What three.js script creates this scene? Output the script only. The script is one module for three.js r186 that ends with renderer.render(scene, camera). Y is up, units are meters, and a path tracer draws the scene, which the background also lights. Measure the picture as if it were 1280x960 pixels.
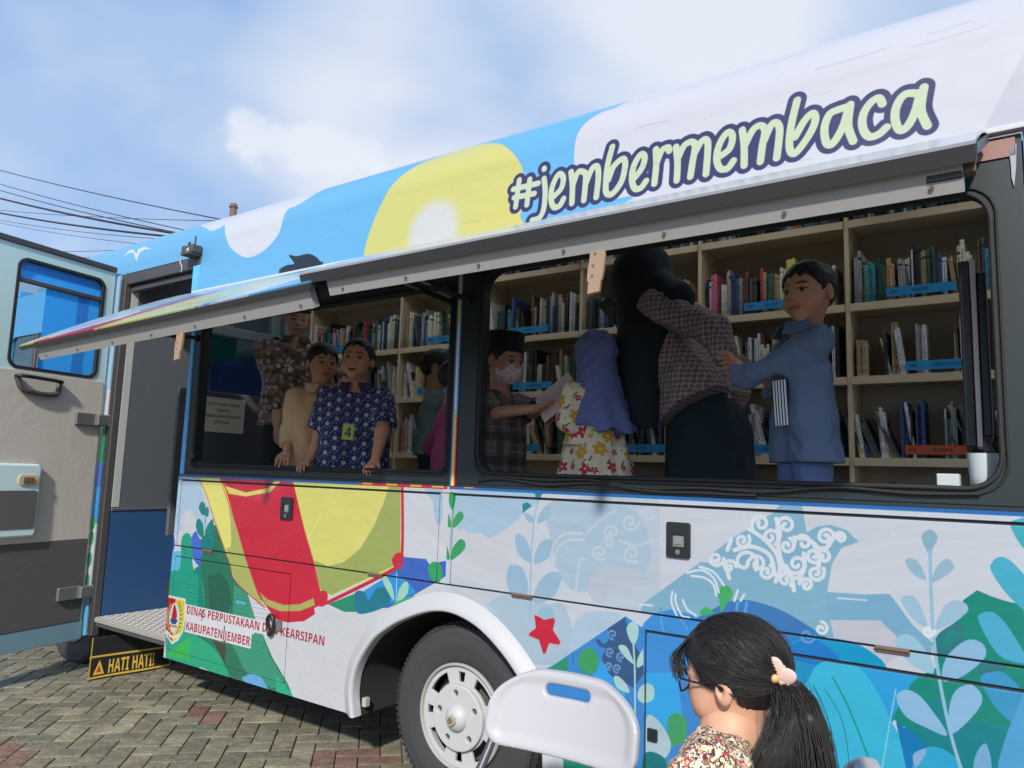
import * as THREE from 'three';
import { RoundedBoxGeometry } from 'three/addons/geometries/RoundedBoxGeometry.js';
import { mergeGeometries, mergeVertices, toCreasedNormals } from 'three/addons/utils/BufferGeometryUtils.js';

// ---------- camera, sky, sun, exposure
const scene = new THREE.Scene();
const camera = new THREE.PerspectiveCamera(54.98, 4 / 3, 0.05, 600);
camera.rotation.order = 'YXZ';
camera.position.set(1.9835, 1.3639, 2.5035);
camera.rotation.set(0.1232, 0.6146, 0.0319);
const renderer = new THREE.WebGLRenderer({ antialias: true });
renderer.toneMapping = THREE.LinearToneMapping;
renderer.toneMappingExposure = 2.4;
renderer.shadowMap.enabled = true;
const SUN = new THREE.Vector3(0.36, 0.6, 0.72).normalize();
const sun = new THREE.DirectionalLight(new THREE.Color(1, 0.955, 0.88), 2.05);
sun.position.copy(SUN).multiplyScalar(30); sun.target.position.set(0, 1, 0);
sun.castShadow = true; sun.shadow.radius = 5; sun.shadow.mapSize.set(4096, 4096);
Object.assign(sun.shadow.camera, { left: -9, right: 9, top: 9, bottom: -9, near: 1, far: 60 });
sun.name = 'sun'; scene.add(sun, sun.target);
sun.target.name = 'sun_target';

let seed = 12345;
const rnd = () => { seed = (seed + 0x6d2b79f5) | 0; let t = Math.imul(seed ^ (seed >>> 15), 1 | seed); t = (t + Math.imul(t ^ (t >>> 7), 61 | t)) ^ t; return ((t ^ (t >>> 14)) >>> 0) / 4294967296; };
const rr = (a, b) => a + (b - a) * rnd();
const clamp = (x, a = 0, b = 1) => Math.min(b, Math.max(a, x));
const mix = (a, b, t) => a + (b - a) * t;
const sst = (a, b, x) => { const t = clamp((x - a) / (b - a)); return t * t * (3 - 2 * t); };
// value noise
const hash3 = (x, y, z) => { let h = Math.imul(x, 374761393) ^ Math.imul(y, 668265263) ^ Math.imul(z, 2147483647 ^ 1274126177); h = Math.imul(h ^ (h >>> 13), 1274126177); return ((h ^ (h >>> 16)) >>> 0) / 4294967296; };
function vnoise(x, y, z) {
  const X = Math.floor(x), Y = Math.floor(y), Z = Math.floor(z); let u = x - X, v = y - Y, w = z - Z;
  u = u * u * (3 - 2 * u); v = v * v * (3 - 2 * v); w = w * w * (3 - 2 * w);
  const c = (i, j, k) => hash3(X + i, Y + j, Z + k);
  return mix(mix(mix(c(0, 0, 0), c(1, 0, 0), u), mix(c(0, 1, 0), c(1, 1, 0), u), v), mix(mix(c(0, 0, 1), c(1, 0, 1), u), mix(c(0, 1, 1), c(1, 1, 1), u), v), w);
}
const fbm = (x, y, z, n = 4) => { let s = 0, a = 0.5, t = 0; for (let i = 0; i < n; i++) { s += a * vnoise(x, y, z); t += a; a *= 0.5; x = x * 2.03 + 17; y = y * 2.03 + 5; z = z * 2.03 + 31; } return s / t; };

{ // computed sky: air and thin clouds
  const SKY = 0.385, W = 1536, H = 768, d = new Float32Array(W * H * 4);
  const P0 = new THREE.Vector3(-0.718, 0.402, -0.568).normalize(), PA = new THREE.Vector3(0.081, -0.033, -0.124).normalize(), PB = new THREE.Vector3().crossVectors(P0, PA); // the one small cumulus
  for (let j = 0; j < H; j++) for (let i = 0; i < W; i++) {
    const th = ((i + 0.5) / W - 0.5) * 2 * Math.PI, ph = ((j + 0.5) / H - 0.5) * Math.PI, cy = Math.cos(ph);
    const x = Math.cos(th) * cy, y = Math.sin(ph), z = Math.sin(th) * cy, e = Math.max(y, 0);
    const g = Math.pow(1 - e, 2.0), o = (j * W + i) * 4;
    let r = mix(0.21, 0.4, g), gg = mix(0.43, 0.6, g), b = mix(0.84, 0.93, g);
    if (y < 0) { const t = clamp(-y * 6); r = mix(r, 0.2, t); gg = mix(gg, 0.2, t); b = mix(b, 0.19, t); }
    else {
      const q = 1 / (y + 0.35), px = x * q, pz = z * q;
      const warp = fbm(px * 0.8 + 3, 0, pz * 0.8, 2) * 1.3;
      const c = fbm(px * 0.75 + warp + 1.9, 2.3, pz * 0.95 + warp * 0.6 + 0.4, 4), f = fbm(px * 3.2 + 9 + warp, 7, pz * 4.5 + warp * 2, 5);
      const bank = sst(0.90, 0.985, x * -0.47 + y * 0.52 + z * -0.71) * 0.34 + sst(0.93, 0.99, x * -0.93 + y * 0.27 + z * -0.25) * 0.08;   // the two veils in view
      let a = sst(0.5, 0.86, c * 0.72 + f * 0.28 + bank) * 0.9;
      a = Math.max(a, 0.3 * sst(0.4, 0.72, f));
      a *= sst(-0.02, 0.1, y) * 0.9 + 0.1;
      if (x * P0.x + y * P0.y + z * P0.z > 0.95) {
        const dx = x - P0.x, dy = y - P0.y, dz = z - P0.z, u = dx * PA.x + dy * PA.y + dz * PA.z, v = dx * PB.x + dy * PB.y + dz * PB.z;
        const dd = Math.hypot(u / 0.115, (v + 0.012 * Math.sin(u * 30)) / (0.04 - 0.1 * u)) + (fbm(x * 26, y * 26, z * 26, 5) - 0.5) * 1.7;
        a = 1 - (1 - a) * (1 - 0.75 * sst(1.05, 0.6, dd));
      }
      r = mix(r, 0.9, a); gg = mix(gg, 0.94, a); b = mix(b, 1.02, a);
    }
    if (y >= 0) { const hz = 0.65 * Math.exp(-y * 9), au = 1.1 * Math.pow(Math.max(0, x * SUN.x + y * SUN.y + z * SUN.z), 7); r += hz + au; gg += hz + au * 0.97; b += hz + au * 0.9; }   // haze at the horizon and round the sun
    d[o] = r * SKY; d[o + 1] = gg * SKY; d[o + 2] = b * SKY; d[o + 3] = 1;
  }
  const t = new THREE.DataTexture(d, W, H, THREE.RGBAFormat, THREE.FloatType);
  t.mapping = THREE.EquirectangularReflectionMapping; t.magFilter = t.minFilter = THREE.LinearFilter; t.needsUpdate = true;
  scene.background = t; scene.environment = t;
}

// ---------- helpers
const used = {};
const numbered = (n) => { const k = used[n] = (used[n] || 0) + 1; return k === 1 ? n : n + '_' + String(k - 1).padStart(3, '0'); };
const shade = (o) => { o.castShadow = o.receiveShadow = true; return o; };
function mesh(name, g, m, parent) { if (Array.isArray(g)) g = mg(g); const o = shade(new THREE.Mesh(g, m)); o.name = parent ? name : numbered(name); (parent || scene).add(o); return o; }
function group(name, parent) { const o = new THREE.Group(); o.name = parent ? name : numbered(name); (parent || scene).add(o); return o; }
function tag(o, label, category, grp, kind) { o.userData.label = label; if (category) o.userData.category = category; if (grp) o.userData.group = grp; if (kind) o.userData.kind = kind; return o; }
function mg(list) { const L = list.map((g) => { g = g.index ? g.toNonIndexed() : g; const h = new THREE.BufferGeometry(); for (const k of ['position', 'normal', 'uv']) { if (g.attributes[k]) h.setAttribute(k, g.attributes[k]); } if (!h.attributes.uv) h.setAttribute('uv', new THREE.BufferAttribute(new Float32Array(h.attributes.position.count * 2), 2)); return h; }); return mergeGeometries(L); }
const V = (x, y, z) => new THREE.Vector3(x, y, z);
const lin = (r, g, b) => new THREE.Color().setRGB(r, g, b);
const M = (c, r = 0.6, o = {}) => new THREE.MeshStandardMaterial({ color: c, roughness: r, ...o });
function bx(x0, x1, y0, y1, z0, z1, r = 0) {
  const g = r ? new RoundedBoxGeometry(x1 - x0, y1 - y0, z1 - z0, 2, r) : new THREE.BoxGeometry(x1 - x0, y1 - y0, z1 - z0);
  return g.translate((x0 + x1) / 2, (y0 + y1) / 2, (z0 + z1) / 2);
}
function rod(a, b, r, r2 = r, seg = 10) {
  const A = V(...a), B = V(...b), d = B.clone().sub(A), g = new THREE.CylinderGeometry(r2, r, d.length(), seg);
  g.applyQuaternion(new THREE.Quaternion().setFromUnitVectors(V(0, 1, 0), d.clone().normalize())); return g.translate((A.x + B.x) / 2, (A.y + B.y) / 2, (A.z + B.z) / 2);
}
const tube = (pts, r, n = 24, seg = 6, closed = false) => new THREE.TubeGeometry(new THREE.CatmullRomCurve3(pts.map((p) => V(...p)), closed), n, r, seg, closed);
function rrect(s, x0, x1, y0, y1, r) {
  s.moveTo(x0 + r, y0); s.lineTo(x1 - r, y0); s.absarc(x1 - r, y0 + r, r, -Math.PI / 2, 0); s.lineTo(x1, y1 - r); s.absarc(x1 - r, y1 - r, r, 0, Math.PI / 2);
  s.lineTo(x0 + r, y1); s.absarc(x0 + r, y1 - r, r, Math.PI / 2, Math.PI); s.lineTo(x0, y0 + r); s.absarc(x0 + r, y0 + r, r, Math.PI, Math.PI * 1.5); return s;
}
const rshape = (x0, x1, y0, y1, r) => rrect(new THREE.Shape(), x0, x1, y0, y1, r);
// extrude an (x, y) shape from z0 to z1
function ext(shape, z0, z1, bevel = 0, cs = 10) {
  const g = new THREE.ExtrudeGeometry(shape, { depth: z1 - z0 - 2 * bevel, bevelEnabled: bevel > 0, bevelThickness: bevel, bevelSize: bevel, bevelOffset: -bevel, bevelSegments: 2, curveSegments: cs });
  return g.translate(0, 0, z0 + bevel);
}
function planarUV(g, x0, x1, y0, y1) { const p = g.attributes.position, u = new Float32Array(p.count * 2); for (let i = 0; i < p.count; i++) { u[2 * i] = (p.getX(i) - x0) / (x1 - x0); u[2 * i + 1] = (p.getY(i) - y0) / (y1 - y0); } g.setAttribute('uv', new THREE.BufferAttribute(u, 2)); return g; }
function canvas(w, h, draw) { const c = document.createElement('canvas'); c.width = w; c.height = h; draw(c.getContext('2d'), w, h); const t = new THREE.CanvasTexture(c); t.colorSpace = THREE.SRGBColorSpace; t.magFilter = THREE.LinearFilter; t.anisotropy = 8; return t; }
function noiseTex(n, fn, color = true) { const d = new Uint8Array(n * n * 4); for (let j = 0; j < n; j++) for (let i = 0; i < n; i++) { const c = fn(i / n, j / n), o = (j * n + i) * 4; d[o] = c[0] * 255; d[o + 1] = c[1] * 255; d[o + 2] = c[2] * 255; d[o + 3] = 255; } const t = new THREE.DataTexture(d, n, n); t.wrapS = t.wrapT = THREE.RepeatWrapping; t.magFilter = THREE.LinearFilter; t.minFilter = THREE.LinearMipmapLinearFilter; t.generateMipmaps = true; if (color) t.colorSpace = THREE.SRGBColorSpace; t.needsUpdate = true; return t; }
const per = (u, v, s, k = 0) => { // tileable noise
  const a = u * 2 * Math.PI, b = v * 2 * Math.PI, R = s / 6.283; return fbm(Math.cos(a) * R + 9 + k, Math.sin(a) * R + Math.cos(b) * R + 4, Math.sin(b) * R + 7 + k * 3, 4);
};
const fineBump = noiseTex(256, (u, v) => { const n = per(u, v, 60) * 0.6 + rnd() * 0.4; return [n, n, n]; }, false);
const wipe = noiseTex(512, (u, v) => { const n = 0.33 + 0.5 * per(u, v, 9) + 0.25 * (per(u, v, 50, 3) - 0.5); return [n, clamp(n), n]; }, false);

const ripple = noiseTex(256, (u, v) => { const n = 0.5 + (per(u, v, 14, 5) - 0.5) * 1.2; return [n, n, n].map((q) => clamp(q)); }, false);
// path painters, coordinates in millimetres
function path(g, pts, smooth, close = true) {
  const n = pts.length / 2, P = (i) => { i = close ? (i + n) % n : clamp(i, 0, n - 1); return [pts[2 * i], pts[2 * i + 1]]; };
  g.beginPath(); g.moveTo(...P(0));
  for (let i = 0; i < (close ? n : n - 1); i++) {
    const p1 = P(i), p2 = P(i + 1);
    if (!smooth) { g.lineTo(...p2); continue; }
    const p0 = P(i - 1), p3 = P(i + 2), k = 1 / 6;
    g.bezierCurveTo(p1[0] + (p2[0] - p0[0]) * k, p1[1] + (p2[1] - p0[1]) * k, p2[0] - (p3[0] - p1[0]) * k, p2[1] - (p3[1] - p1[1]) * k, ...p2);
  }
  if (close) g.closePath();
}
const paint = (g, list) => { for (const [c, s, p] of list) { path(g, p, s); g.fillStyle = c; g.fill(); } };
const lines = (g, list, c, w) => { g.lineCap = g.lineJoin = 'round'; for (const q of list) { const [cc, ww, p] = c ? [c, w, q] : q; path(g, p, true, false); g.strokeStyle = cc; g.lineWidth = ww; g.stroke(); } };
function specks(g, w, h, n, cols, smin, smax) { for (let i = 0; i < n; i++) { g.fillStyle = cols[(rnd() * cols.length) | 0]; const s = rr(smin, smax); g.globalAlpha = rr(0.1, 0.5); g.fillRect(rnd() * w, rnd() * h, s * rr(0.6, 3), s); } g.globalAlpha = 1; }

// ================= the bus =================
const ART_LL = [
['#b9d3ea',0,[-2275,1295,-1983,1303,-1866,1035,-1978,994,-2084,1022,-2216,920,-2311,972]],
['#d9dbe3',1,[-2098,975,-2150,1041,-2056,1104,-1998,1061,-1914,1032,-1831,926,-2079,850,-2208,874]],
['#3f6fd6',1,[-2316,1007,-2236,983,-2182,911,-2203,839,-2282,798]],
['#6cc4ea',1,[-2321,771,-2244,830,-2122,864,-2030,798,-2003,621,-2245,570]],
['#4a74dc',1,[-2028,917,-1978,989,-1922,947,-1809,978,-1781,908,-1839,848,-1889,789,-1985,836]],
['#2aa98c',1,[-2174,263,-2242,616,-2197,736,-2108,768,-2116,927,-2066,971,-2015,941,-1971,781,-1873,746,-1795,537,-1760,287,-2146,223]],
['#1f8f7c',1,[-1961,743,-1951,783,-1900,796,-1862,764,-1873,702,-1823,534,-1890,525,-1907,709,-1934,757]],
['#2f7d62',1,[-1894,888,-1837,970,-1798,1034,-1724,978,-1641,844,-1565,746,-1435,687,-1373,593,-1221,416,-1117,336,-1077,248,-1834,275,-1833,597,-1899,788]],
['#3f9f7f',0,[-1582,733,-1435,687,-1373,593,-1246,421,-1082,295,-1203,263,-1403,286,-1559,423]],
['#2b6a58',0,[-1825,751,-1716,778,-1626,729,-1586,628,-1631,559,-1783,582]],
['#5fb9df',0,[-1553,653,-1466,653,-1464,636,-1551,634]],
['#35c05a',0,[-2184,261,-2118,305,-1942,409,-1912,278]],
['#27b184',1,[-1912,278,-1932,410,-1854,411,-1697,371,-1596,294,-1591,253]],
['#4b4a3c',0,[-1737,417,-1612,415,-1607,312,-1679,374]],
['#6db6ea',1,[-1445,259,-1404,292,-1355,306,-1292,297,-1232,253,-1237,237]],
['#2fb98a',0,[-1181,335,-1016,250,-1081,217,-1171,250]],
['#1d8a86',1,[-1938,1158,-1902,1129,-1904,1087,-1936,1087,-1968,1126]],
['#1d8a86',1,[-1964,1061,-1914,1032,-1895,964,-1938,965,-1982,1017]],
['#1d8a86',1,[-1827,1066,-1807,1028,-1823,982,-1878,958,-1878,1012]],
['#1d8a86',1,[-1895,1129,-1868,1119,-1868,1078,-1896,1084]],
['#1d8a86',1,[-1910,960,-1815,977,-1796,924,-1844,881,-1903,887]],
['#1d8a86',0,[-1914,1157,-1908,1157,-1865,879,-1871,879]],
['#d9dae0',0,[-1454,695,-1312,641,-1266,597,-922,642,-800,724,-620,708,-491,724,-382,775,-267,858,-132,923,-97,321,-1014,223,-1083,304,-1221,416,-1296,503,-1371,573]],
['#e7df76',0,[-2006,1295,-1782,1299,-1717,1232,-1555,969,-1489,869,-1367,716,-1309,646,-1565,746,-1641,844,-1811,1061,-1909,1202]],
['#b6be69',0,[-1681,1145,-1555,969,-1489,869,-1367,716,-1309,646,-1565,746,-1641,844,-1679,922,-1641,941]],
['#f0ea80',1,[-1982,1296,-1794,1299,-1678,1124,-1635,952,-1661,920,-1696,937,-1794,1073]],
['#d3243f',0,[-1786,1299,-1151,1302,-1038,1058,-947,898,-891,770,-836,729,-924,690,-917,662,-994,618,-1114,595,-1209,599,-1283,645,-1370,705,-1492,869,-1720,1232]],
['#e7df76',0,[-1767,1295,-1723,1254,-1537,1226,-1350,1256,-1288,1300,-1244,1297,-1330,1236,-1534,1204,-1690,1213]],
['#e3e07a',0,[-1151,1302,-387,1303,-366,992,-411,928,-815,758,-891,779,-947,898,-1038,1058]],
['#a7b463',0,[-460,1303,-390,1303,-369,996,-416,937,-807,765,-887,781,-946,916,-845,898,-734,927,-630,997,-546,1109,-490,1222]],
['#b7b866',0,[-1357,717,-1284,687,-1154,676,-1032,695,-934,736,-922,704,-1029,662,-1182,642,-1297,658]],
['#d3243f',1,[-420,965,-391,999,-354,997,-343,963,-356,927,-392,923]],
['#d3243f',1,[-904,759,-870,780,-835,767,-840,719,-884,702,-912,720]],
['#3f6cc8',0,[-376,956,-347,985,-216,988,-191,964,-118,988,0,991,-131,906,-288,821,-430,752,-557,736,-639,771,-488,851]],
['#2f9be8',0,[-633,785,-452,886,-391,910,-303,871,-266,841,-383,784,-505,742]],
['#2a9270',0,[-828,720,-641,793,-627,709,-714,699]],
['#1f7f96',1,[-647,788,-615,808,-574,797,-553,772,-512,826,-449,842,-422,814,-431,765,-555,714,-627,709]],
['#a8dcc8',1,[-474,875,-446,884,-412,850,-393,791,-435,821]],
['#a8dcc8',1,[-334,878,-312,870,-318,826,-370,785,-368,838]],
['#46b877',0,[-383,784,-312,814,-265,828,-322,791,-418,757]],
['#38a86a',1,[-202,950,-169,981,-128,966,-118,929,-136,896,-176,902]],
['#abc9e2',0,[-246,1291,-136,1295,-131,1170,-144,1139,-168,1151,-190,1236]]
];
const ART_LLK = [
['#d3243f',17,[-379,1309,-360,988,-411,923,-836,725]],
['#d3243f',5,[-2002,1296,-1905,1202,-1807,1061,-1640,845,-1562,746,-1304,644]],
['#d3243f',5,[-1786,1297,-1549,970,-1484,869,-1362,711]],
['#d3243f',5,[-1151,1300,-1035,1058,-944,898,-888,770]],
['#f3ef9a',4,[-836,1275,-925,1134,-1001,1021]],
['#c9ead9',4,[-387,915,-380,784]]
];
const ART_LR = [
['#c3d0de',0,[553,1309,883,1300,886,889,648,901,561,979]],
['#aecbe3',1,[-79,1284,361,1293,288,1211,220,1134,119,1103,24,1108,-10,1135,-42,1125,-75,1199]],
['#d3d6df',1,[-69,1081,2,1111,77,1120,130,1104,200,1141,277,1194,315,1212,337,1142,242,1080,215,998,228,928,64,943,-62,955]],
['#b2cadd',1,[409,1256,640,1282,806,1232,846,1065,729,982,562,935,472,985,432,1103]],
['#c3cbd8',1,[596,938,612,999,695,1043,792,1038,847,1009,753,992,688,949,648,901]],
['#b5cbdc',1,[91,817,210,895,337,878,421,873,502,868,533,682,297,644,235,757]],
['#cdd4de',0,[-130,890,11,946,107,907,229,897,121,837,173,811,-16,836,-85,894]],
['#b7cfe3',1,[531,784,564,847,656,877,738,870,650,801,532,711]],
['#3aa765',1,[-102,1266,-82,1286,-60,1264,-74,1212,-92,1224]],
['#3aa765',1,[-136,1196,-113,1201,-89,1177,-83,1134,-116,1145]],
['#3aa765',1,[-18,1198,-18,1172,-65,1132,-71,1165,-41,1201]],
['#3aa765',1,[-161,1078,-141,1090,-99,1053,-83,997,-131,1016]],
['#3aa765',1,[-1,1077,-5,1044,-71,996,-69,1043,-29,1086]],
['#1e8b93',0,[341,1301,389,1304,362,1266]],
['#1e8b93',0,[287,1250,309,1259,334,1246,291,1215]],
['#9fc2d9',1,[296,1215,335,1205,350,1179,316,1184]],
['#9fc2d9',1,[373,1219,405,1250,425,1234,411,1202,364,1178]],
['#9fc2d9',1,[260,1125,279,1130,319,1102,336,1025,283,1044,259,1089]],
['#9fc2d9',1,[436,1115,440,1088,411,1043,351,1022,367,1090,404,1118]],
['#9fc2d9',1,[226,991,255,1006,304,991,326,908,260,877,223,928]],
['#9fc2d9',1,[472,992,477,962,438,898,356,869,372,944,426,994]],
['#9fc2d9',1,[376,837,403,862,439,857,451,825,413,812]],
['#4090dc',0,[451,649,752,871,817,841,835,867,857,888,919,898,1004,882,1125,824,1201,581,922,295,408,161,340,589]],
['#3a5f8c',0,[682,818,750,866,757,849,781,787,845,709,806,655,788,628,742,643,704,645,670,680,660,711,674,746,645,750,631,771,645,775,664,759,683,772]],
['#2e9a78',0,[451,649,512,691,518,650,478,596,416,585]],
['#35aaf2',1,[642,667,646,690,665,695,695,655,760,623,724,560,625,540,614,621]],
['#3fa768',1,[560,678,572,718,604,737,633,727,645,696,632,657,598,643,571,655]],
['#39b0f5',1,[832,675,841,705,876,722,911,724,937,698,958,659,963,530,878,474,829,541]],
['#4a7fae',0,[858,890,875,905,919,908,962,900,945,882,928,793,937,717,893,757,871,801]],
['#b5dcdc',1,[758,832,780,855,803,843,802,806,786,776,765,801]],
['#b5dcdc',1,[726,758,740,769,763,760,787,711,750,730]],
['#b5dcdc',1,[850,750,841,728,803,700,802,730,822,765,843,764]],
['#b5dcdc',1,[709,650,728,657,760,635,770,608,724,616]],
['#b5dcdc',1,[810,632,837,652,864,646,864,606,829,584,804,595]],
['#1fa88a',0,[396,353,496,357,694,360,736,236,425,154,410,275]],
['#49a86f',1,[917,544,951,576,985,558,980,496,929,465]],
['#b8d2dc',1,[838,538,883,537,929,475,907,419,837,413]],
['#1e7f86',1,[831,412,872,429,912,410,907,348,826,328]],
['#86b7d0',0,[823,925,1034,1089,1058,1090,1092,1076,1110,1089,1065,1114,1092,1134,1147,1179,1188,1205,1203,1220,1280,1268,1303,1297,1372,1301,1385,1213,1416,1233,1455,1242,1503,1229,1537,1196,1487,1172,1458,1121,1443,1035,1549,1040,1606,1048,1613,973,1449,953,1461,900,1404,892,1298,931,1163,946,1006,891,809,889]],
['#7fb3d2',0,[1434,1032,1567,1040,1618,1049,1646,1011,1674,970,1724,925,1723,899,1702,852,1655,879,1632,929,1591,968,1446,951]],
['#c9ccd8',0,[1450,951,1589,968,1632,931,1638,877,1596,834,1528,859,1467,886]],
['#3f7fc0',1,[1006,891,1086,942,1140,972,1209,980,1299,963,1374,930,1425,900,1455,858,1242,813,1006,776,877,814]],
['#3f95e0',0,[823,855,863,896,923,916,1006,909,1079,844,1006,718,825,687]],
['#2f86c8',0,[1352,895,1384,915,1420,910,1445,891,1445,846,1297,822,1309,878]],
['#0f9fd0',1,[1278,819,1356,879,1431,895,1503,896,1563,874,1604,835,1610,748,1391,706,1268,740]],
['#1c7fcf',1,[1278,819,1337,862,1394,885,1449,865,1474,814,1354,756,1268,740]],
['#2496cc',0,[1288,821,1429,806,1536,824,1701,834,1650,738,1599,658,1529,536,1313,484,1237,677]],
['#2fa6e4',0,[1501,827,1685,827,1651,756,1608,695,1552,791]],
['#3dbfe3',1,[1382,761,1411,812,1466,835,1519,830,1569,776,1608,695,1649,558,1350,485,1315,635]],
['#0f8f7e',0,[1724,925,1745,954,1800,1005,1806,1053,1841,1085,1870,1073,1902,1064,1948,1057,1946,861,1936,627,1770,587,1695,645,1648,660,1617,697,1669,803,1701,834,1734,857]],
['#0f7fc0',0,[1625,685,1653,678,1711,640,1733,628,1677,564,1649,558]],
['#128892',0,[1650,738,1731,771,1805,735,1941,731,1936,627,1785,590,1695,636]],
['#2c7f86',1,[1737,944,1796,991,1798,936,1742,884]],
['#2c7f86',1,[1840,884,1885,899,1898,877,1846,843]],
['#3fb6c6',1,[1926,1274,1944,1288,1965,1287,1962,1209,1942,1229]],
['#48b4cf',1,[1876,1142,1885,1173,1907,1182,1932,1164,1961,1117,1958,1042,1914,1078]],
['#4fb3d6',1,[1841,1002,1853,1025,1879,1028,1910,994,1949,918,1948,902,1885,916]],
['#3f9fcf',1,[1839,842,1862,866,1898,868,1944,812,1941,731,1879,767]],
['#54a9dc',1,[1873,612,1890,696,1915,766,1945,828,1936,627]],
['#8fb8cb',1,[1708,1224,1729,1246,1749,1227,1737,1195,1729,1177,1719,1185]],
['#9cbfd4',1,[1663,1144,1673,1158,1696,1150,1716,1102,1686,1110]],
['#9cbfd4',1,[1786,1151,1778,1128,1730,1094,1743,1138,1768,1165]],
['#a5c8de',1,[1649,1034,1664,1049,1692,1039,1715,967,1674,988]],
['#a5c8de',1,[1815,1041,1808,1014,1737,962,1755,1025,1787,1051]],
['#a2cde2',1,[1629,906,1648,936,1681,932,1715,889,1725,840,1670,855]],
['#93c2e4',1,[1855,928,1848,897,1794,842,1748,825,1758,887,1805,941,1839,946]],
['#93c2e6',1,[1628,751,1639,774,1668,781,1703,757,1754,679,1697,688,1650,708]],
['#93c2e6',1,[1841,800,1828,757,1766,684,1760,743,1778,801,1816,825]],
['#2fb0dc',1,[1670,588,1695,628,1726,639,1764,627,1785,590,1669,554]],
['#8fb8e0',1,[1666,604,1687,624,1702,624,1673,572]],
['#7fb2dc',1,[1815,598,1824,649,1847,674,1855,607]],
['#45b56b',1,[1095,995,1116,1020,1140,1012,1144,986,1122,955,1107,931,1101,961]],
['#45b56b',1,[1034,927,1055,941,1080,927,1067,917,1037,913]],
['#d3243f',0,[359,824,376,822,406,811,445,824,455,818,446,779,481,740,475,728,430,728,415,687,404,685,384,733,337,742,336,750,368,776]]
];
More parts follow.
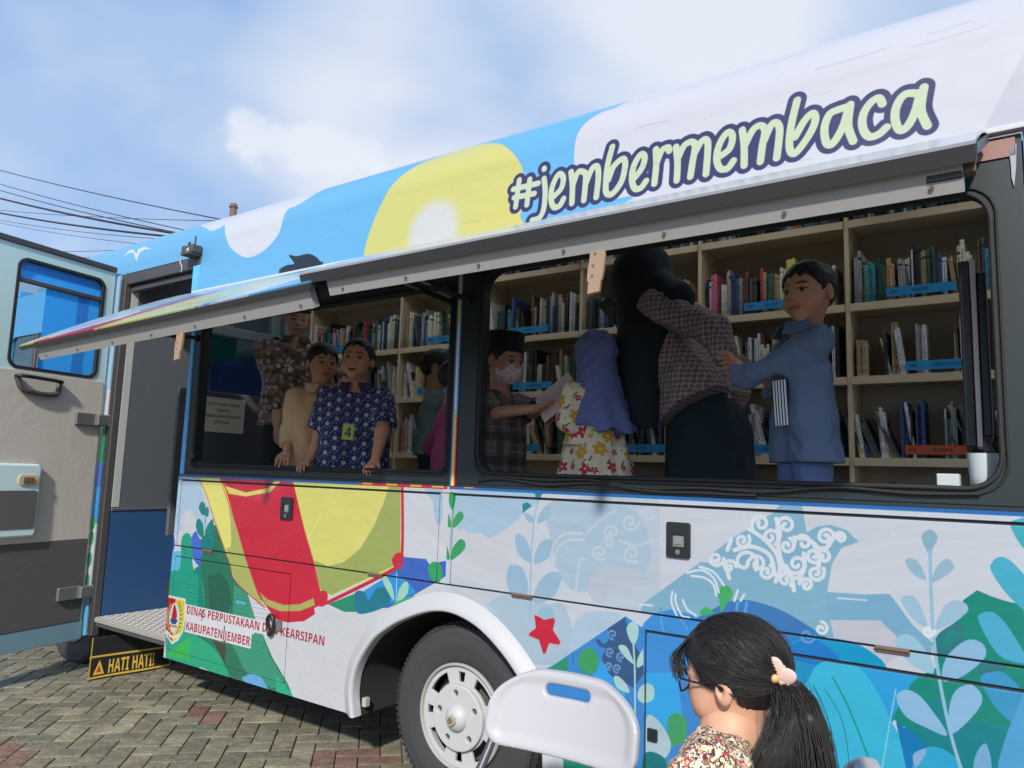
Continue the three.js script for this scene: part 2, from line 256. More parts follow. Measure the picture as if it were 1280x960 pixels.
const ART_LRK = [
['#3aa765',3,[-78,1224,-80,1131,-82,995]],
['#9fc2d9',6,[362,1262,344,1178,337,1017,339,802]],
['#b5dcdc',7,[784,787,791,700,793,613,797,456]],
['#2d7a52',3,[536,708,540,666]],
['#dde3ec',4,[1472,1020,1556,1023]],
['#dde3ec',6,[809,920,858,921]],
['#1f9a8a',5,[1454,782,1498,700,1559,543]],
['#9fd8e8',3,[1627,778,1608,678,1584,546]],
['#9cc6de',9,[1728,1181,1727,1092,1728,969,1736,858,1759,701,1784,594]],
['#dfe6ee',12,[1215,1211,1211,1224,1213,1238,1221,1249,1232,1255,1244,1255,1253,1250,1258,1242,1259,1233,1256,1225,1250,1219,1243,1218,1236,1219,1233,1223,1231,1228,1233,1232,1235,1235]],
['#dfe6ee',12,[1286,1168,1294,1179,1296,1190,1294,1201,1287,1209,1278,1212,1268,1211,1260,1206,1255,1199,1254,1191,1257,1184,1261,1179,1267,1178,1273,1179,1277,1183,1279,1187,1279,1191,1277,1194,1275,1196]],
['#dfe6ee',12,[1295,1213,1293,1226,1296,1239,1304,1249,1315,1255,1326,1255,1335,1250,1340,1242,1341,1233,1338,1225,1332,1219,1325,1216,1319,1217,1314,1220,1311,1225,1311,1230,1314,1234,1317,1236,1320,1237]],
['#dfe6ee',12,[1333,1191,1341,1184,1345,1174,1344,1164,1339,1156,1331,1150,1322,1149,1315,1152,1311,1158,1310,1165,1312,1171,1316,1175,1321,1176,1325,1176,1328,1173,1329,1170,1328,1167]],
['#dfe6ee',12,[1320,1104,1327,1091,1338,1084,1351,1083,1363,1088,1372,1097,1376,1108,1375,1119,1369,1127,1361,1131,1352,1131,1344,1126,1339,1119,1338,1112,1340,1106,1344,1102,1349,1101,1354,1102,1357,1106,1358,1109]],
['#dfe6ee',12,[1432,1146,1429,1134,1421,1126,1411,1121,1401,1122,1393,1126,1388,1134,1388,1143,1391,1151,1397,1156,1404,1158,1410,1157,1415,1154,1417,1149,1416,1144,1414,1140,1410,1138,1407,1137,1405,1138]],
['#dfe6ee',12,[1413,1147,1420,1156,1429,1161,1439,1161,1446,1157,1450,1150,1451,1142,1448,1135,1443,1131,1437,1129,1432,1130,1428,1133,1427,1137,1428,1141,1430,1143,1432,1145]],
['#dfe6ee',12,[1434,1105,1435,1094,1432,1082,1425,1074,1416,1069,1406,1069,1399,1073,1394,1080,1394,1088,1396,1096,1402,1101,1408,1103,1414,1103,1418,1099,1420,1095,1419,1091,1417,1087,1414,1085,1411,1085]],
['#dfe6ee',12,[1360,1052,1366,1061,1374,1067,1383,1068,1390,1065,1395,1059,1396,1052,1393,1045,1389,1040,1383,1038,1378,1038,1374,1041,1373,1045,1374,1049,1376,1052,1378,1054,1381,1053]],
['#dfe6ee',12,[1333,1043,1338,1053,1339,1063,1335,1072,1327,1077,1319,1078,1311,1075,1304,1069,1301,1062,1302,1055,1305,1050,1310,1047,1316,1047,1320,1049,1323,1053,1324,1057,1324,1061,1321,1063,1319,1063]],
['#dfe6ee',12,[1467,1205,1464,1216,1456,1224,1446,1227,1437,1225,1429,1219,1424,1210,1423,1201,1426,1194,1432,1189,1438,1188,1445,1190,1449,1195,1451,1200,1451,1205,1449,1208,1446,1210,1442,1210,1440,1208]],
['#dfe6ee',12,[1467,1202,1470,1210,1475,1216,1482,1219,1489,1219,1494,1215,1497,1209,1496,1203,1494,1198,1489,1195,1485,1194,1481,1196,1479,1199,1479,1202,1480,1205,1482,1207,1484,1207]],
['#dfe6ee',12,[1201,1189,1204,1178,1202,1167,1195,1159,1186,1153,1177,1153,1169,1156,1164,1162,1162,1170,1164,1177,1169,1182,1175,1185,1181,1185,1185,1182,1188,1178,1188,1174,1186,1171,1183,1168,1180,1168]],
['#dfe6ee',12,[1116,1107,1112,1096,1104,1087,1094,1083,1084,1083,1075,1088,1071,1095,1070,1104,1073,1111,1079,1117,1086,1119,1093,1118,1098,1114,1100,1110,1099,1105,1097,1101,1093,1099,1090,1098,1087,1099]],
['#dfe6ee',12,[1223,1081,1228,1100,1224,1117,1213,1130,1199,1135,1183,1133,1171,1125,1163,1113,1162,1101,1166,1091,1174,1085,1183,1084,1191,1087,1196,1093,1197,1098,1196,1103]],
['#dfe6ee',12,[1196,1093,1199,1107,1208,1118,1220,1125,1232,1125,1242,1120,1247,1111,1248,1102,1244,1093,1237,1087,1230,1085,1223,1086,1219,1090,1217,1096,1218,1101,1221,1104,1225,1105]],
['#dfe6ee',12,[1270,1100,1277,1092,1279,1082,1276,1072,1270,1064,1261,1059,1253,1059,1246,1062,1241,1068,1241,1075,1243,1082,1247,1086,1253,1088,1258,1088,1262,1086,1263,1082,1263,1078,1261,1075,1259,1074]],
['#dfe6ee',12,[1158,1085,1154,1094,1147,1101,1137,1102,1128,1100,1122,1094,1118,1086,1119,1079,1123,1073,1128,1071,1134,1071,1139,1074,1142,1078,1142,1082,1141,1085,1138,1087,1136,1087]],
['#dfe6ee',12,[1346,1173,1349,1186,1356,1196,1367,1202,1377,1203,1386,1199,1391,1192,1393,1183,1390,1176,1385,1170,1379,1168,1374,1168,1370,1171,1369,1174,1369,1178]],
['#dfe6ee',14,[1200,1212,1246,1186,1290,1139,1300,1085,1286,1050]],
['#dfe6ee',14,[1128,1137,1141,1173]],
['#dfe6ee',14,[1152,1139,1211,1155,1268,1132,1284,1072]],
['#dfe6ee',14,[1291,1251,1302,1207,1296,1162,1317,1086,1355,1068,1376,1103,1375,1146]],
['#dfe6ee',14,[1346,1194,1389,1191,1420,1161,1419,1107]],
['#dfe6ee',14,[1409,1171,1441,1168,1467,1208]],
['#dfe6ee',14,[1122,1090,1134,1045]],
['#dfe6ee',14,[1338,1066,1343,1029]],
['#dbe8f2',8,[986,1048,1037,1062,1080,1040,1098,995]],
['#dbe8f2',8,[1002,1039,1049,1037,1080,1017,1089,983]],
['#dbe8f2',8,[1030,1073,1080,1060,1116,1020]],
['#dbe8f2',8,[932,977,929,940,948,901]],
['#dbe8f2',8,[944,969,945,942,968,901,993,898]],
['#dbe8f2',8,[971,954,987,924,1018,908]],
['#dbe8f2',8,[1163,1009,1151,973]],
['#dbe8f2',8,[1184,997,1172,976]],
['#5aa4e6',9,[890,915,893,864,903,830]],
['#5aa4e6',9,[1163,969,1157,940]],
['#5aa4e6',9,[1192,972,1186,938]],
['#5aa4e6',9,[961,891,987,860]],
['#6fa0d8',8,[1404,897,1401,886,1393,878,1384,874,1375,875,1368,879,1365,886,1366,894,1370,901,1375,905,1381,906,1386,904,1389,900,1389,896,1388,893,1385,890,1382,889]],
['#dfe6ee',10,[1425,942,1433,940,1439,933,1440,925,1438,917,1433,910,1426,907,1420,907,1415,910,1412,915,1413,920,1415,925,1419,928,1423,928,1425,927,1427,925,1427,923]],
['#6f9cd6',7,[704,782,694,783,687,787,684,794,685,801,689,807,696,811,703,812,708,810,712,807,712,802,711,798,707,795,704,794,700,794,698,796,698,798]],
['#6f9cd6',7,[695,721,686,721,680,725,678,731,678,738,682,743,688,747,694,748,699,746,702,743,703,739,701,735,698,733,695,732,692,732,690,733,690,735]],
['#6f9cd6',7,[737,711,729,712,723,716,720,722,721,728,725,734,731,737,737,738,742,737,745,733,745,729,744,726,741,723,737,722,735,722,733,724,732,726]],
['#6f9cd6',7,[724,669,716,669,710,673,707,679,708,685,712,691,717,694,723,695,728,694,731,691,732,687,730,683,727,680,724,679,721,680,719,681,719,683]],
['#6f9cd6',7,[691,673,683,674,678,677,676,682,676,688,680,693,685,696,690,697,695,695,697,692,698,689,696,686,694,683,691,682,688,683,687,684,686,686]],
['#e6eef5',9,[1731,958,1729,951,1724,945,1718,942,1712,943,1708,946,1706,950,1707,955,1709,960,1712,963,1716,964,1719,963,1720,961,1721,958,1720,956,1719,954]],
['#1f8f86',7,[1792,958,1790,951,1785,945,1779,943,1774,943,1770,946,1768,951,1768,957,1771,961,1774,964,1778,965,1781,963,1783,961,1783,958,1782,955,1780,954,1779,953]],
['#1f8f86',7,[1773,939,1772,934,1768,929,1763,927,1759,928,1756,930,1755,934,1755,938,1757,941,1760,943,1763,944,1765,943,1766,941,1766,939,1766,937,1764,936,1763,935]],
['#c9d6e2',10,[802,1210,797,1196,786,1186,773,1181,759,1182,748,1187,742,1197,741,1207,745,1217,753,1223,762,1226,771,1224,777,1220,780,1214,780,1208,776,1203,772,1201,767,1200,764,1202]],
['#c9d6e2',10,[680,1139,669,1147,663,1159,665,1170,671,1180,681,1187,693,1188,703,1186,710,1179,712,1172,711,1164,706,1158,699,1155,692,1154,687,1157,684,1161,683,1165,685,1168,688,1170]],
['#c9d6e2',10,[663,1067,648,1062,634,1064,624,1070,618,1080,618,1091,623,1100,632,1106,642,1109,651,1107,658,1102,660,1095,660,1089,656,1084,650,1081,645,1080,640,1082,638,1085,638,1088]],
['#c9d6e2',10,[806,1228,808,1241,816,1251,827,1256,839,1257,850,1253,856,1246,858,1237,856,1229,850,1222,843,1219,835,1219,829,1222,826,1227,825,1232,827,1237,831,1239,835,1240,838,1239]],
['#c9d6e2',10,[795,1068,780,1064,765,1065,753,1072,747,1083,747,1094,753,1105,762,1112,773,1114,783,1112,790,1107,793,1100,792,1093,788,1087,782,1084,776,1083,771,1085,769,1088,768,1091]],
['#c9d6e2',10,[660,1144,670,1149,681,1149,690,1145,695,1139,696,1131,694,1124,688,1118,681,1116,674,1116,668,1119,665,1123,665,1128,667,1133,671,1135,675,1136,679,1135,681,1133,681,1131]],
['#c9d6e2',9,[444,1020,460,1090,513,1124,575,1129]],
['#c9d6e2',9,[425,1026,441,1103,495,1146,565,1151]],
['#c9d6e2',9,[544,933,551,1000,559,1053,576,1058]],
['#c9d6e2',9,[591,1160,642,1208,708,1248]],
['#c9d6e2',9,[726,1140,791,1124,853,1150]]
];
const ART_RF = [
['#e3e4ea',1,[-2398,579,-2201,424,-2088,409,-2032,426,-1969,334,-1906,255,-1794,185,-1695,155,-1588,168,-1491,217,-1435,294,-1435,418,-1391,422,-1343,443,-1243,770,-2498,770]],
['#e9ebe6',0,[-3205,397,-3191,443,-3139,451,-3025,384,-3041,434,-2970,441,-2835,388,-2927,407,-2985,396,-2989,321,-3084,408,-3162,416]],
['#22262d',1,[-1387,39,-1329,54,-1269,56,-1326,112,-1258,96,-1160,94,-1086,63,-1052,35,-1025,21,-1115,-26,-1350,-36,-1383,3]]
];
const LETTERS = [
[206,225,199,100],
[262,216,258,98],
[178,187,308,187],
[186,146,292,143],
[332,251,334,247],
[336,203,347,146,347,64,329,26,292,21],
[393,109,427,139,433,185,410,207,384,165,379,105,397,61,426,62,442,89],
[469,204,481,137,484,60],
[481,137,502,193,527,191,541,174,542,124,540,62],
[545,137,569,195,592,199,601,151,597,64],
[656,271,640,195,637,117,642,74,669,64,706,108,719,176,706,206,668,182,647,128],
[755,104,791,144,802,189,784,206,758,167,751,111,766,67,792,63,813,88],
[847,213,852,145,848,68],
[853,151,872,200,897,208,903,192],
[930,202,939,133,939,62],
[940,153,963,199,992,207,1006,186,998,119,992,65],
[1006,158,1029,198,1048,202,1056,171,1052,62],
[1093,117,1136,141,1147,188,1130,210,1103,179,1090,122,1103,75,1131,66,1153,92],
[1182,206,1190,147,1192,64],
[1195,146,1221,196,1247,206,1263,182,1255,126,1249,65],
[1259,139,1284,196,1303,201,1314,168,1305,66],
[1372,269,1355,191,1347,120,1352,78,1371,72,1411,124,1432,175,1423,204,1397,184,1366,130],
[1535,197,1507,195,1477,185,1461,136,1468,81,1488,76,1518,126,1536,187],
[1542,203,1535,127,1550,67],
[1638,177,1628,201,1604,192,1581,154,1580,105,1598,71,1627,73,1649,91],
[1737,186,1704,192,1680,160,1674,113,1686,72,1708,78,1732,126,1746,185],
[1757,201,1747,126,1763,65]
];
const GUT = 2.42, SILL = 1.3085, SEAM = 1.277, HINGE = 0.8954, BOT = 0.2517, XD = -2.2, XR = 3.0;
// flat print of the vinyl wrap; each canvas covers (x0..x1, y0..y1) in metres
function wrapTex(x0, x1, y0, y1, s, draw) {
  return canvas(Math.round((x1 - x0) * s), Math.round((y1 - y0) * s), (g, w, h) => {
    g.fillStyle = '#d7dae2'; g.fillRect(0, 0, w, h);
    const k = s / 1000; g.setTransform(k, 0, 0, -k, -x0 * s, y1 * s); draw(g);
    g.setTransform(1, 0, 0, 1, 0, 0); specks(g, w, h, 500, ['#5b5a55', '#8a8680', '#f4f2ee'], 0.8, 1.8);
  });
}
const TL = [-2.25, -0.1, 0.2, 1.33], TR = [-0.1, 3.0, 0.2, 1.33];
const texLL = wrapTex(...TL, 880, (g) => {
  paint(g, ART_LL); lines(g, ART_LLK);
  g.fillStyle = '#4fa9e2'; g.fillRect(-2250, 200, 38, 1150);
  // sticker with the library service's name
  const t = (str, x0, x1, y, hgt, col) => { g.save(); g.translate(x0, y); g.font = 'bold 100px sans-serif'; const m = g.measureText(str).width; g.scale((x1 - x0) / m, -hgt / 73); g.fillStyle = col; g.fillText(str, 0, 0); g.restore(); };
  g.fillStyle = '#e6e6ea'; g.fillRect(-2018, 510, 780, 66); g.fillRect(-2008, 424, 612, 78);
  g.fillRect(-2016, 500, 640, 14);
  t('DINAS PERPUSTAKAAN DAN KEARSIPAN', -2006, -832, 524, 45, '#b5283c'); t('KABUPATEN JEMBER', -2000, -1404, 436, 48, '#b5283c');
  // regency shield
  const sh = [-2222, 604, -2022, 604, -2010, 500, -2022, 420, -2060, 370, -2120, 336, -2180, 368, -2222, 420, -2238, 500];
  path(g, sh, 0); g.fillStyle = '#eceaea'; g.fill();
  g.save(); const cx = -2123, cy = 470; g.translate(cx, cy); g.scale(0.9, 0.9); g.translate(-cx, -cy); path(g, sh, 0); g.clip();
  g.fillStyle = '#c3232f'; g.fillRect(-2260, 330, 137, 290); g.fillStyle = '#e8cf3f'; g.fillRect(-2123, 330, 140, 290); g.restore();
  g.fillStyle = '#d9e3ea'; g.beginPath(); g.ellipse(cx, 485, 52, 84, 0, 0, 7); g.fill();
  g.lineWidth = 7; g.strokeStyle = '#e3b93a'; g.beginPath(); g.ellipse(cx, 485, 66, 96, 0, 2.3, 4.4); g.stroke();
  g.strokeStyle = '#3b7d4a'; for (let i = 0; i < 9; i++) { const a = -1.0 + i * 0.25; g.beginPath(); g.moveTo(cx + Math.cos(a) * 60, 485 + Math.sin(a) * 86); g.lineTo(cx + Math.cos(a) * 80, 490 + Math.sin(a) * 104); g.stroke(); }
  g.fillStyle = '#b8232d'; path(g, [cx - 6, 560, cx + 22, 520, cx + 24, 480, cx - 22, 480, cx - 20, 525], 1); g.fill();
  g.fillStyle = '#2c4f86'; path(g, [cx - 40, 478, cx + 40, 478, cx + 22, 450, cx - 24, 450], 0); g.fill();
  g.fillStyle = '#c98a2e'; g.fillRect(cx - 38, 432, 76, 12);
  g.strokeStyle = '#efe9e4'; g.lineWidth = 15; g.beginPath(); g.arc(cx, 470, 92, 4.0, 5.4); g.stroke();
  g.fillStyle = '#2a2a2c'; for (const [x, y, w, h] of [[-1852, 505, 7, 60], [-1640, 430, 8, 76]]) g.fillRect(x, y, w, h);
  // blue and coloured line under the window sill
  g.fillStyle = '#1f6fb9'; g.fillRect(-2250, 1295, 2250, 40); g.fillStyle = '#d3243f'; g.fillRect(-660, 1295, 560, 40); g.fillStyle = '#e3bd3a'; for (const x of [-640, -480, -330, -200]) g.fillRect(x, 1300, 70, 12);
  g.fillStyle = '#c9dcec'; g.fillRect(-110, 1200, 20, 130);
});
const texLR = wrapTex(...TR, 660, (g) => {
  g.fillStyle = '#d2d8e2'; g.fillRect(-100, 200, 3100, 1200);
  paint(g, ART_LR); lines(g, ART_LRK);
  g.fillStyle = '#0f8f7e'; g.fillRect(1960, 200, 1100, 640); g.fillStyle = '#4fb3d6'; for (let i = 0; i < 9; i++) { g.beginPath(); g.ellipse(2120 + i * 110, 400 + (i % 3) * 300, 60, 130, i % 2 ? 0.5 : -0.5, 0, 7); g.fill(); }
  g.fillStyle = '#1b6cba'; g.fillRect(-100, 1296, 3100, 40); g.fillStyle = '#d3243f'; g.fillRect(-100, 1304, 50, 30); g.fillStyle = '#e3bd3a'; g.fillRect(-20, 1304, 55, 10); g.fillStyle = '#d3243f'; g.fillRect(40, 1304, 25, 14);
});
const RS = 0.5; // arc-length offset below the gutter kept in the cove texture
const texCove = (x0, x1, s) => canvas(Math.round((x1 - x0) * s), Math.round(1.5 * s), (g, w, h) => {
  const k = s / 1000; g.setTransform(k, 0, 0, -k, -x0 * s, 1.0 * s);
  g.fillStyle = '#72bff0'; g.fillRect(-6000, -600, 10000, 2000);
  g.fillStyle = '#e2dc7c'; path(g, [-718, 14, -720, 52, -710, 114, -676, 210, -639, 287, -560, 400, -440, 500, -300, 545, -130, 540, 35, 470, 149, 374, 213, 285, 246, 177, 228, 62, 180, -40, -680, -60], 1); g.fill();
  const gl = g.createRadialGradient(-272, 70, 120, -272, 70, 185); gl.addColorStop(0, '#e2e1dc'); gl.addColorStop(1, 'rgba(226,225,220,0)'); g.fillStyle = gl; g.fillRect(-500, -200, 460, 520);
  g.fillStyle = '#e2e2e8'; path(g, [-2450, 579, -2210, 435, -2088, 409, -2032, 426, -1969, 334, -1906, 255, -1794, 185, -1695, 155, -1588, 168, -1491, 217, -1435, 294, -1415, 405, -1320, 430, -1240, 500, -1180, 620, -1180, 900, -2500, 900], 1); g.fill();
  g.fillStyle = '#dedde4'; path(g, [780, 1000, 700, 700, 700, 580, 640, 500, 560, 480, 495, 401, 478, 301, 491, 201, 540, 120, 640, 45, 760, 30, 762, -60, 3200, -60, 3200, 1000], 1); g.fill();
  g.fillStyle = '#cfd0d9'; path(g, [1890, -60, 1916, 28, 2007, 212, 2120, 420, 2300, 1000, 3200, 1000, 3200, -60], 0); g.fill();
  paint(g, ART_RF);
  lines(g, LETTERS, '#3a3766', 64); lines(g, LETTERS, '#d3e0bd', 27);
  g.setTransform(1, 0, 0, 1, 0, 0); specks(g, w, h, 300, ['#77746e', '#a9a59d'], 0.8, 1.6);
  g.strokeStyle = 'rgba(90,88,84,.5)'; g.lineWidth = 1; for (let i = 0; i < 26; i++) { const x = rnd() * w, y = rr(0.25, 0.66) * h, l = rr(20, 110); g.globalAlpha = rr(0.2, 0.8); g.beginPath(); g.moveTo(x, y); g.bezierCurveTo(x + l * 0.3, y + rr(-2, 2), x + l * 0.6, y + rr(-3, 3), x + l, y + rr(-4, 4)); g.stroke(); } g.globalAlpha = 1;
});
const vinyl = (map) => new THREE.MeshPhysicalMaterial({ map, color: lin(0.58, 0.58, 0.58), roughness: 0.5, roughnessMap: wipe, clearcoat: 0.35, clearcoatRoughness: 0.22, bumpMap: ripple, bumpScale: 0.004 });
const WL = vinyl(texLL), WR = vinyl(texLR);
const black = M(lin(0.012, 0.014, 0.016), 0.45), rubber = M(lin(0.012, 0.012, 0.013), 0.7, { bumpMap: fineBump, bumpScale: 0.0006 });
const frameM = M(lin(0.011, 0.019, 0.022), 0.45), darkIn = M(lin(0.11, 0.11, 0.115), 0.8);
const aluM = M(lin(0.36, 0.35, 0.335), 0.5, { metalness: 0.25, bumpMap: wipe, bumpScale: 0.001 }), steel = M(lin(0.42, 0.4, 0.38), 0.35, { metalness: 0.9 });
const whiteP = new THREE.MeshPhysicalMaterial({ color: lin(0.42, 0.42, 0.44), roughness: 0.4, clearcoat: 0.3, clearcoatRoughness: 0.25, bumpMap: wipe, bumpScale: 0.0003 });
const blueP = new THREE.MeshPhysicalMaterial({ color: lin(0.1, 0.42, 0.82), roughness: 0.4, clearcoat: 0.3 });
const greyIn = M(lin(0.075, 0.083, 0.095), 0.7, { bumpMap: wipe, bumpScale: 0.002 }), blueIn = M(lin(0.02, 0.065, 0.17), 0.55, { bumpMap: wipe, bumpScale: 0.002 });
const paleTeal = M(lin(0.46, 0.62, 0.61), 0.5), rustM = M(lin(0.16, 0.1, 0.07), 0.85, { bumpMap: fineBump, bumpScale: 0.002 });

const screwM = M(lin(0.12, 0.11, 0.1), 0.5);
const bus = group('library_bus');
tag(bus, 'white and blue mobile library bus with open side flaps and painted cartoon wrap', 'bus');
const part = (name, g, m, label) => { const o = mesh(name, g, m, bus); if (label) o.userData.label = label; return o; };
// --- lower side skin, split where the two prints meet; wheel arch cut out
const arch = [[-0.587, BOT], [-0.606, 0.36], [-0.585, 0.47], [-0.495, 0.602], [-0.42, 0.66], [-0.329, 0.712], [-0.168, 0.772], [-0.06, 0.785], [0.05, 0.765], [0.136, 0.727], [0.259, 0.637], [0.36, 0.52], [0.42, 0.38], [0.435, BOT]];
const archC = new THREE.CatmullRomCurve3(arch.map(([x, y]) => V(x, y, 0))).getPoints(60).map((p) => [p.x, p.y]);
const GAP = 0.007;
{
  const poly = (pts, holes = []) => { const s = new THREE.Shape(pts.map(([x, y]) => new THREE.Vector2(x, y))); s.holes = holes.map((h) => new THREE.Path(h.map(([x, y]) => new THREE.Vector2(x, y)))); return s; };
  const box4 = (x0, x1, y0, y1) => [[x0, y0], [x1, y0], [x1, y1], [x0, y1]];
  const la = archC.filter((p) => p[0] <= -0.1 && p[1] > BOT + 1e-4), ra = archC.filter((p) => p[0] >= -0.1 && p[1] > BOT + 1e-4);
  const yA = la[la.length - 1][1];
  const skin = (pts, holes, tx, m, z0 = -0.02, z1 = 0) => part('side_skin', planarUV(ext(poly(pts, holes), z0, z1, 0.0015, 4), ...tx), m);
  skin([[XD, BOT], [-0.587, BOT], ...la, [-0.1, yA], [-0.1, HINGE - GAP], [XD, HINGE - GAP]], [box4(-2.166, -1.112, 0.30, 0.8335).reverse()], TL, WL);
  skin([[-0.1, yA], ...ra, [0.435, BOT], [XR, BOT], [XR, HINGE - GAP], [-0.1, HINGE - GAP]], [box4(0.828, XR - 0.3, 0.30, 0.8345).reverse()], TR, WR);
  part('side_skin', planarUV(ext(rshape(XD, -0.1, SEAM + GAP / 2, SILL - 0.0005, 0.001), -0.02, 0.001), ...TL), WL);
  part('side_skin', planarUV(ext(rshape(-0.1, XR, SEAM + GAP / 2, SILL - 0.0005, 0.001), -0.02, 0.001), ...TR), WR);
  part('side_skin', planarUV(ext(rshape(XD, -2.166 + 0.0, HINGE, SEAM, 0.001), -0.02, 0), ...TL), WL);
  part('side_skin', planarUV(ext(rshape(-0.148, -0.1, HINGE, SEAM, 0.001), -0.02, 0), ...TL), WL);
  part('side_skin', planarUV(ext(rshape(-0.1, -0.076, HINGE, SEAM, 0.001), -0.02, 0), ...TR), WR);
  const hatch = (x0, x1, y0, y1, tx, m, label) => { const o = part('luggage_hatch', planarUV(ext(rshape(x0 + 0.003, x1 - 0.003, y0, y1, 0.006), -0.02, 0.0005, 0.002), ...tx), m, label); return o; };
  const h1 = hatch(-2.162, -0.15, HINGE, SEAM - GAP, TL, WL, 'hatch with yellow and red book print'), h2 = hatch(-0.075, XR, HINGE, SEAM - GAP, TR, WR, 'pale blue hatch with scroll print');
  const h3 = hatch(-2.163, -1.115, 0.302, 0.829, TL, WL, 'green leaf hatch with louvres'), h4 = hatch(0.832, XR - 0.303, 0.302, 0.8245, TR, WR, 'blue hatch with big leaves');
  const hin = (x0, x1, y, p) => { const gs = [bx(x0, x1, y - 0.016, y - 0.004, 0.0005, 0.006, 0.002), rod([x0, y - 0.003, 0.006], [x1, y - 0.003, 0.006], 0.006)]; mesh('hinge', gs, rustM, p); };
  hin(-1.884, -1.797, 0.892, h1); hin(-0.562, -0.472, 0.896, h1); hin(0.252, 0.35, 0.896, h2); hin(1.576, 1.667, 0.894, h2);
  const latch = (x0, x1, y0, y1, p) => {
    const s = rshape(x0, x1, y0, y1, 0.008), c = (x0 + x1) / 2; s.holes.push(rrect(new THREE.Path(), c - 0.022, c + 0.022, y0 + 0.038, y0 + 0.08, 0.004));
    const o = mesh('latch', ext(s, 0.001, 0.012, 0.002), black, p);
    mesh('latch_recess', [bx(x0 + 0.01, x1 - 0.01, y0 + 0.02, y1 - 0.02, 0.001, 0.003), bx(c - 0.015, c + 0.012, y0 + 0.045, y0 + 0.07, 0.003, 0.007, 0.001)], M(lin(0.2, 0.2, 0.2), 0.5), o);
    mesh('keyhole', rod([c, y0 + 0.02, 0.01], [c, y0 + 0.02, 0.014], 0.009), steel, o);
  };
  latch(-1.222, -1.132, 1.101, 1.216, h1); latch(0.912, 1.0, 1.097, 1.219, h2);
  mesh('latch', bx(0.845, 0.883, 0.466, 0.508, 0.002, 0.012, 0.004), black, h4);
  // oval pull handle and its keeper
  const hd = mesh('pull_handle', tube([[-1.25, 0.545, 0.012], [-1.25, 0.6, 0.02], [-1.226, 0.62, 0.02], [-1.206, 0.6, 0.02], [-1.206, 0.545, 0.02], [-1.228, 0.52, 0.02]], 0.009, 40, 8, true), black, h3);
  mesh('keeper', bx(-1.19, -1.155, 0.545, 0.6, 0.001, 0.012, 0.003), darkIn, hd);
  for (const [x0, x1, n, y0] of [[-2.02, -1.90, 5, 0.6], [-1.86, -1.73, 5, 0.59], [-1.71, -1.6, 5, 0.6], [-1.56, -1.44, 5, 0.59], [-1.4, -1.29, 5, 0.59], [-1.4, -1.29, 4, 0.4]]) for (let i = 0; i < n; i++) {
    const g = new THREE.CylinderGeometry(0.009, 0.009, x1 - x0, 8, 1, false, 0, Math.PI).rotateZ(Math.PI / 2).rotateX(-0.6); g.scale(1, 0.8, 0.7).translate((x0 + x1) / 2, y0 + i * 0.022, -0.001);
    mesh('louvre', planarUV(g, ...TL), WL, h3);
  }
  part('inner_skin', bx(XD, XR, BOT + 0.65, SILL + 0.04, -0.066, -0.0615), whiteP); part('inner_skin', bx(XD, XR, BOT + 0.65, SILL - 0.001, -0.05, -0.022), whiteP); part('sill_trim', bx(-2.155, 2.0, SILL + 0.0005, SILL + 0.0115, -0.06, -0.004), frameM);
  part('inner_skin', bx(-2.19, -0.62, BOT + 0.02, BOT + 0.645, -0.05, -0.022), whiteP); part('inner_skin', bx(0.5, XR, BOT + 0.02, BOT + 0.645, -0.05, -0.022), whiteP);
  const sealM = M(lin(0.02, 0.02, 0.021), 0.75), seal = (p, x0, x1, y0, y1) => { const w = 0.008; mesh('hatch_seal', [bx(x0 - w, x1 + w, y1 - 0.004, y1 + w, -0.019, -0.008), bx(x0 - w, x1 + w, y0 - w, y0 + 0.004, -0.019, -0.008), bx(x0 - w, x0 + 0.004, y0 + 0.0045, y1 - 0.0045, -0.0185, -0.008), bx(x1 - 0.004, x1 + w, y0 + 0.0045, y1 - 0.0045, -0.0185, -0.008)], sealM, p); };
  seal(h1, -2.159, -0.153, HINGE, SEAM - GAP); seal(h2, -0.072, XR - 0.02, HINGE, SEAM - GAP); seal(h3, -2.16, -1.118, 0.305, 0.829); seal(h4, 0.835, XR - 0.31, 0.305, 0.8245);
  // flared wheel arch lip and dark wheel housing
  const off = (d) => archC.map(([x, y], i) => { const a = archC[Math.max(0, i - 1)], b = archC[Math.min(archC.length - 1, i + 1)], tx = b[0] - a[0], ty = b[1] - a[1], l = Math.hypot(tx, ty); return [x - ty / l * d, y + tx / l * d]; });
  const inner = archC, outer = off(0.075);
  outer[0][1] = outer[outer.length - 1][1] = BOT;
  { // lip lofted across the arch: profile rises from the skin to a rolled edge
    const prof = [[0.075, 0.0006], [0.05, 0.012], [0.026, 0.028], [0.008, 0.034], [0, 0.03], [-0.004, 0.018], [-0.004, -0.02]], pos = [], idx = [], uv = [];
    const rows = prof.map(([d]) => off(d)), n = archC.length;
    prof.forEach(([d, z], j) => rows[j].forEach(([x, y], i) => { pos.push(x, Math.max(BOT, y), z); uv.push((x - TL[0]) / 5, 0.5); }));
    for (let j = 0; j < prof.length - 1; j++) for (let i = 0; i < n - 1; i++) { const a = j * n + i, b = a + 1, c = a + n, d = c + 1; idx.push(a, c, b, b, c, d); }
    const g = new THREE.BufferGeometry(); g.setAttribute('position', new THREE.Float32BufferAttribute(pos, 3)); g.setAttribute('uv', new THREE.Float32BufferAttribute(uv, 2)); g.setIndex(idx); g.computeVertexNormals();
    part('wheel_arch', g, new THREE.MeshPhysicalMaterial({ color: lin(0.42, 0.42, 0.44), roughness: 0.4, clearcoat: 0.3, side: THREE.DoubleSide }));
  }
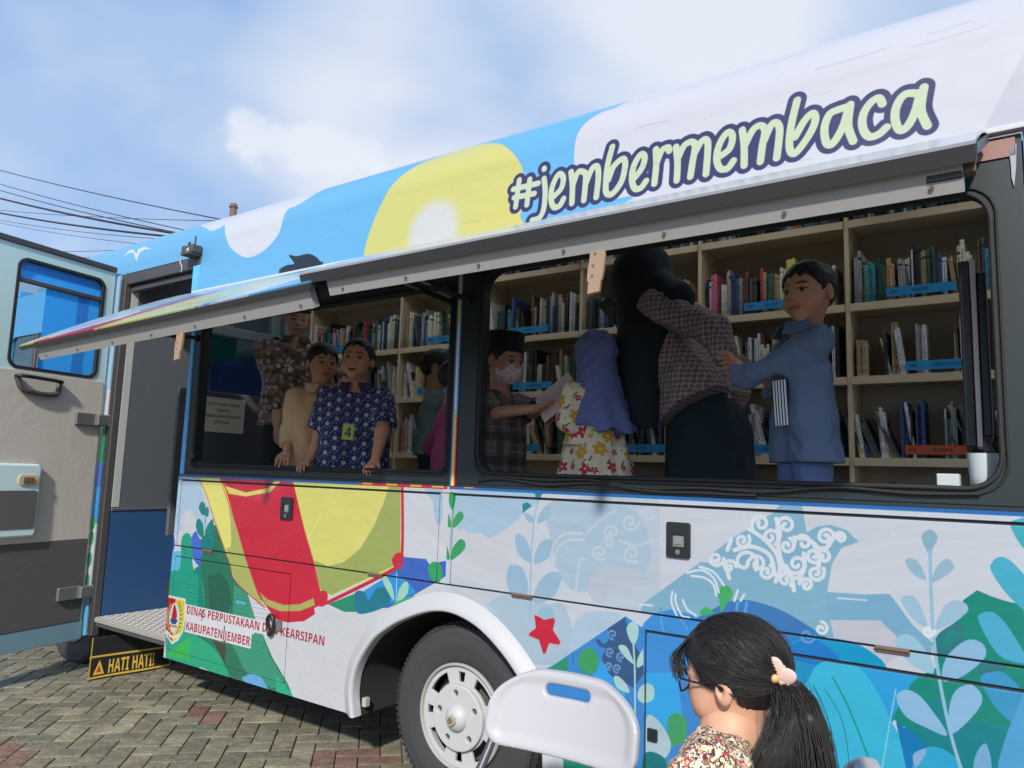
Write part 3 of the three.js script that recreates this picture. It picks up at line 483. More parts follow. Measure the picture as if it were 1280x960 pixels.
  { const pos = [], idx = [], n = archC.length; for (const z of [-0.021, -0.5]) for (const [x, y] of archC) pos.push(x, y, z);
    for (let i = 0; i < n - 1; i++) idx.push(i, i + 1, i + n, i + 1, i + n + 1, i + n);
    const g = new THREE.BufferGeometry(); g.setAttribute('position', new THREE.Float32BufferAttribute(pos, 3)); g.setIndex(idx); g.computeVertexNormals();
    part('wheel_housing', [g, bx(-0.62, 0.46, 0.42, 0.8, -0.56, -0.5)], M(lin(0.015, 0.015, 0.015), 0.95, { side: THREE.DoubleSide })); }
  const brk = part('suspension', [rod([-0.36, 0.36, -0.38], [-0.36, 0.62, -0.38], 0.03), rod([-0.42, 0.45, -0.35], [-0.3, 0.5, -0.35], 0.02), bx(-0.44, -0.32, 0.34, 0.4, -0.42, -0.3, 0.01)], M(lin(0.12, 0.11, 0.1), 0.8));
  part('bracket', bx(-0.585, -0.56, 0.29, 0.33, -0.05, -0.02, 0.004), M(lin(0.35, 0.33, 0.28), 0.6));
}
// --- roof: cove panels with the slogan, roof sheet, lining
const PROF = [[0, GUT]]; for (let i = 0; i <= 40; i++) { const a = (i * 2.5) * Math.PI / 180; PROF.push([-0.297 + 0.27 * Math.cos(a), 2.7154 + 0.27 * Math.sin(a)]); }
const PS = [0]; for (let i = 1; i < PROF.length; i++) PS.push(PS[i - 1] + Math.hypot(PROF[i][0] - PROF[i - 1][0], PROF[i][1] - PROF[i - 1][1]));
function sweep(prof, ps, x0, x1, nx, tx, endPull = null) {
  const pos = [], uv = [], idx = [], n = prof.length;
  for (let j = 0; j <= nx; j++) for (let i = 0; i < n; i++) { const x = mix(x0, x1, j / nx); let [z, y] = prof[i]; if (endPull) [z, y] = endPull(x, z, y); pos.push(x, y, z); uv.push((x - tx[0]) / (tx[1] - tx[0]), (ps[i] + 0.5) / 1.5); }
  for (let j = 0; j < nx; j++) for (let i = 0; i < n - 1; i++) { const a = j * n + i, b = a + 1, c = a + n, d = c + 1; idx.push(a, c, b, b, c, d); }
  const g = new THREE.BufferGeometry(); g.setAttribute('position', new THREE.Float32BufferAttribute(pos, 3)); g.setAttribute('uv', new THREE.Float32BufferAttribute(uv, 2)); g.setIndex(idx); g.computeVertexNormals(); return g;
}
const nose = (x, z, y) => { const t = sst(-4.4, -5.05, x); return [z - 0.16 * t, y - 0.25 * t * clamp((y - 2.2) / 0.8)]; };
{
  const c1 = texCove(-5.1, -1.2, 500), c2 = texCove(-1.2, 3.0, 486);
  const dbl = (m) => { m.side = THREE.DoubleSide; return m; };
  const c1m = dbl(vinyl(c1)), t0 = 0.2454, P2 = [[-0.0246, 2.6654], ...PROF.slice(1).filter((q, i) => PS[i + 1] > t0)], S2 = [t0, ...PS.slice(1).filter((q) => q > t0)];
  part('roof_cove_panel', sweep(P2, S2, -5.1, -2.188, 50, [-5.1, -1.2], nose), c1m, 'sky blue roof edge over the entrance door');
  part('roof_cove_panel', sweep(PROF, PS, -2.188, -1.2, 4, [-5.1, -1.2]), c1m, 'sky blue roof edge with white cloud print');
  part('roof_cove_panel', sweep(PROF, PS, -1.2, 3.0, 4, [-1.2, 3.0]), dbl(vinyl(c2)), 'roof edge with yellow sun, cloud and slogan lettering');
  const top = [PROF[PROF.length - 1], [-0.6, 3.0], [-0.95, 3.012], [-1.3, 3.0], [-1.6, 2.975], [-1.75, 2.91], [-1.86, 2.75], [-1.9, 2.42], [-1.9, 2.3]];
  const roofM = M(lin(0.66, 0.67, 0.69), 0.5, { side: THREE.DoubleSide }), ceilM = M(lin(0.72, 0.71, 0.68), 0.8), up = (pr, x0, x1, n, np) => part('roof', sweep(pr, pr.map((_, i) => i * 0.1), x0, x1, n, [-5.1, 3], np), roofM);
  // translucent roof hatches, added to light the aisle, let into roof sheet and ceiling
  const opal = new THREE.MeshPhysicalMaterial({ color: lin(0.97, 0.97, 0.95), roughness: 1, transmission: 0.9, thickness: 0 }), HX = [[-3.05, -2.15], [-1.9, -0.5], [-0.1, 1.3], [1.6, 2.8]];
  let xa = -5.1, ca = -4.6; for (const [h0, h1] of HX) { up(top, xa, h0, xa < -5 ? 40 : 2, nose); up(top.slice(0, 2), h0, h1, 2); up(top.slice(3), h0, h1, 2); part('ceiling', bx(ca, h0, 2.86, 2.88, -1.8, -0.1), ceilM); part('ceiling', bx(h0, h1, 2.86, 2.88, -0.6, -0.1), ceilM); part('ceiling', bx(h0, h1, 2.86, 2.88, -1.8, -1.3), ceilM);
    const hp = part('added_roof_hatch', bx(h0 - 0.03, h1 + 0.03, 3.014, 3.02, -1.33, -0.57), opal, 'translucent roof hatch added to light the aisle'); mesh('added_hatch_curb', [bx(h0 - 0.02, h0, 2.86, 3.013, -1.3, -0.6), bx(h1, h1 + 0.02, 2.86, 3.013, -1.3, -0.6), bx(h0, h1, 2.881, 3.0, -0.6, -0.58), bx(h0, h1, 2.881, 3.0, -1.32, -1.3)], ceilM, hp); xa = h1; ca = h1; }
  up(top, xa, 3.0, 2, nose); part('ceiling', bx(ca, XR - 0.02, 2.86, 2.88, -1.8, -0.1), ceilM);
  part('gutter', [bx(-2.2, XR, GUT - 0.014, GUT + 0.004, -0.01, 0.024, 0.004)], M(lin(0.5, 0.49, 0.5), 0.4));
  part('lintel', bx(-2.19, XR, 2.30, GUT - 0.016, -0.1, -0.07), whiteP);
  part('rear_wall', [bx(XR - 0.02, XR, BOT, 1.3, -1.88, -0.025), bx(XR - 0.02, XR, 2.5, 2.85, -1.88, -0.025), bx(XR - 0.02, XR, 1.3, 2.5, -1.88, -1.75), bx(XR - 0.02, XR, 1.3, 2.5, -0.15, -0.025)], whiteP);
  part('added_rear_glass', bx(XR - 0.014, XR - 0.01, 1.28, 2.52, -1.77, -0.13), new THREE.MeshPhysicalMaterial({ roughness: 0.05, transmission: 1, thickness: 0 }));  // unseen rear window, added to let more light into the bus
  part('far_wall', [bx(-3.1, XR - 0.03, 0.3, 2.5, -1.9, -1.87), bx(-5.0, -3.1, 0.3, 1.75, -1.9, -1.87), bx(-3.25, -3.1, 1.75, 2.5, -1.9, -1.87), bx(-5.0, -3.25, 2.45, 2.5, -1.9, -1.87), bx(-4.06, -4.0, 1.75, 2.45, -1.9, -1.87), bx(-5.0, -4.8, 1.75, 2.45, -1.9, -1.87)], M(lin(0.3, 0.36, 0.36), 0.7));
  part('floor', bx(-2.19, XR - 0.03, 0.84, 0.9, -1.86, -0.06), M(lin(0.48, 0.46, 0.42), 0.8, { bumpMap: wipe, bumpScale: 0.002 }));
  part('chassis', [bx(-4.4, XR - 0.2, 0.42, 0.55, -0.62, -0.5), bx(-4.4, XR - 0.2, 0.42, 0.55, -1.4, -1.28), bx(-2.9, -2.2, 0.3, 0.36, -1.86, -1.0), bx(-0.1, 0.02, 0.3, 0.42, -1.7, -0.3)], M(lin(0.02, 0.02, 0.02), 0.9));
  part('skirt_far', bx(-2.2, XR, BOT, 0.84, -1.89, -1.87), M(lin(0.3, 0.4, 0.5), 0.5));
}
// --- side window frames, gaskets, pillars
function frame(x0, x1, hx0, hx1, hy0, hy1, r) {
  const s = rshape(x0, x1, SILL + 0.012, GUT - 0.018, 0.004); s.holes.push(rrect(new THREE.Path(), hx0, hx1, hy0, hy1, r));
  const o = part('window_frame', ext(s, -0.06, -0.004, 0.003, 8), frameM);
  const loop = new THREE.Shape(); rrect(loop, hx0, hx1, hy0, hy1, r);
  const pts = loop.getSpacedPoints(120).slice(0, -1);
  mesh('gasket', new THREE.TubeGeometry(new THREE.CatmullRomCurve3(pts.map((p) => V(p.x, p.y, -0.003)), true), 240, 0.009, 6, true), rubber, o);
  const pts2 = pts.map((p) => V(p.x + (p.x < (hx0 + hx1) / 2 ? -0.014 : 0.014), p.y + (p.y < (hy0 + hy1) / 2 ? -0.016 : 0.014), -0.002));
  mesh('seal', new THREE.TubeGeometry(new THREE.CatmullRomCurve3(pts2, true), 240, 0.0045, 5, true), rubber, o);
  return o;
}
const fr1 = frame(-2.155, -0.104, -2.07, -0.128, 1.37, 2.21, 0.03), fr2 = frame(-0.068, 2.0, 0.045, 1.915, 1.368, 2.25, 0.09);
mesh('catch', [bx(-2.075, -2.04, 1.40, 1.43, 0.002, 0.02, 0.008), rod([-2.07, 1.405, 0.015], [-2.05, 1.37, 0.02], 0.008)], M(lin(0.03, 0.03, 0.03), 0.4), fr1);
{ // cables hanging slack along the lower gasket of the large window
  const pts = []; for (let i = 0; i <= 20; i++) pts.push([0.06 + i * 0.09, 1.345 + 0.006 * Math.sin(i * 1.3) + 0.01 * Math.sin(i * 0.45), 0.006]); mesh('loose_seal', tube(pts, 0.006, 80, 6), rubber, fr2);
  const p2 = pts.map(([x, y, z], i) => [x, y - 0.012 + 0.005 * Math.sin(i * 0.9 + 1), z]); mesh('loose_seal', tube(p2.slice(0, 14), 0.005, 60, 6), rubber, fr2);
}
{ // pillar between the windows with its painted stripes
  const y0 = SILL + 0.003, y1 = GUT - 0.018, st = (x0, x1, a, b, m) => mesh('painted_stripe', bx(x0, x1, a, b, -0.03, -0.002), m, pil);
  const pil = part('window_pillar', bx(-0.1005, -0.0705, y0, y1, -0.06, -0.0305), blueP);
  const bl = M('#2f79c0', 0.45), ye = M('#ddc95a', 0.45), wh = M('#d9dde6', 0.45), re = M('#c5263c', 0.45);
  st(-0.1, -0.0935, y0, y1, bl); st(-0.0775, -0.071, y0 + 0.3, y1, bl); st(-0.0775, -0.071, y0, y0 + 0.3, re); st(-0.093, -0.078, y0, y0 + 0.33, ye); st(-0.093, -0.078, y0 + 0.33, y0 + 0.72, wh); st(-0.093, -0.078, y0 + 0.72, y1, ye);
  part('corner_post', bx(-2.198, -2.158, SILL, GUT - 0.016, -0.07, 0.001, 0.006), blueP);
  part('rear_post', [bx(2.004, 2.2, SILL + 0.002, GUT - 0.016, -0.07, -0.003)], new THREE.MeshPhysicalMaterial({ color: lin(0.03, 0.16, 0.55), roughness: 0.35, clearcoat: 0.4 }));
  part('rear_side', bx(2.2, XR, SILL + 0.002, GUT - 0.016, -0.07, -0.001), blueP);
  part('rear_window', bx(2.3, 2.9, 1.5, 2.2, -0.0005, 0.004), M(lin(0.02, 0.02, 0.02), 0.1));
  mesh('painted_stripe', ext(rshape(1.8, 1.985, 2.335, 2.392, 0.004), -0.0035, 0.002), M('#8f6a62', 0.6), fr2);
  mesh('torn_sticker', (() => { const s = new THREE.Shape(); [[1.968, 2.36], [1.988, 2.37], [1.984, 2.3], [1.977, 2.24], [1.972, 2.27], [1.972, 2.31]].forEach(([x, y], i) => i ? s.lineTo(x, y) : s.moveTo(x, y)); return ext(s, -0.0035, 0.002); })(), M('#9498a4', 0.6), fr2);
}
// --- top hinged flaps
function flap(x0, x1, zl, yl, zr, yr, skinMat, lipH, label) {
  const P = (u, v, w) => { const zo = mix(zl, zr, u), yo = mix(yl, yr, u), dy = yo - GUT, L = Math.hypot(zo, dy); const nz = dy / L, ny = -zo / L; const bow = 0.012 * 4 * v * (1 - v); return [mix(x0, x1, u), GUT - 0.004 + dy * v + (w - bow) * ny, 0.03 + (zo - 0.03) * v + (w - bow) * nz]; };
  const hexa = (u0, u1, v0, v1, w0, w1, nu = 1, nv = 1) => {
    const pos = [], uv = []; const q = (a, b, c, d) => { for (const k of [a, b, c, a, c, d]) { pos.push(...P(...k)); uv.push(k[0], k[1]); } };
    for (let i = 0; i < nu; i++) for (let j = 0; j < nv; j++) {
      const a = mix(u0, u1, i / nu), b = mix(u0, u1, (i + 1) / nu), c = mix(v0, v1, j / nv), d = mix(v0, v1, (j + 1) / nv);
      q([a, c, w0], [a, d, w0], [b, d, w0], [b, c, w0]); q([a, c, w1], [b, c, w1], [b, d, w1], [a, d, w1]);
      if (i === 0) q([a, c, w0], [a, c, w1], [a, d, w1], [a, d, w0]); if (i === nu - 1) q([b, c, w0], [b, d, w0], [b, d, w1], [b, c, w1]);
      if (j === 0) q([a, c, w0], [b, c, w0], [b, c, w1], [a, c, w1]); if (j === nv - 1) q([a, d, w0], [a, d, w1], [b, d, w1], [b, d, w0]);
    }
    const g = new THREE.BufferGeometry(); g.setAttribute('position', new THREE.Float32BufferAttribute(pos, 3)); g.setAttribute('uv', new THREE.Float32BufferAttribute(uv, 2)); g.computeVertexNormals(); return g;
  };
  const f = group('awning_flap', bus); f.userData.label = label;
  mesh('skin', hexa(0, 1, 0.0, 1, 0.005, 0.012, 4, 8), skinMat, f);
  mesh('edge_trim', [hexa(0.0, 1, 0.978, 1.004, 0.0125, lipH), hexa(-0.001, 0.012, 0.02, 0.978, 0.0125, 0.035), hexa(0.988, 1.001, 0.02, 0.978, 0.0125, 0.035)], M(lin(0.035, 0.034, 0.037), 0.5, { bumpMap: wipe, bumpScale: 0.001 }), f);
  const fi = 0.055, sideM = M(lin(0.05, 0.05, 0.052), 0.6);
  mesh('frame_rail', hexa(fi, 0.988, 0.955, 0.985, 0.0125, 0.104, 10, 1), aluM, f);
  mesh('frame_rail', hexa(fi + 0.001, fi + 0.018, 0.06, 0.93, 0.0125, 0.085), sideM, f); mesh('frame_rail', hexa(0.97, 0.987, 0.06, 0.93, 0.0125, 0.085), sideM, f); mesh('frame_rail', hexa(fi + 0.018, 0.97, 0.06, 0.09, 0.0125, 0.07), aluM, f);
  mesh('lining', hexa(fi + 0.018, 0.97, 0.09, 0.93, 0.0125, 0.02), M(lin(0.6, 0.59, 0.57), 0.7), f);
  for (let i = 0; i < 7; i++) { const a = P(0.09 + i * 0.145, 0.985, 0.085), b = P(0.09 + i * 0.145, 0.987, 0.085); mesh('screw', rod(a, [b[0], b[1] - 0.001, b[2] + 0.003], 0.005), screwM, f); }
  f.userData.P = undefined;
  return { f, P };
}
{
  const top = canvas(1024, 512, (g, w, h) => { // print on the left flap
    g.fillStyle = '#bcd3e8'; g.fillRect(0, 0, w, h);
    const poly = (c, p) => { g.fillStyle = c; g.beginPath(); p.forEach(([x, y], i) => i ? g.lineTo(x * w, y * h) : g.moveTo(x * w, y * h)); g.fill(); };
    poly('#5fb3e8', [[0.55, 0], [1, 0], [1, 1], [0.72, 1]]); poly('#cfe0a0', [[0.36, 1], [0.62, 0.35], [0.86, 0.3], [0.7, 1]]); poly('#e6df72', [[0.3, 1], [0.5, 0.55], [0.62, 0.62], [0.56, 1]]); poly('#c9252f', [[0.03, 1], [0.3, 0.7], [0.42, 0.4], [0.47, 0.4], [0.34, 1]]); poly('#dfe4ea', [[0.06, 0.9], [0.28, 0.6], [0.3, 0.8], [0.12, 0.97]]); poly('#e9df7a', [[0, 1], [0.02, 0.7], [0.08, 0.85], [0.07, 1]]); poly('#3d82c4', [[0.24, 0.6], [0.34, 0.35], [0.38, 0.45], [0.28, 0.65]]); poly('#cfdde9', [[0.72, 0.7], [0.95, 0.2], [1, 0.3], [0.85, 1], [0.74, 1]]);
    g.strokeStyle = '#a92c3a'; g.lineWidth = 4; for (const [a, b, c, d] of [[0.36, 1, 0.6, 0.3], [0.7, 1, 0.86, 0.28], [0.44, 0.5, 0.52, 0.2]]) { g.beginPath(); g.moveTo(a * w, b * h); g.lineTo(c * w, d * h); g.stroke(); }
  });
  top.flipY = false;
  const L = flap(-2.36, -0.075, 0.865, 1.97, 0.85, 2.03, vinyl(top), 0.032, 'left flap with colourful print, propped open');
  const Rm = vinyl(canvas(64, 64, (g, w, h) => { g.fillStyle = '#cfd2da'; g.fillRect(0, 0, w, h); }));
  const R = flap(-0.13, 1.92, 0.85, 2.066, 0.85, 2.062, Rm, 0.046, 'right flap with pale print, propped open');
  const strut = (Q, u, y, x) => { const a = [x, y, -0.002], b = Q.P(u, 0.5, 0.09), m = [mix(a[0], b[0], 0.55), mix(a[1], b[1], 0.55), mix(a[2], b[2], 0.55)]; const o = mesh('gas_strut', [rod(a, m, 0.012), bx(a[0] - 0.012, a[0] + 0.012, y - 0.02, y + 0.02, -0.01, 0.012, 0.004)], black, Q.f); mesh('strut_rod', rod(m, b, 0.006), steel, o); };
  strut(L, 0.975, 2.13, -0.125); strut(L, 0.025, 2.13, -2.13); strut(R, 0.02, 2.13, -0.03);
  const wood = M('#957c65', 0.6, { bumpMap: fineBump, bumpScale: 0.001 });
  const strap = (x, Q, u, len) => { const [px, py, pz] = Q.P(u, 0.975, 0.1); const s = new THREE.Shape(); [[-0.02, 0], [0.026, 0.006], [0.026, -0.02], [0.022, -0.06], [0.017, -0.085], [0.014, -0.089], [0.01, -0.118], [-0.026, -0.122], [-0.024, -0.089], [-0.028, -0.085], [-0.026, -0.05], [-0.021, -0.03]].forEach(([a, b], i) => i ? s.lineTo(px + a, py + b * len) : s.moveTo(px + a, py + b * len)); const o = mesh('pull_strap', ext(s, pz - 0.004, pz + 0.008, 0.002), wood, Q.f); for (const [a, b] of [[-0.003, -0.012], [-0.008, -0.045], [-0.011, -0.073]]) mesh('strap_hole', rod([px + a, py + b * len, pz + 0.0075], [px + a, py + b * len, pz + 0.0092], 0.0042), darkIn, o); };
  strap(1.0, R, 0.573, 1.0); strap(-1.0, L, 0.615, 1.0);
  const e = R.P(0.985, 0.97, 0.06); mesh('end_bracket', [bx(e[0] - 0.06, e[0] + 0.005, e[1] - 0.02, e[1] + 0.04, e[2] - 0.02, e[2] + 0.012, 0.003)], black, R.f);
  mesh('rusty_clip', bx(e[0] + 0.006, e[0] + 0.028, e[1] - 0.012, e[1] + 0.03, e[2] - 0.02, e[2] + 0.01, 0.003), rustM, R.f);
}
// --- front part of the bus, mostly behind the open door
{
  const fx = -3.9;   // front axle
  const s = new THREE.Shape(); const pts = [[-5.05, 0.4], [-4.95, BOT], [-4.42, BOT], [-4.4, 0.45], [-4.25, 0.66], [fx, 0.76], [-3.58, 0.66], [-3.42, 0.45], [-3.4, BOT], [-3.235, BOT], [-3.2, 1.5], [-5.1, 1.5]];
  pts.forEach(([x, y], i) => i ? s.lineTo(x, y) : s.moveTo(x, y)); part('front_side_panel', ext(s, -0.03, -0.003, 0.002), blueP);
  const u = rshape(-5.05, -3.19, 1.5, GUT + 0.26, 0.01); u.holes.push(rrect(new THREE.Path(), -4.8, -3.42, 1.6, 2.35, 0.06), rrect(new THREE.Path(), -3.36, -3.215, 1.85, 2.6, 0.01));
  part('front_side_panel', ext(u, -0.03, -0.003, 0.002), blueP);
  const glass = new THREE.MeshPhysicalMaterial({ color: lin(0.62, 0.7, 0.7), roughness: 0.05, transmission: 1, thickness: 0 });
  part('cab_window', bx(-4.82, -3.4, 1.58, 2.37, -0.022, -0.018), glass); part('quarter_window', bx(-3.37, -3.205, 1.84, 2.61, -0.022, -0.018), glass);
  part('front_face', [bx(-5.12, -5.06, 0.35, 1.5, -1.85, -0.02), bx(-5.1, -5.05, 1.5, 2.75, -1.87, -1.75), bx(-5.1, -5.05, 1.5, 2.75, -0.12, -0.02), bx(-5.1, -5.05, 2.45, 2.8, -1.75, -0.12)], blueP);
  part('windscreen', bx(-5.09, -5.085, 1.5, 2.45, -1.75, -0.12), glass);
  part('cab_side_glass', bx(-4.8, -3.25, 1.75, 2.45, -1.888, -1.884), glass);
  part('cab_floor', bx(-5.04, -3.12, 0.8, 0.86, -1.86, -0.04), darkIn);
  // wrapped post between door opening and front wheel, with black hinge channel
  const tp = canvas(64, 1024, (g, w, h) => { const y = (m) => (2.66 - m) / 2.42 * h; g.fillStyle = '#a9d2ee'; g.fillRect(0, 0, w, h); g.fillStyle = '#e3e5ea'; g.fillRect(0, y(1.86), w, y(1.55) - y(1.86)); g.fillStyle = '#1f9a62'; g.fillRect(0, y(1.62), w, y(1.36) - y(1.62)); g.fillStyle = '#e3e5ea'; g.beginPath(); g.moveTo(0, y(1.72)); g.lineTo(w, y(1.72)); g.lineTo(0, y(1.5)); g.fill(); g.fillStyle = '#4a74d6'; g.fillRect(0, y(1.36), w, y(1.2) - y(1.36)); g.fillStyle = '#39a5ec'; g.fillRect(0, y(1.2), w, y(0.96) - y(1.2)); g.fillStyle = '#d9e2e6'; g.fillRect(0, y(0.96), w, y(0.5) - y(0.96)); g.fillStyle = '#3fa768'; for (const m of [0.96, 0.86, 0.72, 0.58]) { g.beginPath(); g.ellipse(w * 0.6, y(m), w * 0.35, 20, -0.4, 0, 7); g.fill(); } g.fillStyle = '#6cc4ea'; g.fillRect(0, y(0.46), w, h); });
  part('door_post', planarUV(ext(rshape(-3.232, -3.135, 0.235, 2.655, 0.008), -0.05, -0.001, 0.003), -3.232, -3.135, 0.24, 2.66), vinyl(tp));
  part('hinge_channel', [bx(-3.132, -3.075, 0.24, 2.66, -0.06, -0.012, 0.006), bx(-3.118, -3.112, 0.26, 2.62, -0.012, -0.004), bx(-3.098, -3.09, 0.26, 2.62, -0.012, -0.004)], M(lin(0.055, 0.05, 0.05), 0.5));
  part('door_header', [bx(-3.13, -2.2, 2.585, 2.66, -0.07, -0.02, 0.006), bx(-3.07, -2.25, 2.54, 2.58, -0.09, -0.05, 0.004)], M(lin(0.06, 0.055, 0.058), 0.5));
  part('door_jamb', [bx(-2.2, -2.185, BOT, 2.58, -0.12, -0.025)], M(lin(0.35, 0.4, 0.44), 0.5));
  part('header_panel', bx(-2.26, -2.186, 2.42, 2.6, -0.03, -0.012), blueP);
}
// --- stairwell
{
  part('stairwell_wall', [bx(-3.1, -3.075, 1.05, 2.85, -0.62, -0.065)], greyIn, 'grey upper stairwell lining');
  part('stairwell_wall', [bx(-3.1, -3.074, 0.36, 1.045, -1.2, -0.065), bx(-3.08, -2.21, 0.36, 0.84, -1.22, -1.2)], blueIn, 'blue lower stairwell lining');
  part('stairwell_wall', [bx(-3.098, -3.074, 1.07, 2.58, -0.0645, -0.061), bx(-3.0745, -3.072, 1.07, 2.58, -0.11, -0.062)], M(lin(0.36, 0.38, 0.36), 0.6), 'pale strip beside the hinge post');  // narrow strip in a paler grey than the wall beside it
  part('stair_trim', bx(-3.08, -3.066, 1.045, 1.06, -1.2, -0.06, 0.004), steel);
  part('inner_side_panel', [bx(-2.215, -2.2, 0.36, 1.28, -0.8, -0.13)], blueIn);
  part('grab_stud', rod([-2.3, 0.78, -0.2], [-2.22, 0.78, -0.2], 0.016), steel);
  const st = part('entry_step', [bx(-3.07, -2.21, 0.30, 0.355, -0.62, -0.03, 0.008)], M(lin(0.06, 0.06, 0.065), 0.6));
  const plate = mesh('tread_plate', bx(-3.065, -2.215, 0.356, 0.362, -0.6, -0.028), M(lin(0.42, 0.4, 0.38), 0.5, { metalness: 0.3, bumpMap: wipe, bumpScale: 0.001 }), st);
  const bars = []; for (let i = 0; i < 26; i++) for (let j = 0; j < 16; j++) { const x = -3.04 + i * 0.032, z = -0.05 - j * 0.034; bars.push(new THREE.BoxGeometry(0.022, 0.003, 0.006).rotateY((i + j) % 2 ? 0.8 : -0.8).translate(x, 0.3635, z)); }
  tag(mesh('tread_pattern', bars, M(lin(0.5, 0.48, 0.45), 0.45, { metalness: 0.3 }), st), undefined, null, null, 'stuff');
  mesh('worn_nosing', bx(-3.07, -2.21, 0.33, 0.358, -0.029, -0.02, 0.004), M(lin(0.3, 0.28, 0.26), 0.7, { bumpMap: wipe, bumpScale: 0.006 }), st);
  part('stair_riser', bx(-3.07, -2.21, 0.362, 0.85, -0.66, -0.62), blueIn);
  // rubber warning flap below the step
  const tx = canvas(1024, 256, (g, w, h) => {
    g.fillStyle = '#17181a'; g.fillRect(0, 0, w, h); g.strokeStyle = '#c9a53a'; g.lineWidth = 12; g.beginPath(); g.moveTo(8, 0); g.lineTo(8, h - 8); g.lineTo(w - 8, h - 8); g.lineTo(w - 8, 128); g.lineTo(8, 118); g.stroke();
    g.fillStyle = '#d0ab3c'; g.beginPath(); g.moveTo(52, 232); g.lineTo(120, 142); g.lineTo(188, 232); g.fill(); g.fillStyle = '#9c3324'; g.beginPath(); g.moveTo(90, 218); g.lineTo(120, 175); g.lineTo(152, 218); g.fill();
    g.font = 'bold 118px sans-serif'; g.fillStyle = '#d0ab3c'; g.save(); g.translate(225, 234); g.scale(0.95, 1); g.fillText('HATI HATI!', 0, 0); g.restore();
    g.strokeStyle = '#0b0c0d'; g.lineWidth = 3; for (let i = 0; i < 40; i++) { g.beginPath(); g.moveTo(i * 26, 0); g.lineTo(i * 26, 110); g.stroke(); }
  });
  const g = new THREE.BoxGeometry(0.52, 0.255, 0.006, 12, 4, 1); const pp = g.attributes.position; for (let i = 0; i < pp.count; i++) { const x = pp.getX(i), y = pp.getY(i); pp.setZ(i, pp.getZ(i) + 0.012 * Math.sin(x * 9) * (0.5 - y / 0.255)); } g.computeVertexNormals();
  const o = part('warning_flap', g, M('#ffffff', 0.7, { map: tx }), 'black rubber flap with yellow warning lettering'); o.position.set(-2.9, 0.135, -0.2); o.rotation.y = Math.PI / 2 - 0.05;
}
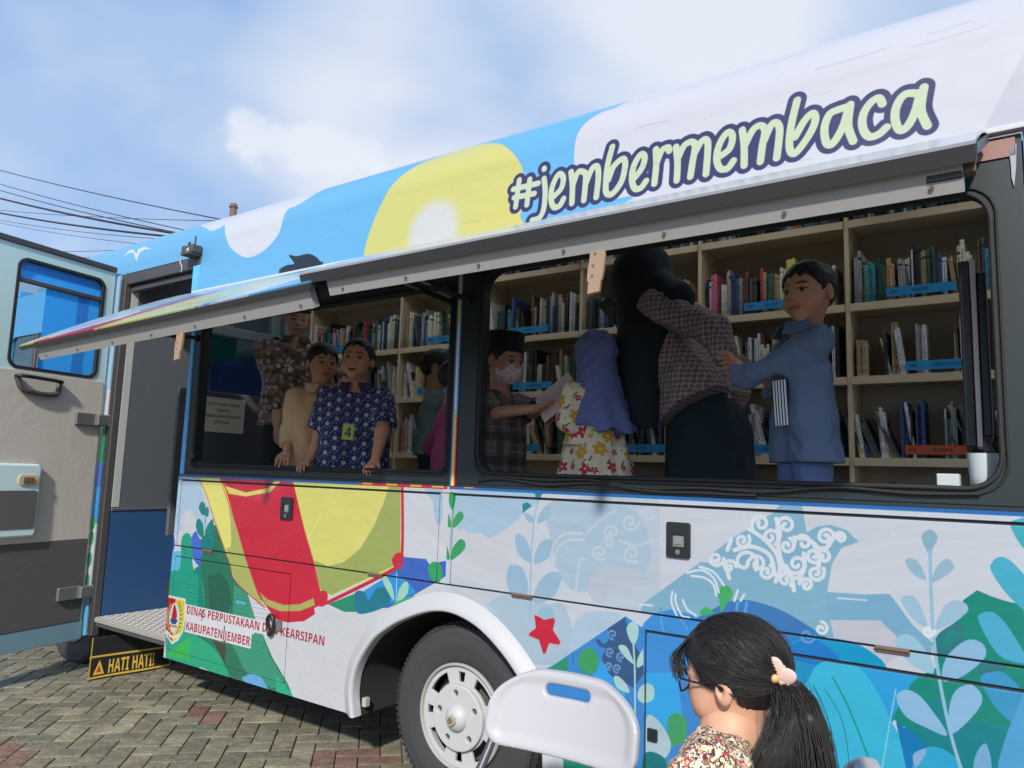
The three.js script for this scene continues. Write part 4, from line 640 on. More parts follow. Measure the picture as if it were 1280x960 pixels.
// --- open entrance door, hinged on the post
{
  const D = group('entrance_door', bus); D.userData.label = 'open entrance door with blue glazing and grey lining'; D.position.set(-3.17, 0, 0.012); D.rotation.y = Math.PI / 2 + 0.2;
  const B = (x0, x1, ...r) => bx(-x1, -x0, ...r), RS = (x0, x1, ...r) => rshape(-x1, -x0, ...r), RP = (x0, x1, ...r) => rrect(new THREE.Path(), -x1, -x0, ...r), TU = (p, ...r) => tube(p.map(([x, y, z]) => [-x, y, z]), ...r);
  // local: -x away from the hinge, +z the inner face (helpers take the distance from the hinge)
  const s = RS(0, 0.95, 0.21, 2.70, 0.04); s.holes.push(RP(0.075, 0.66, 1.92, 2.6, 0.06));
  mesh('door_leaf', ext(s, -0.05, 0.0, 0.004), paleTeal, D);
  mesh('edge_seal', [B(0.0, 0.95, 2.672, 2.71, -0.055, 0.012, 0.006), B(0.92, 0.955, 0.25, 2.67, -0.055, 0.012, 0.006)], M(lin(0.05, 0.045, 0.045), 0.6), D);
  const wr = RS(0.07, 0.665, 1.915, 2.605, 0.065); wr.holes.push(RP(0.09, 0.645, 1.935, 2.585, 0.05)); mesh('window_rubber', ext(wr, -0.056, 0.006, 0.002), rubber, D);
  mesh('window_bar', B(0.09, 0.645, 2.452, 2.478, -0.03, 0.0, 0.004), M(lin(0.07, 0.055, 0.05), 0.5), D);
  mesh('window_bar', B(0.482, 0.496, 1.935, 2.15, -0.03, -0.004, 0.003), M(lin(0.1, 0.08, 0.07), 0.5), D);
  const bluePane = new THREE.MeshPhysicalMaterial({ color: lin(0.03, 0.36, 0.9), roughness: 0.6 }), bluePane2 = new THREE.MeshPhysicalMaterial({ color: lin(0.02, 0.2, 0.62), roughness: 0.6 });  // blue panels set in the door window, in two tones
  const gm = new THREE.MeshPhysicalMaterial({ color: lin(0.75, 0.8, 0.8), roughness: 0.03, transmission: 1, thickness: 0 });
  mesh('blue_pane', B(0.09, 0.645, 2.475, 2.53, -0.022, -0.018), bluePane, D); mesh('blue_pane', B(0.09, 0.645, 2.53, 2.586, -0.022, -0.018), bluePane2, D);
  mesh('blue_pane', [B(0.245, 0.46, 1.934, 2.454, -0.022, -0.018), B(0.09, 0.165, 1.934, 2.454, -0.022, -0.018)], bluePane, D); mesh('blue_pane', B(0.165, 0.245, 1.934, 2.454, -0.021, -0.0175), bluePane2, D);
  mesh('pane', B(0.46, 0.645, 1.934, 2.454, -0.022, -0.018), gm, D);
  const lining = M(lin(0.5, 0.455, 0.4), 0.75, { bumpMap: wipe, bumpScale: 0.003 });
  mesh('door_lining', ext(RS(0.02, 0.915, 0.86, 1.905, 0.01), 0.001, 0.014, 0.003), lining, D);
  mesh('lower_door_panel', ext(RS(0.02, 0.915, 0.335, 0.856, 0.008), 0.001, 0.013, 0.003), M(lin(0.085, 0.08, 0.078), 0.8, { bumpMap: wipe, bumpScale: 0.003 }), D);  // lower part of the door face, darker grey than the lining above
  mesh('bottom_rail', B(0.0, 0.92, 0.215, 0.332, 0.001, 0.01, 0.003), M(lin(0.16, 0.27, 0.33), 0.5), D);
  mesh('grab_handle', TU([[0.34, 1.86, 0.014], [0.34, 1.862, 0.05], [0.46, 1.868, 0.055], [0.6, 1.87, 0.05], [0.61, 1.868, 0.014]], 0.012, 40, 8), black, D);
  mesh('grab_handle', TU([[0.335, 1.86, 0.014], [0.35, 1.79, 0.03], [0.4, 1.775, 0.035], [0.52, 1.78, 0.035], [0.57, 1.79, 0.03], [0.605, 1.865, 0.014]], 0.016, 40, 8), M(lin(0.05, 0.048, 0.045), 0.5), D);
  const box = mesh('handle_box', ext(RS(0.405, 0.8, 0.9, 1.34, 0.03), 0.015, 0.05, 0.012), M(lin(0.55, 0.7, 0.72), 0.45), D);
  mesh('handle_bezel', ext(RS(0.425, 0.55, 1.21, 1.275, 0.025), 0.0505, 0.058, 0.003), M(lin(0.55, 0.42, 0.25), 0.5), box); mesh('handle_lever', B(0.46, 0.525, 1.225, 1.26, 0.0585, 0.066, 0.004), M(lin(0.15, 0.1, 0.06), 0.5), box);
  mesh('handle_recess', ext(RS(0.42, 0.7, 0.95, 1.18, 0.02), 0.0505, 0.054, 0.002), M(lin(0.1, 0.1, 0.1), 0.6), box);
  const hingeM = M(lin(0.16, 0.17, 0.17), 0.45, { metalness: 0.4, bumpMap: wipe, bumpScale: 0.002 });
  for (const y of [1.60, 0.48]) { // heavy strap hinges
    const h = mesh('strap_hinge', [B(0.05, 0.21, y, y + 0.085, 0.015, 0.04, 0.008), B(-0.02, 0.08, y + 0.005, y + 0.08, 0.02, 0.075, 0.008), B(-0.09, -0.0, y - 0.0, y + 0.085, 0.055, 0.078, 0.006)], hingeM, D);
    mesh('hinge_plate', B(-0.2, -0.06, y - 0.09, y + 0.17, 0.06, 0.075, 0.006), M(lin(0.1, 0.105, 0.11), 0.5), h);
  }
}
// --- wheels
function wheel(x, y, z, R, hubCol) {
  const w = group('wheel', bus); w.position.set(x, y, z);
  const k = R / 0.385, pr = [[0.215, -0.19], [0.25, -0.2], [0.33, -0.205], [0.365, -0.19], [0.382, -0.16], [0.385, -0.1], [0.382, -0.04], [0.366, -0.012], [0.35, -0.003], [0.34, 0.0], [0.336, -0.003], [0.32, 0.002], [0.29, 0.004], [0.288, 0.001], [0.26, 0], [0.235, -0.006], [0.222, -0.012], [0.215, -0.02]];
  mesh('tyre', new THREE.LatheGeometry(pr.map(([r, h]) => new THREE.Vector2(r * k, h)), 72).rotateX(Math.PI / 2), M(lin(0.033, 0.034, 0.036), 0.8, { bumpMap: fineBump, bumpScale: 0.001 }), w);
  const tread = []; for (let i = 0; i < 90; i++) { const a = i / 90 * 6.2832; tread.push(new THREE.BoxGeometry(0.016, 0.008, 0.01).translate(0, 0.371 * k, -0.015).rotateZ(a)); tread.push(new THREE.BoxGeometry(0.018, 0.006, 0.12).translate(0, 0.3845 * k, -0.1).rotateZ(a + 0.02)); }
  tag(mesh('tread_blocks', tread, M(lin(0.025, 0.025, 0.026), 0.9), w), undefined, null, null, 'stuff');
  const paintW = M(hubCol, 0.4, { bumpMap: wipe, bumpScale: 0.002 });
  const rim = mesh('rim', new THREE.LatheGeometry([[0.219, -0.012], [0.222, 0.002], [0.214, 0.008], [0.207, 0.002], [0.204, -0.02], [0.2, -0.05]].map(([r, h]) => new THREE.Vector2(r * k, h)), 72).rotateX(Math.PI / 2), M(lin(0.3, 0.29, 0.28), 0.5), w);
  const disc = (r, n = 64) => new THREE.Shape(Array.from({ length: n }, (_, i) => new THREE.Vector2(Math.cos(i / n * 6.28319) * r, Math.sin(i / n * 6.28319) * r))); const s = disc(0.2065 * k);
  for (let i = 0; i < 8; i++) { const a = i * Math.PI / 4, wdt = i % 2 ? 0.33 : 0.1, r0 = 0.142 * k, r1 = (i % 2 ? 0.187 : 0.184) * k, p = new THREE.Path(), n = 8; for (let j = 0; j <= n; j++) { const b = a - wdt + 2 * wdt * j / n; j ? p.lineTo(Math.cos(b) * r1, Math.sin(b) * r1) : p.moveTo(Math.cos(b) * r1, Math.sin(b) * r1); } for (let j = n; j >= 0; j--) { const b = a + (-wdt + 2 * wdt * j / n) * 0.92; p.lineTo(Math.cos(b) * r0, Math.sin(b) * r0); } s.holes.push(p); }
  mesh('rim_disc', ext(s, -0.022, -0.006, 0.003, 48), paintW, rim);
  mesh('rim_shade_disc', new THREE.CylinderGeometry(0.19 * k, 0.19 * k, 0.08, 32).rotateX(Math.PI / 2).translate(0, 0, -0.12), M(lin(0.09, 0.08, 0.07), 0.8), rim);  // dark disc standing in for the shade behind the rim slots
  const hs = disc(0.135 * k); for (let i = 0; i < 5; i++) { const a = Math.PI / 2 + 0.12 + i * 1.2566; hs.holes.push(new THREE.Path(Array.from({ length: 14 }, (_, j) => new THREE.Vector2(Math.cos(a) * 0.1 * k + Math.cos(-j / 14 * 6.28319) * 0.0125, Math.sin(a) * 0.1 * k + Math.sin(-j / 14 * 6.28319) * 0.0125)))); }
  const hub = mesh('hub_cover', ext(hs, -0.005, 0.016, 0.005, 48), paintW, w);
  for (let i = 0; i < 5; i++) { const a = Math.PI / 2 + 0.12 + i * 1.2566; mesh('bolt', new THREE.CylinderGeometry(0.011, 0.011, 0.012, 6).rotateX(Math.PI / 2).translate(Math.cos(a) * 0.1 * k, Math.sin(a) * 0.1 * k, -0.004), M(lin(0.05, 0.045, 0.04), 0.6), hub); }
  mesh('centre_cap', new THREE.LatheGeometry([[0.055, 0.013], [0.052, 0.026], [0.042, 0.038], [0.03, 0.044], [0.024, 0.046], [0.0001, 0.047]].map(([r, h]) => new THREE.Vector2(r, h)), 32).rotateX(Math.PI / 2), paintW, hub);
  mesh('hub_nut', [new THREE.CylinderGeometry(0.022, 0.024, 0.014, 6).rotateX(Math.PI / 2).translate(0, 0, 0.052)], M(lin(0.5, 0.48, 0.45), 0.4, { metalness: 0.5 }), hub); mesh('grease_cap', new THREE.CylinderGeometry(0.012, 0.012, 0.004, 12).rotateX(Math.PI / 2).translate(0, 0, 0.061), M(lin(0.16, 0.11, 0.05), 0.6), hub);
  return w;
}
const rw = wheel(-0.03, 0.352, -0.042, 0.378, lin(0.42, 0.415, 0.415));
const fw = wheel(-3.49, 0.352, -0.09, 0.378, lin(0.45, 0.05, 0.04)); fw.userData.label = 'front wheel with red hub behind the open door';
// --- small fittings on the roof edge
{
  const o = part('lamp_bracket', [bx(-2.31, -2.27, 2.665, 2.72, -0.02, 0.05, 0.008), bx(-2.3, -2.2, 2.655, 2.675, -0.02, 0.06, 0.006), bx(-2.23, -2.19, 2.67, 2.72, -0.02, 0.05, 0.008), rod([-2.28, 2.72, 0.02], [-2.27, 2.75, 0.02], 0.008), rod([-2.21, 2.71, 0.02], [-2.19, 2.77, 0.03], 0.005)], M(lin(0.06, 0.055, 0.05), 0.6), 'broken lamp bracket with dangling wire');
  mesh('wire', tube([[-2.29, 2.66, 0.05], [-2.3, 2.62, 0.055], [-2.275, 2.58, 0.055], [-2.285, 2.55, 0.05]], 0.004, 20, 5), M(lin(0.4, 0.38, 0.36), 0.6), o); mesh('bare_fixing', bx(-2.265, -2.235, 2.675, 2.705, 0.0, 0.045, 0.008), M(lin(0.5, 0.42, 0.32), 0.5), o);
  const p = part('roof_pipe', [rod([-2.25, 2.93, -0.25], [-2.25, 3.08, -0.25], 0.022), new THREE.TorusGeometry(0.024, 0.006, 6, 16).rotateX(Math.PI / 2).translate(-2.25, 3.06, -0.25)], rustM, 'short rusty pipe standing on the roof');
}

// ================= inside: shelves, books, cab =================
const beech = M(lin(0.72, 0.57, 0.37), 0.6, { bumpMap: wipe, bumpScale: 0.001 });
const SX = [-2.86, -1.844, -1.069, -0.294, 0.481, 1.256, 2.03, 2.8], SY = [1.12, 1.504, 1.905, 2.275, 2.71], SF = -1.45, SB = -1.72;
const shelf = group('book_shelf'); tag(shelf, 'long beige built-in bookshelf along the far wall of the bus', 'bookshelf');
mesh('back_panel', bx(SX[0], SX[7], 0.9, 2.858, SB - 0.012, SB), M(lin(0.52, 0.45, 0.33), 0.7), shelf);
for (const x of SX) mesh('upright', bx(x - 0.011, x + 0.011, 0.9, 2.858, SB + 0.001, SF + 0.003, 0.002), beech, shelf);
const stripM = (txt, col) => M('#ffffff', 0.5, { map: canvas(512, 64, (g, w, h) => { g.fillStyle = col; g.fillRect(0, 0, w, h); g.fillStyle = 'rgba(10,30,45,.75)'; g.font = 'bold 34px sans-serif'; g.fillText(txt[0], 24, 44); g.fillText(txt[1], 190, 44); }) });
const stripBlue = [stripM(['000', 'KARYA UMUM'], '#2f9fd6'), stripM(['200', 'AGAMA'], '#2a93cc'), stripM(['600', 'KESEHATAN'], '#2f9fd6'), stripM(['800', 'SASTRA'], '#2a93cc')], stripOr = stripM(['900', 'SEJARAH'], '#c8562c');
const clearLip = new THREE.MeshPhysicalMaterial({ color: lin(0.9, 0.92, 0.92), roughness: 0.06, transmission: 1, thickness: 0 });
for (let b = 0; b < 7; b++) for (let r = 0; r < 5; r++) {
  const x0 = SX[b] + 0.012, x1 = SX[b + 1] - 0.012;
  mesh('shelf_board', bx(x0, x1, SY[r] - 0.022, SY[r], SB + 0.001, SF - 0.0, 0.002), beech, shelf);
  mesh('shelf_lip', bx(x0, x1, SY[r] - 0.04, SY[r] - 0.0, SF + 0.0005, SF + 0.014, 0.003), beech, shelf);
  if (r) {
    if (r === 3) mesh('book_guard', bx(x0, x1, SY[r] + 0.002, SY[r] + 0.075, SF + 0.004, SF + 0.006), clearLip, shelf);
    const w = 0.3, c = x0 + (x1 - x0) * [0.52, 0.42, 0.62, 0.45, 0.55, 0.5, 0.5][(b + r) % 7];
    const o = mesh('shelf_label', bx(c - w / 2, c + w / 2, SY[r] + 0.018, SY[r] + 0.062, SF + 0.0075, SF + 0.0095), (r === 1 && b === 5) ? stripOr : stripBlue[(b * 2 + r) % 4], shelf);
    o.userData.label = (r === 1 && b === 5) ? 'orange shelf label strip' : 'blue shelf label strip';
  }
}
{ // books: shared box geometry, a few dozen cover colours
  const cols = [['dark green', 0.03, 0.07, 0.05], ['black', 0.02, 0.02, 0.022], ['brown', 0.1, 0.055, 0.035], ['cream', 0.52, 0.45, 0.33], ['grey', 0.24, 0.24, 0.24], ['red', 0.38, 0.03, 0.04], ['dark blue', 0.03, 0.06, 0.15], ['yellow', 0.5, 0.36, 0.07], ['white', 0.6, 0.6, 0.57], ['orange', 0.42, 0.15, 0.05], ['teal', 0.04, 0.2, 0.22], ['pink', 0.45, 0.12, 0.2], ['tan', 0.32, 0.22, 0.13], ['dark grey', 0.07, 0.07, 0.075]];
  const wts = [9, 10, 8, 12, 10, 2, 7, 2, 8, 1.5, 3, 1.5, 8, 9], tot = wts.reduce((a, b) => a + b);
  const spines = [0, 1, 2, 3].map((q) => canvas(64, 256, (g, w, h) => { g.fillStyle = '#fff'; g.fillRect(0, 0, w, h); g.fillStyle = ['#d8d8d4', '#a09c94', '#5a5650', '#e8d9a0'][q]; g.fillRect(0, 14 + q * 9, w, 4 + q * 5); g.fillStyle = ['#3a3a38', '#8a8378', '#2c2a2a', '#5a5248'][q]; for (let i = 0, y = 46 + q * 8; y < 170; i++) { const l = rr(4, 16); g.fillRect(20 + (q % 2) * 4, y, 18, l); y += l + rr(3, 8); } g.fillStyle = '#f6f6f2'; g.fillRect(4, 196, 56, 40); g.fillStyle = '#555'; for (let i = 0; i < 3; i++) g.fillRect(14, 204 + i * 10, 36, 4); })), spine = spines[0];
  const mats = cols.map(([n, r, g, b]) => spines.map((map, q) => M(lin(Math.min(0.8, r * (1.6 + q * 0.2)), Math.min(0.8, g * 1.85), Math.min(0.8, b * (1.95 - q * 0.12))), 0.6, { map })));
  const pages = M(lin(0.5, 0.44, 0.33), 0.9);
  // one geometry: cover box with the page block showing at the top
  const cover = new THREE.BoxGeometry(1, 1, 1).translate(0, 0.5, -0.5);
  const rowName = ['lowest', 'second lowest', 'middle', 'second highest', 'top'];
  const bayName = ['at the front end of the shelf', 'behind the boys at the smaller window', 'behind the pillar between the windows', 'above the boy in the black cap', 'behind the woman in the black veil', 'behind the boy in the blue shirt', 'at the rear end of the shelf'];
  let single = 0; const rest = [];
  const rowsBays = []; for (const [r, bs] of [[3, [1, 3, 5, 4, 0, 2]], [2, [5, 3, 4, 1]], [1, [5, 4]], [2, [0, 2]], [4, [0, 1, 2, 3, 4, 5]], [1, [0, 1, 2, 3]], [0, [3, 4, 5]], [1, [6]], [2, [6]], [3, [6]]]) for (const b of bs) rowsBays.push([r, b]);
  for (const [r, b] of rowsBays) {
    let x = SX[b] + 0.03; const x1 = SX[b + 1] - 0.03, maxH = r === 4 ? 0.14 : SY[r + 1] - SY[r] - 0.06; let run = 0, runCol = 0, lean = 0, tall = 0.24, slack = rnd() < 0.3 && r < 3;
    while (x < x1 - 0.02) {
      if (run-- <= 0) { run = (rnd() * 2.4) | 0; let q = rnd() * tot; runCol = 0; while ((q -= wts[runCol]) > 0) runCol++; tall = rr(0.18, 0.27); lean = rnd() < (r < 2 ? 0.5 : r === 2 ? 0.35 : 0.08) ? rr(0.05, r < 2 ? 0.5 : 0.28) : 0; if (rnd() < 0.04) x += rr(0.015, r < 3 ? 0.12 : 0.03); }
      const t = rr(0.006, 0.019), h = Math.min(tall + rr(-0.02, 0.02), maxH), dpt = rr(0.15, 0.2), zf = SF - 0.012 - rr(0, 0.03);
      const wid = t / Math.cos(lean); if (x + wid + Math.sin(lean) * h * 0.2 > x1) break;
      const kx = x; x += wid + 0.0012;
      const place = (o) => { o.position.set(kx + t / 2 + (lean ? Math.sin(lean) * 0.0 : 0), SY[r] + 0.001 + (lean ? Math.sin(lean) * t * 0.5 : 0), zf); o.rotation.z = lean; o.scale.set(t, h, dpt); };
      if (single < 296 && (r > 0) && r < 4 && rowsBays.findIndex((q) => q[0] === r && q[1] === b) < 12) {
        const o = mesh('book', cover, mats[runCol][(rnd() * 4) | 0], null); place(o); single++;
        tag(o, `${cols[runCol][0]} book on the ${rowName[r]} shelf ${bayName[b]}`, 'book', `${cols[runCol][0]} books on the ${rowName[r]} shelf ${bayName[b]}`);
      } else { const d = new THREE.Object3D(); place(d); d.updateMatrix(); rest.push([cover.clone().applyMatrix4(d.matrix), runCol]); }
    }
  }
  // the remaining books, too many to list, as one mesh with vertex colours
  const gs = rest.map(([g, c]) => { g = g.toNonIndexed(); const n = g.attributes.position.count, a = new Float32Array(n * 3); for (let i = 0; i < n; i++) a.set(cols[c].slice(1).map((q) => Math.min(0.8, q * 1.8)), i * 3); g.setAttribute('color', new THREE.BufferAttribute(a, 3)); return g; });
  const o = mesh('more_books', mergeGeometries(gs), M('#ffffff', 0.55, { vertexColors: true, map: spine })); tag(o, 'remaining rows of books on the shelves inside the bus', 'books', null, 'stuff');
}
{ // grey partition with the notice, cab beyond
  const o = part('partition', [bx(-2.64, -2.61, 0.905, 1.875, -1.02, -0.2, 0.006)], greyIn);
  const tx = canvas(768, 512, (g, w, h) => { g.fillStyle = '#d9cdbd'; g.fillRect(0, 0, w, h); g.fillStyle = '#3c3733'; g.textAlign = 'center'; g.font = 'bold 62px sans-serif'; ['BUKU YANG SUDAH', 'DIBACA', 'KEMBALIKAN KEPADA', 'PETUGAS'].forEach((s, i) => g.fillText(s, w / 2, 120 + i * 88)); specks(g, w, h, 200, ['#8a7f70'], 2, 5); });
  const s = mesh('paper_notice', new THREE.BoxGeometry(0.34, 0.238, 0.002), M('#ffffff', 0.8, { map: tx })); s.rotation.y = Math.PI / 2; s.rotation.z = 0; s.position.set(-2.6075, 1.715, -0.53); tag(s, 'creased paper notice with printed reminder taped to the grey partition', 'notice');
  part('cab_pillar', [bx(-3.08, -3.0, 0.9, 2.85, -1.86, -1.62), bx(-3.3, -3.2, 0.9, 2.85, -1.86, -1.8), bx(-2.66, -2.6, 0.905, 2.85, -1.12, -1.03, 0.01)], M(lin(0.2, 0.27, 0.28), 0.6));
  const st = part('driver_seat', [bx(-3.72, -3.5, 1.0, 1.25, -1.55, -1.0, 0.06), bx(-3.62, -3.46, 1.2, 2.25, -1.5, -1.02, 0.07)], M(lin(0.02, 0.06, 0.2), 0.8, { bumpMap: fineBump, bumpScale: 0.006 }), 'blue driver seat seen over the partition');
  part('cab_panel', [bx(-4.3, -4.26, 1.7, 2.62, -1.72, -0.9, 0.03)], M(lin(0.03, 0.36, 0.33), 0.5), 'teal printed panel in the cab');
  part('cab_poster', [bx(-3.3, -3.285, 2.4, 2.75, -1.0, -0.6)], M(lin(0.4, 0.1, 0.12), 0.6), 'red panel over the cab');
  part('cab_divider', [bx(-3.12, -3.06, 2.36, 2.44, -1.86, -0.62, 0.01), bx(-3.12, -3.06, 1.86, 2.85, -1.3, -1.22, 0.01)], M(lin(0.16, 0.22, 0.22), 0.6));
}
{ // things near the rear corner of the large window
  const m = group('monitor'); tag(m, 'slim black monitor standing edge-on behind the rear window corner', 'monitor'); m.position.set(1.853, 1.365, -0.17); m.rotation.y = 0.05;
  mesh('casing', bx(-0.035, -0.004, 0.13, 0.72, -0.4, 0.0, 0.006), black, m); mesh('white_edge', bx(-0.0035, 0.011, 0.13, 0.72, -0.38, 0.004, 0.004), M(lin(0.62, 0.53, 0.54), 0.5), m); mesh('rear_shell', bx(0.0115, 0.04, 0.16, 0.68, -0.38, -0.005, 0.008), black, m); mesh('stand', [rod([0.0, -0.46, -0.2], [0.0, 0.2, -0.2], 0.02), bx(-0.1, 0.1, -0.465, -0.445, -0.32, -0.08, 0.004)], black, m);
  const ledge = part('window_ledge', bx(-2.1, 1.99, 1.345, 1.362, -0.16, -0.061, 0.003), frameM);
  const cup = group('mug'); tag(cup, 'pale grey mug on the ledge under the monitor', 'mug'); cup.position.set(1.865, 1.3625, -0.1);
  mesh('cup_body', new THREE.LatheGeometry([[0.0001, 0], [0.032, 0], [0.036, 0.04], [0.042, 0.11], [0.038, 0.11], [0.033, 0.01], [0.0001, 0.008]].map(([r, h]) => new THREE.Vector2(r, h)), 28), M(lin(0.45, 0.5, 0.52), 0.4), cup); mesh('handle', new THREE.TorusGeometry(0.026, 0.006, 8, 20, Math.PI * 1.2).rotateZ(-1.9).translate(0.04, 0.055, 0), M(lin(0.45, 0.5, 0.52), 0.4), cup);
  const bxx = mesh('small_box', bx(-0.03, 0.03, 0, 0.048, -0.03, 0.03, 0.004), M(lin(0.42, 0.46, 0.47), 0.5)); bxx.position.set(1.775, 1.3625, -0.1); tag(bxx, 'small pale grey box on the ledge beside the mug', 'box');
}

// ================= people =================
// tapered capsules joined with a smooth minimum, meshed with surface nets
const cap = (a, b, ra, rb = ra, o = {}) => ({ a, b, ra, rb, d: [b[0] - a[0], b[1] - a[1], b[2] - a[2]], q: (b[0] - a[0]) ** 2 + (b[1] - a[1]) ** 2 + (b[2] - a[2]) ** 2 || 1e-9, ...o });
const ell = (c, r, o = {}) => ({ e: 1, c, r, ...o });
const ellCache = new Map();
const ELL = (c, r) => { const k = c[0] * 7 + c[1] * 131 + c[2] * 1717 + r[0] * 17 + r[1] * 313 + r[2] * 4111; let e = ellCache.get(k); if (!e) ellCache.set(k, e = ell(c, r)); return e; };
function dist(p, x, y, z) {
  if (p.e) { const X = (x - p.c[0]) / p.r[0], Y = (y - p.c[1]) / p.r[1], Z = (z - p.c[2]) / p.r[2], k = Math.sqrt(X * X + Y * Y + Z * Z), gx = X / p.r[0], gy = Y / p.r[1], gz = Z / p.r[2], g = Math.sqrt(gx * gx + gy * gy + gz * gz); return g < 1e-9 ? -Math.min(...p.r) : k * (k - 1) / g; }
  const X = x - p.a[0], Y = y - p.a[1], Z = z - p.a[2]; const hr = (X * p.d[0] + Y * p.d[1] + Z * p.d[2]) / p.q, h = hr < 0 ? 0 : hr > 1 ? 1 : hr;
  const u = X - p.d[0] * h, v = Y - p.d[1] * h, w = Z - p.d[2] * h; let d = Math.sqrt(u * u + v * v + w * w) - (p.ra + (p.rb - p.ra) * h);
  if (p.flat) d = Math.max(d, (hr - 1) * Math.sqrt(p.q)); return d;
}
const smin = (a, b, k) => { const h = k - Math.abs(a - b); return h > 0 ? Math.min(a, b) - h * h / (4 * k) : Math.min(a, b); };
const field = (prims, k) => (x, y, z) => { let d = 1e3; for (const p of prims) d = smin(d, dist(p, x, y, z), p.k || k); return d; };
function bounds(prims, pad) { const lo = [1e3, 1e3, 1e3], hi = [-1e3, -1e3, -1e3]; for (const p of prims) for (let i = 0; i < 3; i++) { const a = p.e ? p.c[i] - p.r[i] : Math.min(p.a[i] - p.ra, p.b[i] - p.rb), b = p.e ? p.c[i] + p.r[i] : Math.max(p.a[i] + p.ra, p.b[i] + p.rb); lo[i] = Math.min(lo[i], a - pad); hi[i] = Math.max(hi[i], b + pad); } return [lo, hi]; }
function nets(f, [lo, hi], c) {
  const n = [0, 1, 2].map((i) => Math.ceil((hi[i] - lo[i]) / c) + 2), [nx, ny, nz] = n, v = new Float32Array(nx * ny * nz), at = (i, j, k) => i + nx * (j + ny * k);
  const Bk = 5, rad = c * Bk * 0.5 * 1.7321 * 1.3 + 0.01;
  for (let K = 0; K < nz; K += Bk) for (let J = 0; J < ny; J += Bk) for (let I = 0; I < nx; I += Bk) {
    const m = f(lo[0] + (I + Bk / 2 - 0.5) * c, lo[1] + (J + Bk / 2 - 0.5) * c, lo[2] + (K + Bk / 2 - 0.5) * c), far = Math.abs(m) > rad;
    for (let k = K; k < Math.min(K + Bk, nz); k++) for (let j = J; j < Math.min(J + Bk, ny); j++) for (let i = I; i < Math.min(I + Bk, nx); i++) v[at(i, j, k)] = far ? m : f(lo[0] + i * c, lo[1] + j * c, lo[2] + k * c);
  }
  const id = new Int32Array(nx * ny * nz).fill(-1), pos = [], idx = [];
  for (let k = 0; k < nz - 1; k++) for (let j = 0; j < ny - 1; j++) for (let i = 0; i < nx - 1; i++) {
    let m = 0, sx = 0, sy = 0, sz = 0, cnt = 0; const g = [];
    for (let b = 0; b < 8; b++) { g[b] = v[at(i + (b & 1), j + ((b >> 1) & 1), k + (b >> 2))]; if (g[b] < 0) m |= 1 << b; }
    if (m === 0 || m === 255) continue;
    for (let b = 0; b < 8; b++) for (const s of [1, 2, 4]) { if (b & s) continue; const e = b | s; if ((g[b] < 0) === (g[e] < 0)) continue; const t = g[b] / (g[b] - g[e]); sx += (b & 1) + (s === 1 ? t : 0); sy += ((b >> 1) & 1) + (s === 2 ? t : 0); sz += (b >> 2) + (s === 4 ? t : 0); cnt++; }
    id[at(i, j, k)] = pos.length / 3; pos.push(lo[0] + (i + sx / cnt) * c, lo[1] + (j + sy / cnt) * c, lo[2] + (k + sz / cnt) * c);
  }
  for (let k = 1; k < nz - 1; k++) for (let j = 1; j < ny - 1; j++) for (let i = 1; i < nx - 1; i++) {
    const s = v[at(i, j, k)] < 0;
    const quad = (a, b, cc, d, fl) => { if (a < 0 || b < 0 || cc < 0 || d < 0) return; fl ? idx.push(a, b, cc, a, cc, d) : idx.push(a, cc, b, a, d, cc); };
    if (s !== v[at(i + 1, j, k)] < 0) quad(id[at(i, j - 1, k - 1)], id[at(i, j, k - 1)], id[at(i, j, k)], id[at(i, j - 1, k)], s);
    if (s !== v[at(i, j + 1, k)] < 0) quad(id[at(i - 1, j, k - 1)], id[at(i - 1, j, k)], id[at(i, j, k)], id[at(i, j, k - 1)], s);
    if (s !== v[at(i, j, k + 1)] < 0) quad(id[at(i - 1, j - 1, k)], id[at(i, j - 1, k)], id[at(i, j, k)], id[at(i - 1, j, k)], s);
  }
  const g = new THREE.BufferGeometry(); g.setAttribute('position', new THREE.Float32BufferAttribute(pos, 3)); g.setIndex(idx); g.computeVertexNormals(); return g;
}
function colored(g, fn) { const p = g.attributes.position, a = new Float32Array(p.count * 3); for (let i = 0; i < p.count; i++) a.set(fn(p.getX(i), p.getY(i), p.getZ(i)), i * 3); g.setAttribute('color', new THREE.BufferAttribute(a, 3)); return g; }
// per-face projection so that cloth prints keep their size on every side
function clothUV(g, s) {
  g = g.toNonIndexed(); const p = g.attributes.position, n = g.attributes.normal, u = new Float32Array(p.count * 2);
  for (let t = 0; t < p.count; t += 3) { let ax = 0, ay = 0, az = 0; for (let i = t; i < t + 3; i++) { ax += n.getX(i); ay += n.getY(i); az += n.getZ(i); } ax = Math.abs(ax); ay = Math.abs(ay) * 0.7; az = Math.abs(az); for (let i = t; i < t + 3; i++) { const X = p.getX(i), Y = p.getY(i), Z = p.getZ(i); const [a, b] = ay > ax && ay > az ? [X, Z] : ax > az ? [Z, Y] : [X, Y]; u[2 * i] = a / s; u[2 * i + 1] = b / s; } }
  g.setAttribute('uv', new THREE.BufferAttribute(u, 2)); return g;
}
const folds = (amp, fx = 20, fy = 8) => (x, y, z) => { const a = fbm(x * fx + 3, y * fy + x * 6, z * fx, 2), r = vnoise(x * fx * 1.3 + y * 14, y * fy * 2.2 - x * 9, z * fx * 1.3 + 5); return amp * ((a - 0.5) * 2.4 + (Math.abs(r - 0.5) * 2 - 0.5) * 0.9); };
const skinM = new THREE.MeshPhysicalMaterial({ color: 0xffffff, vertexColors: true, roughness: 0.52, sheen: 0.15 });
const hairM = M(lin(0.009, 0.008, 0.007), 0.62, { bumpMap: fineBump, bumpScale: 0.001 });
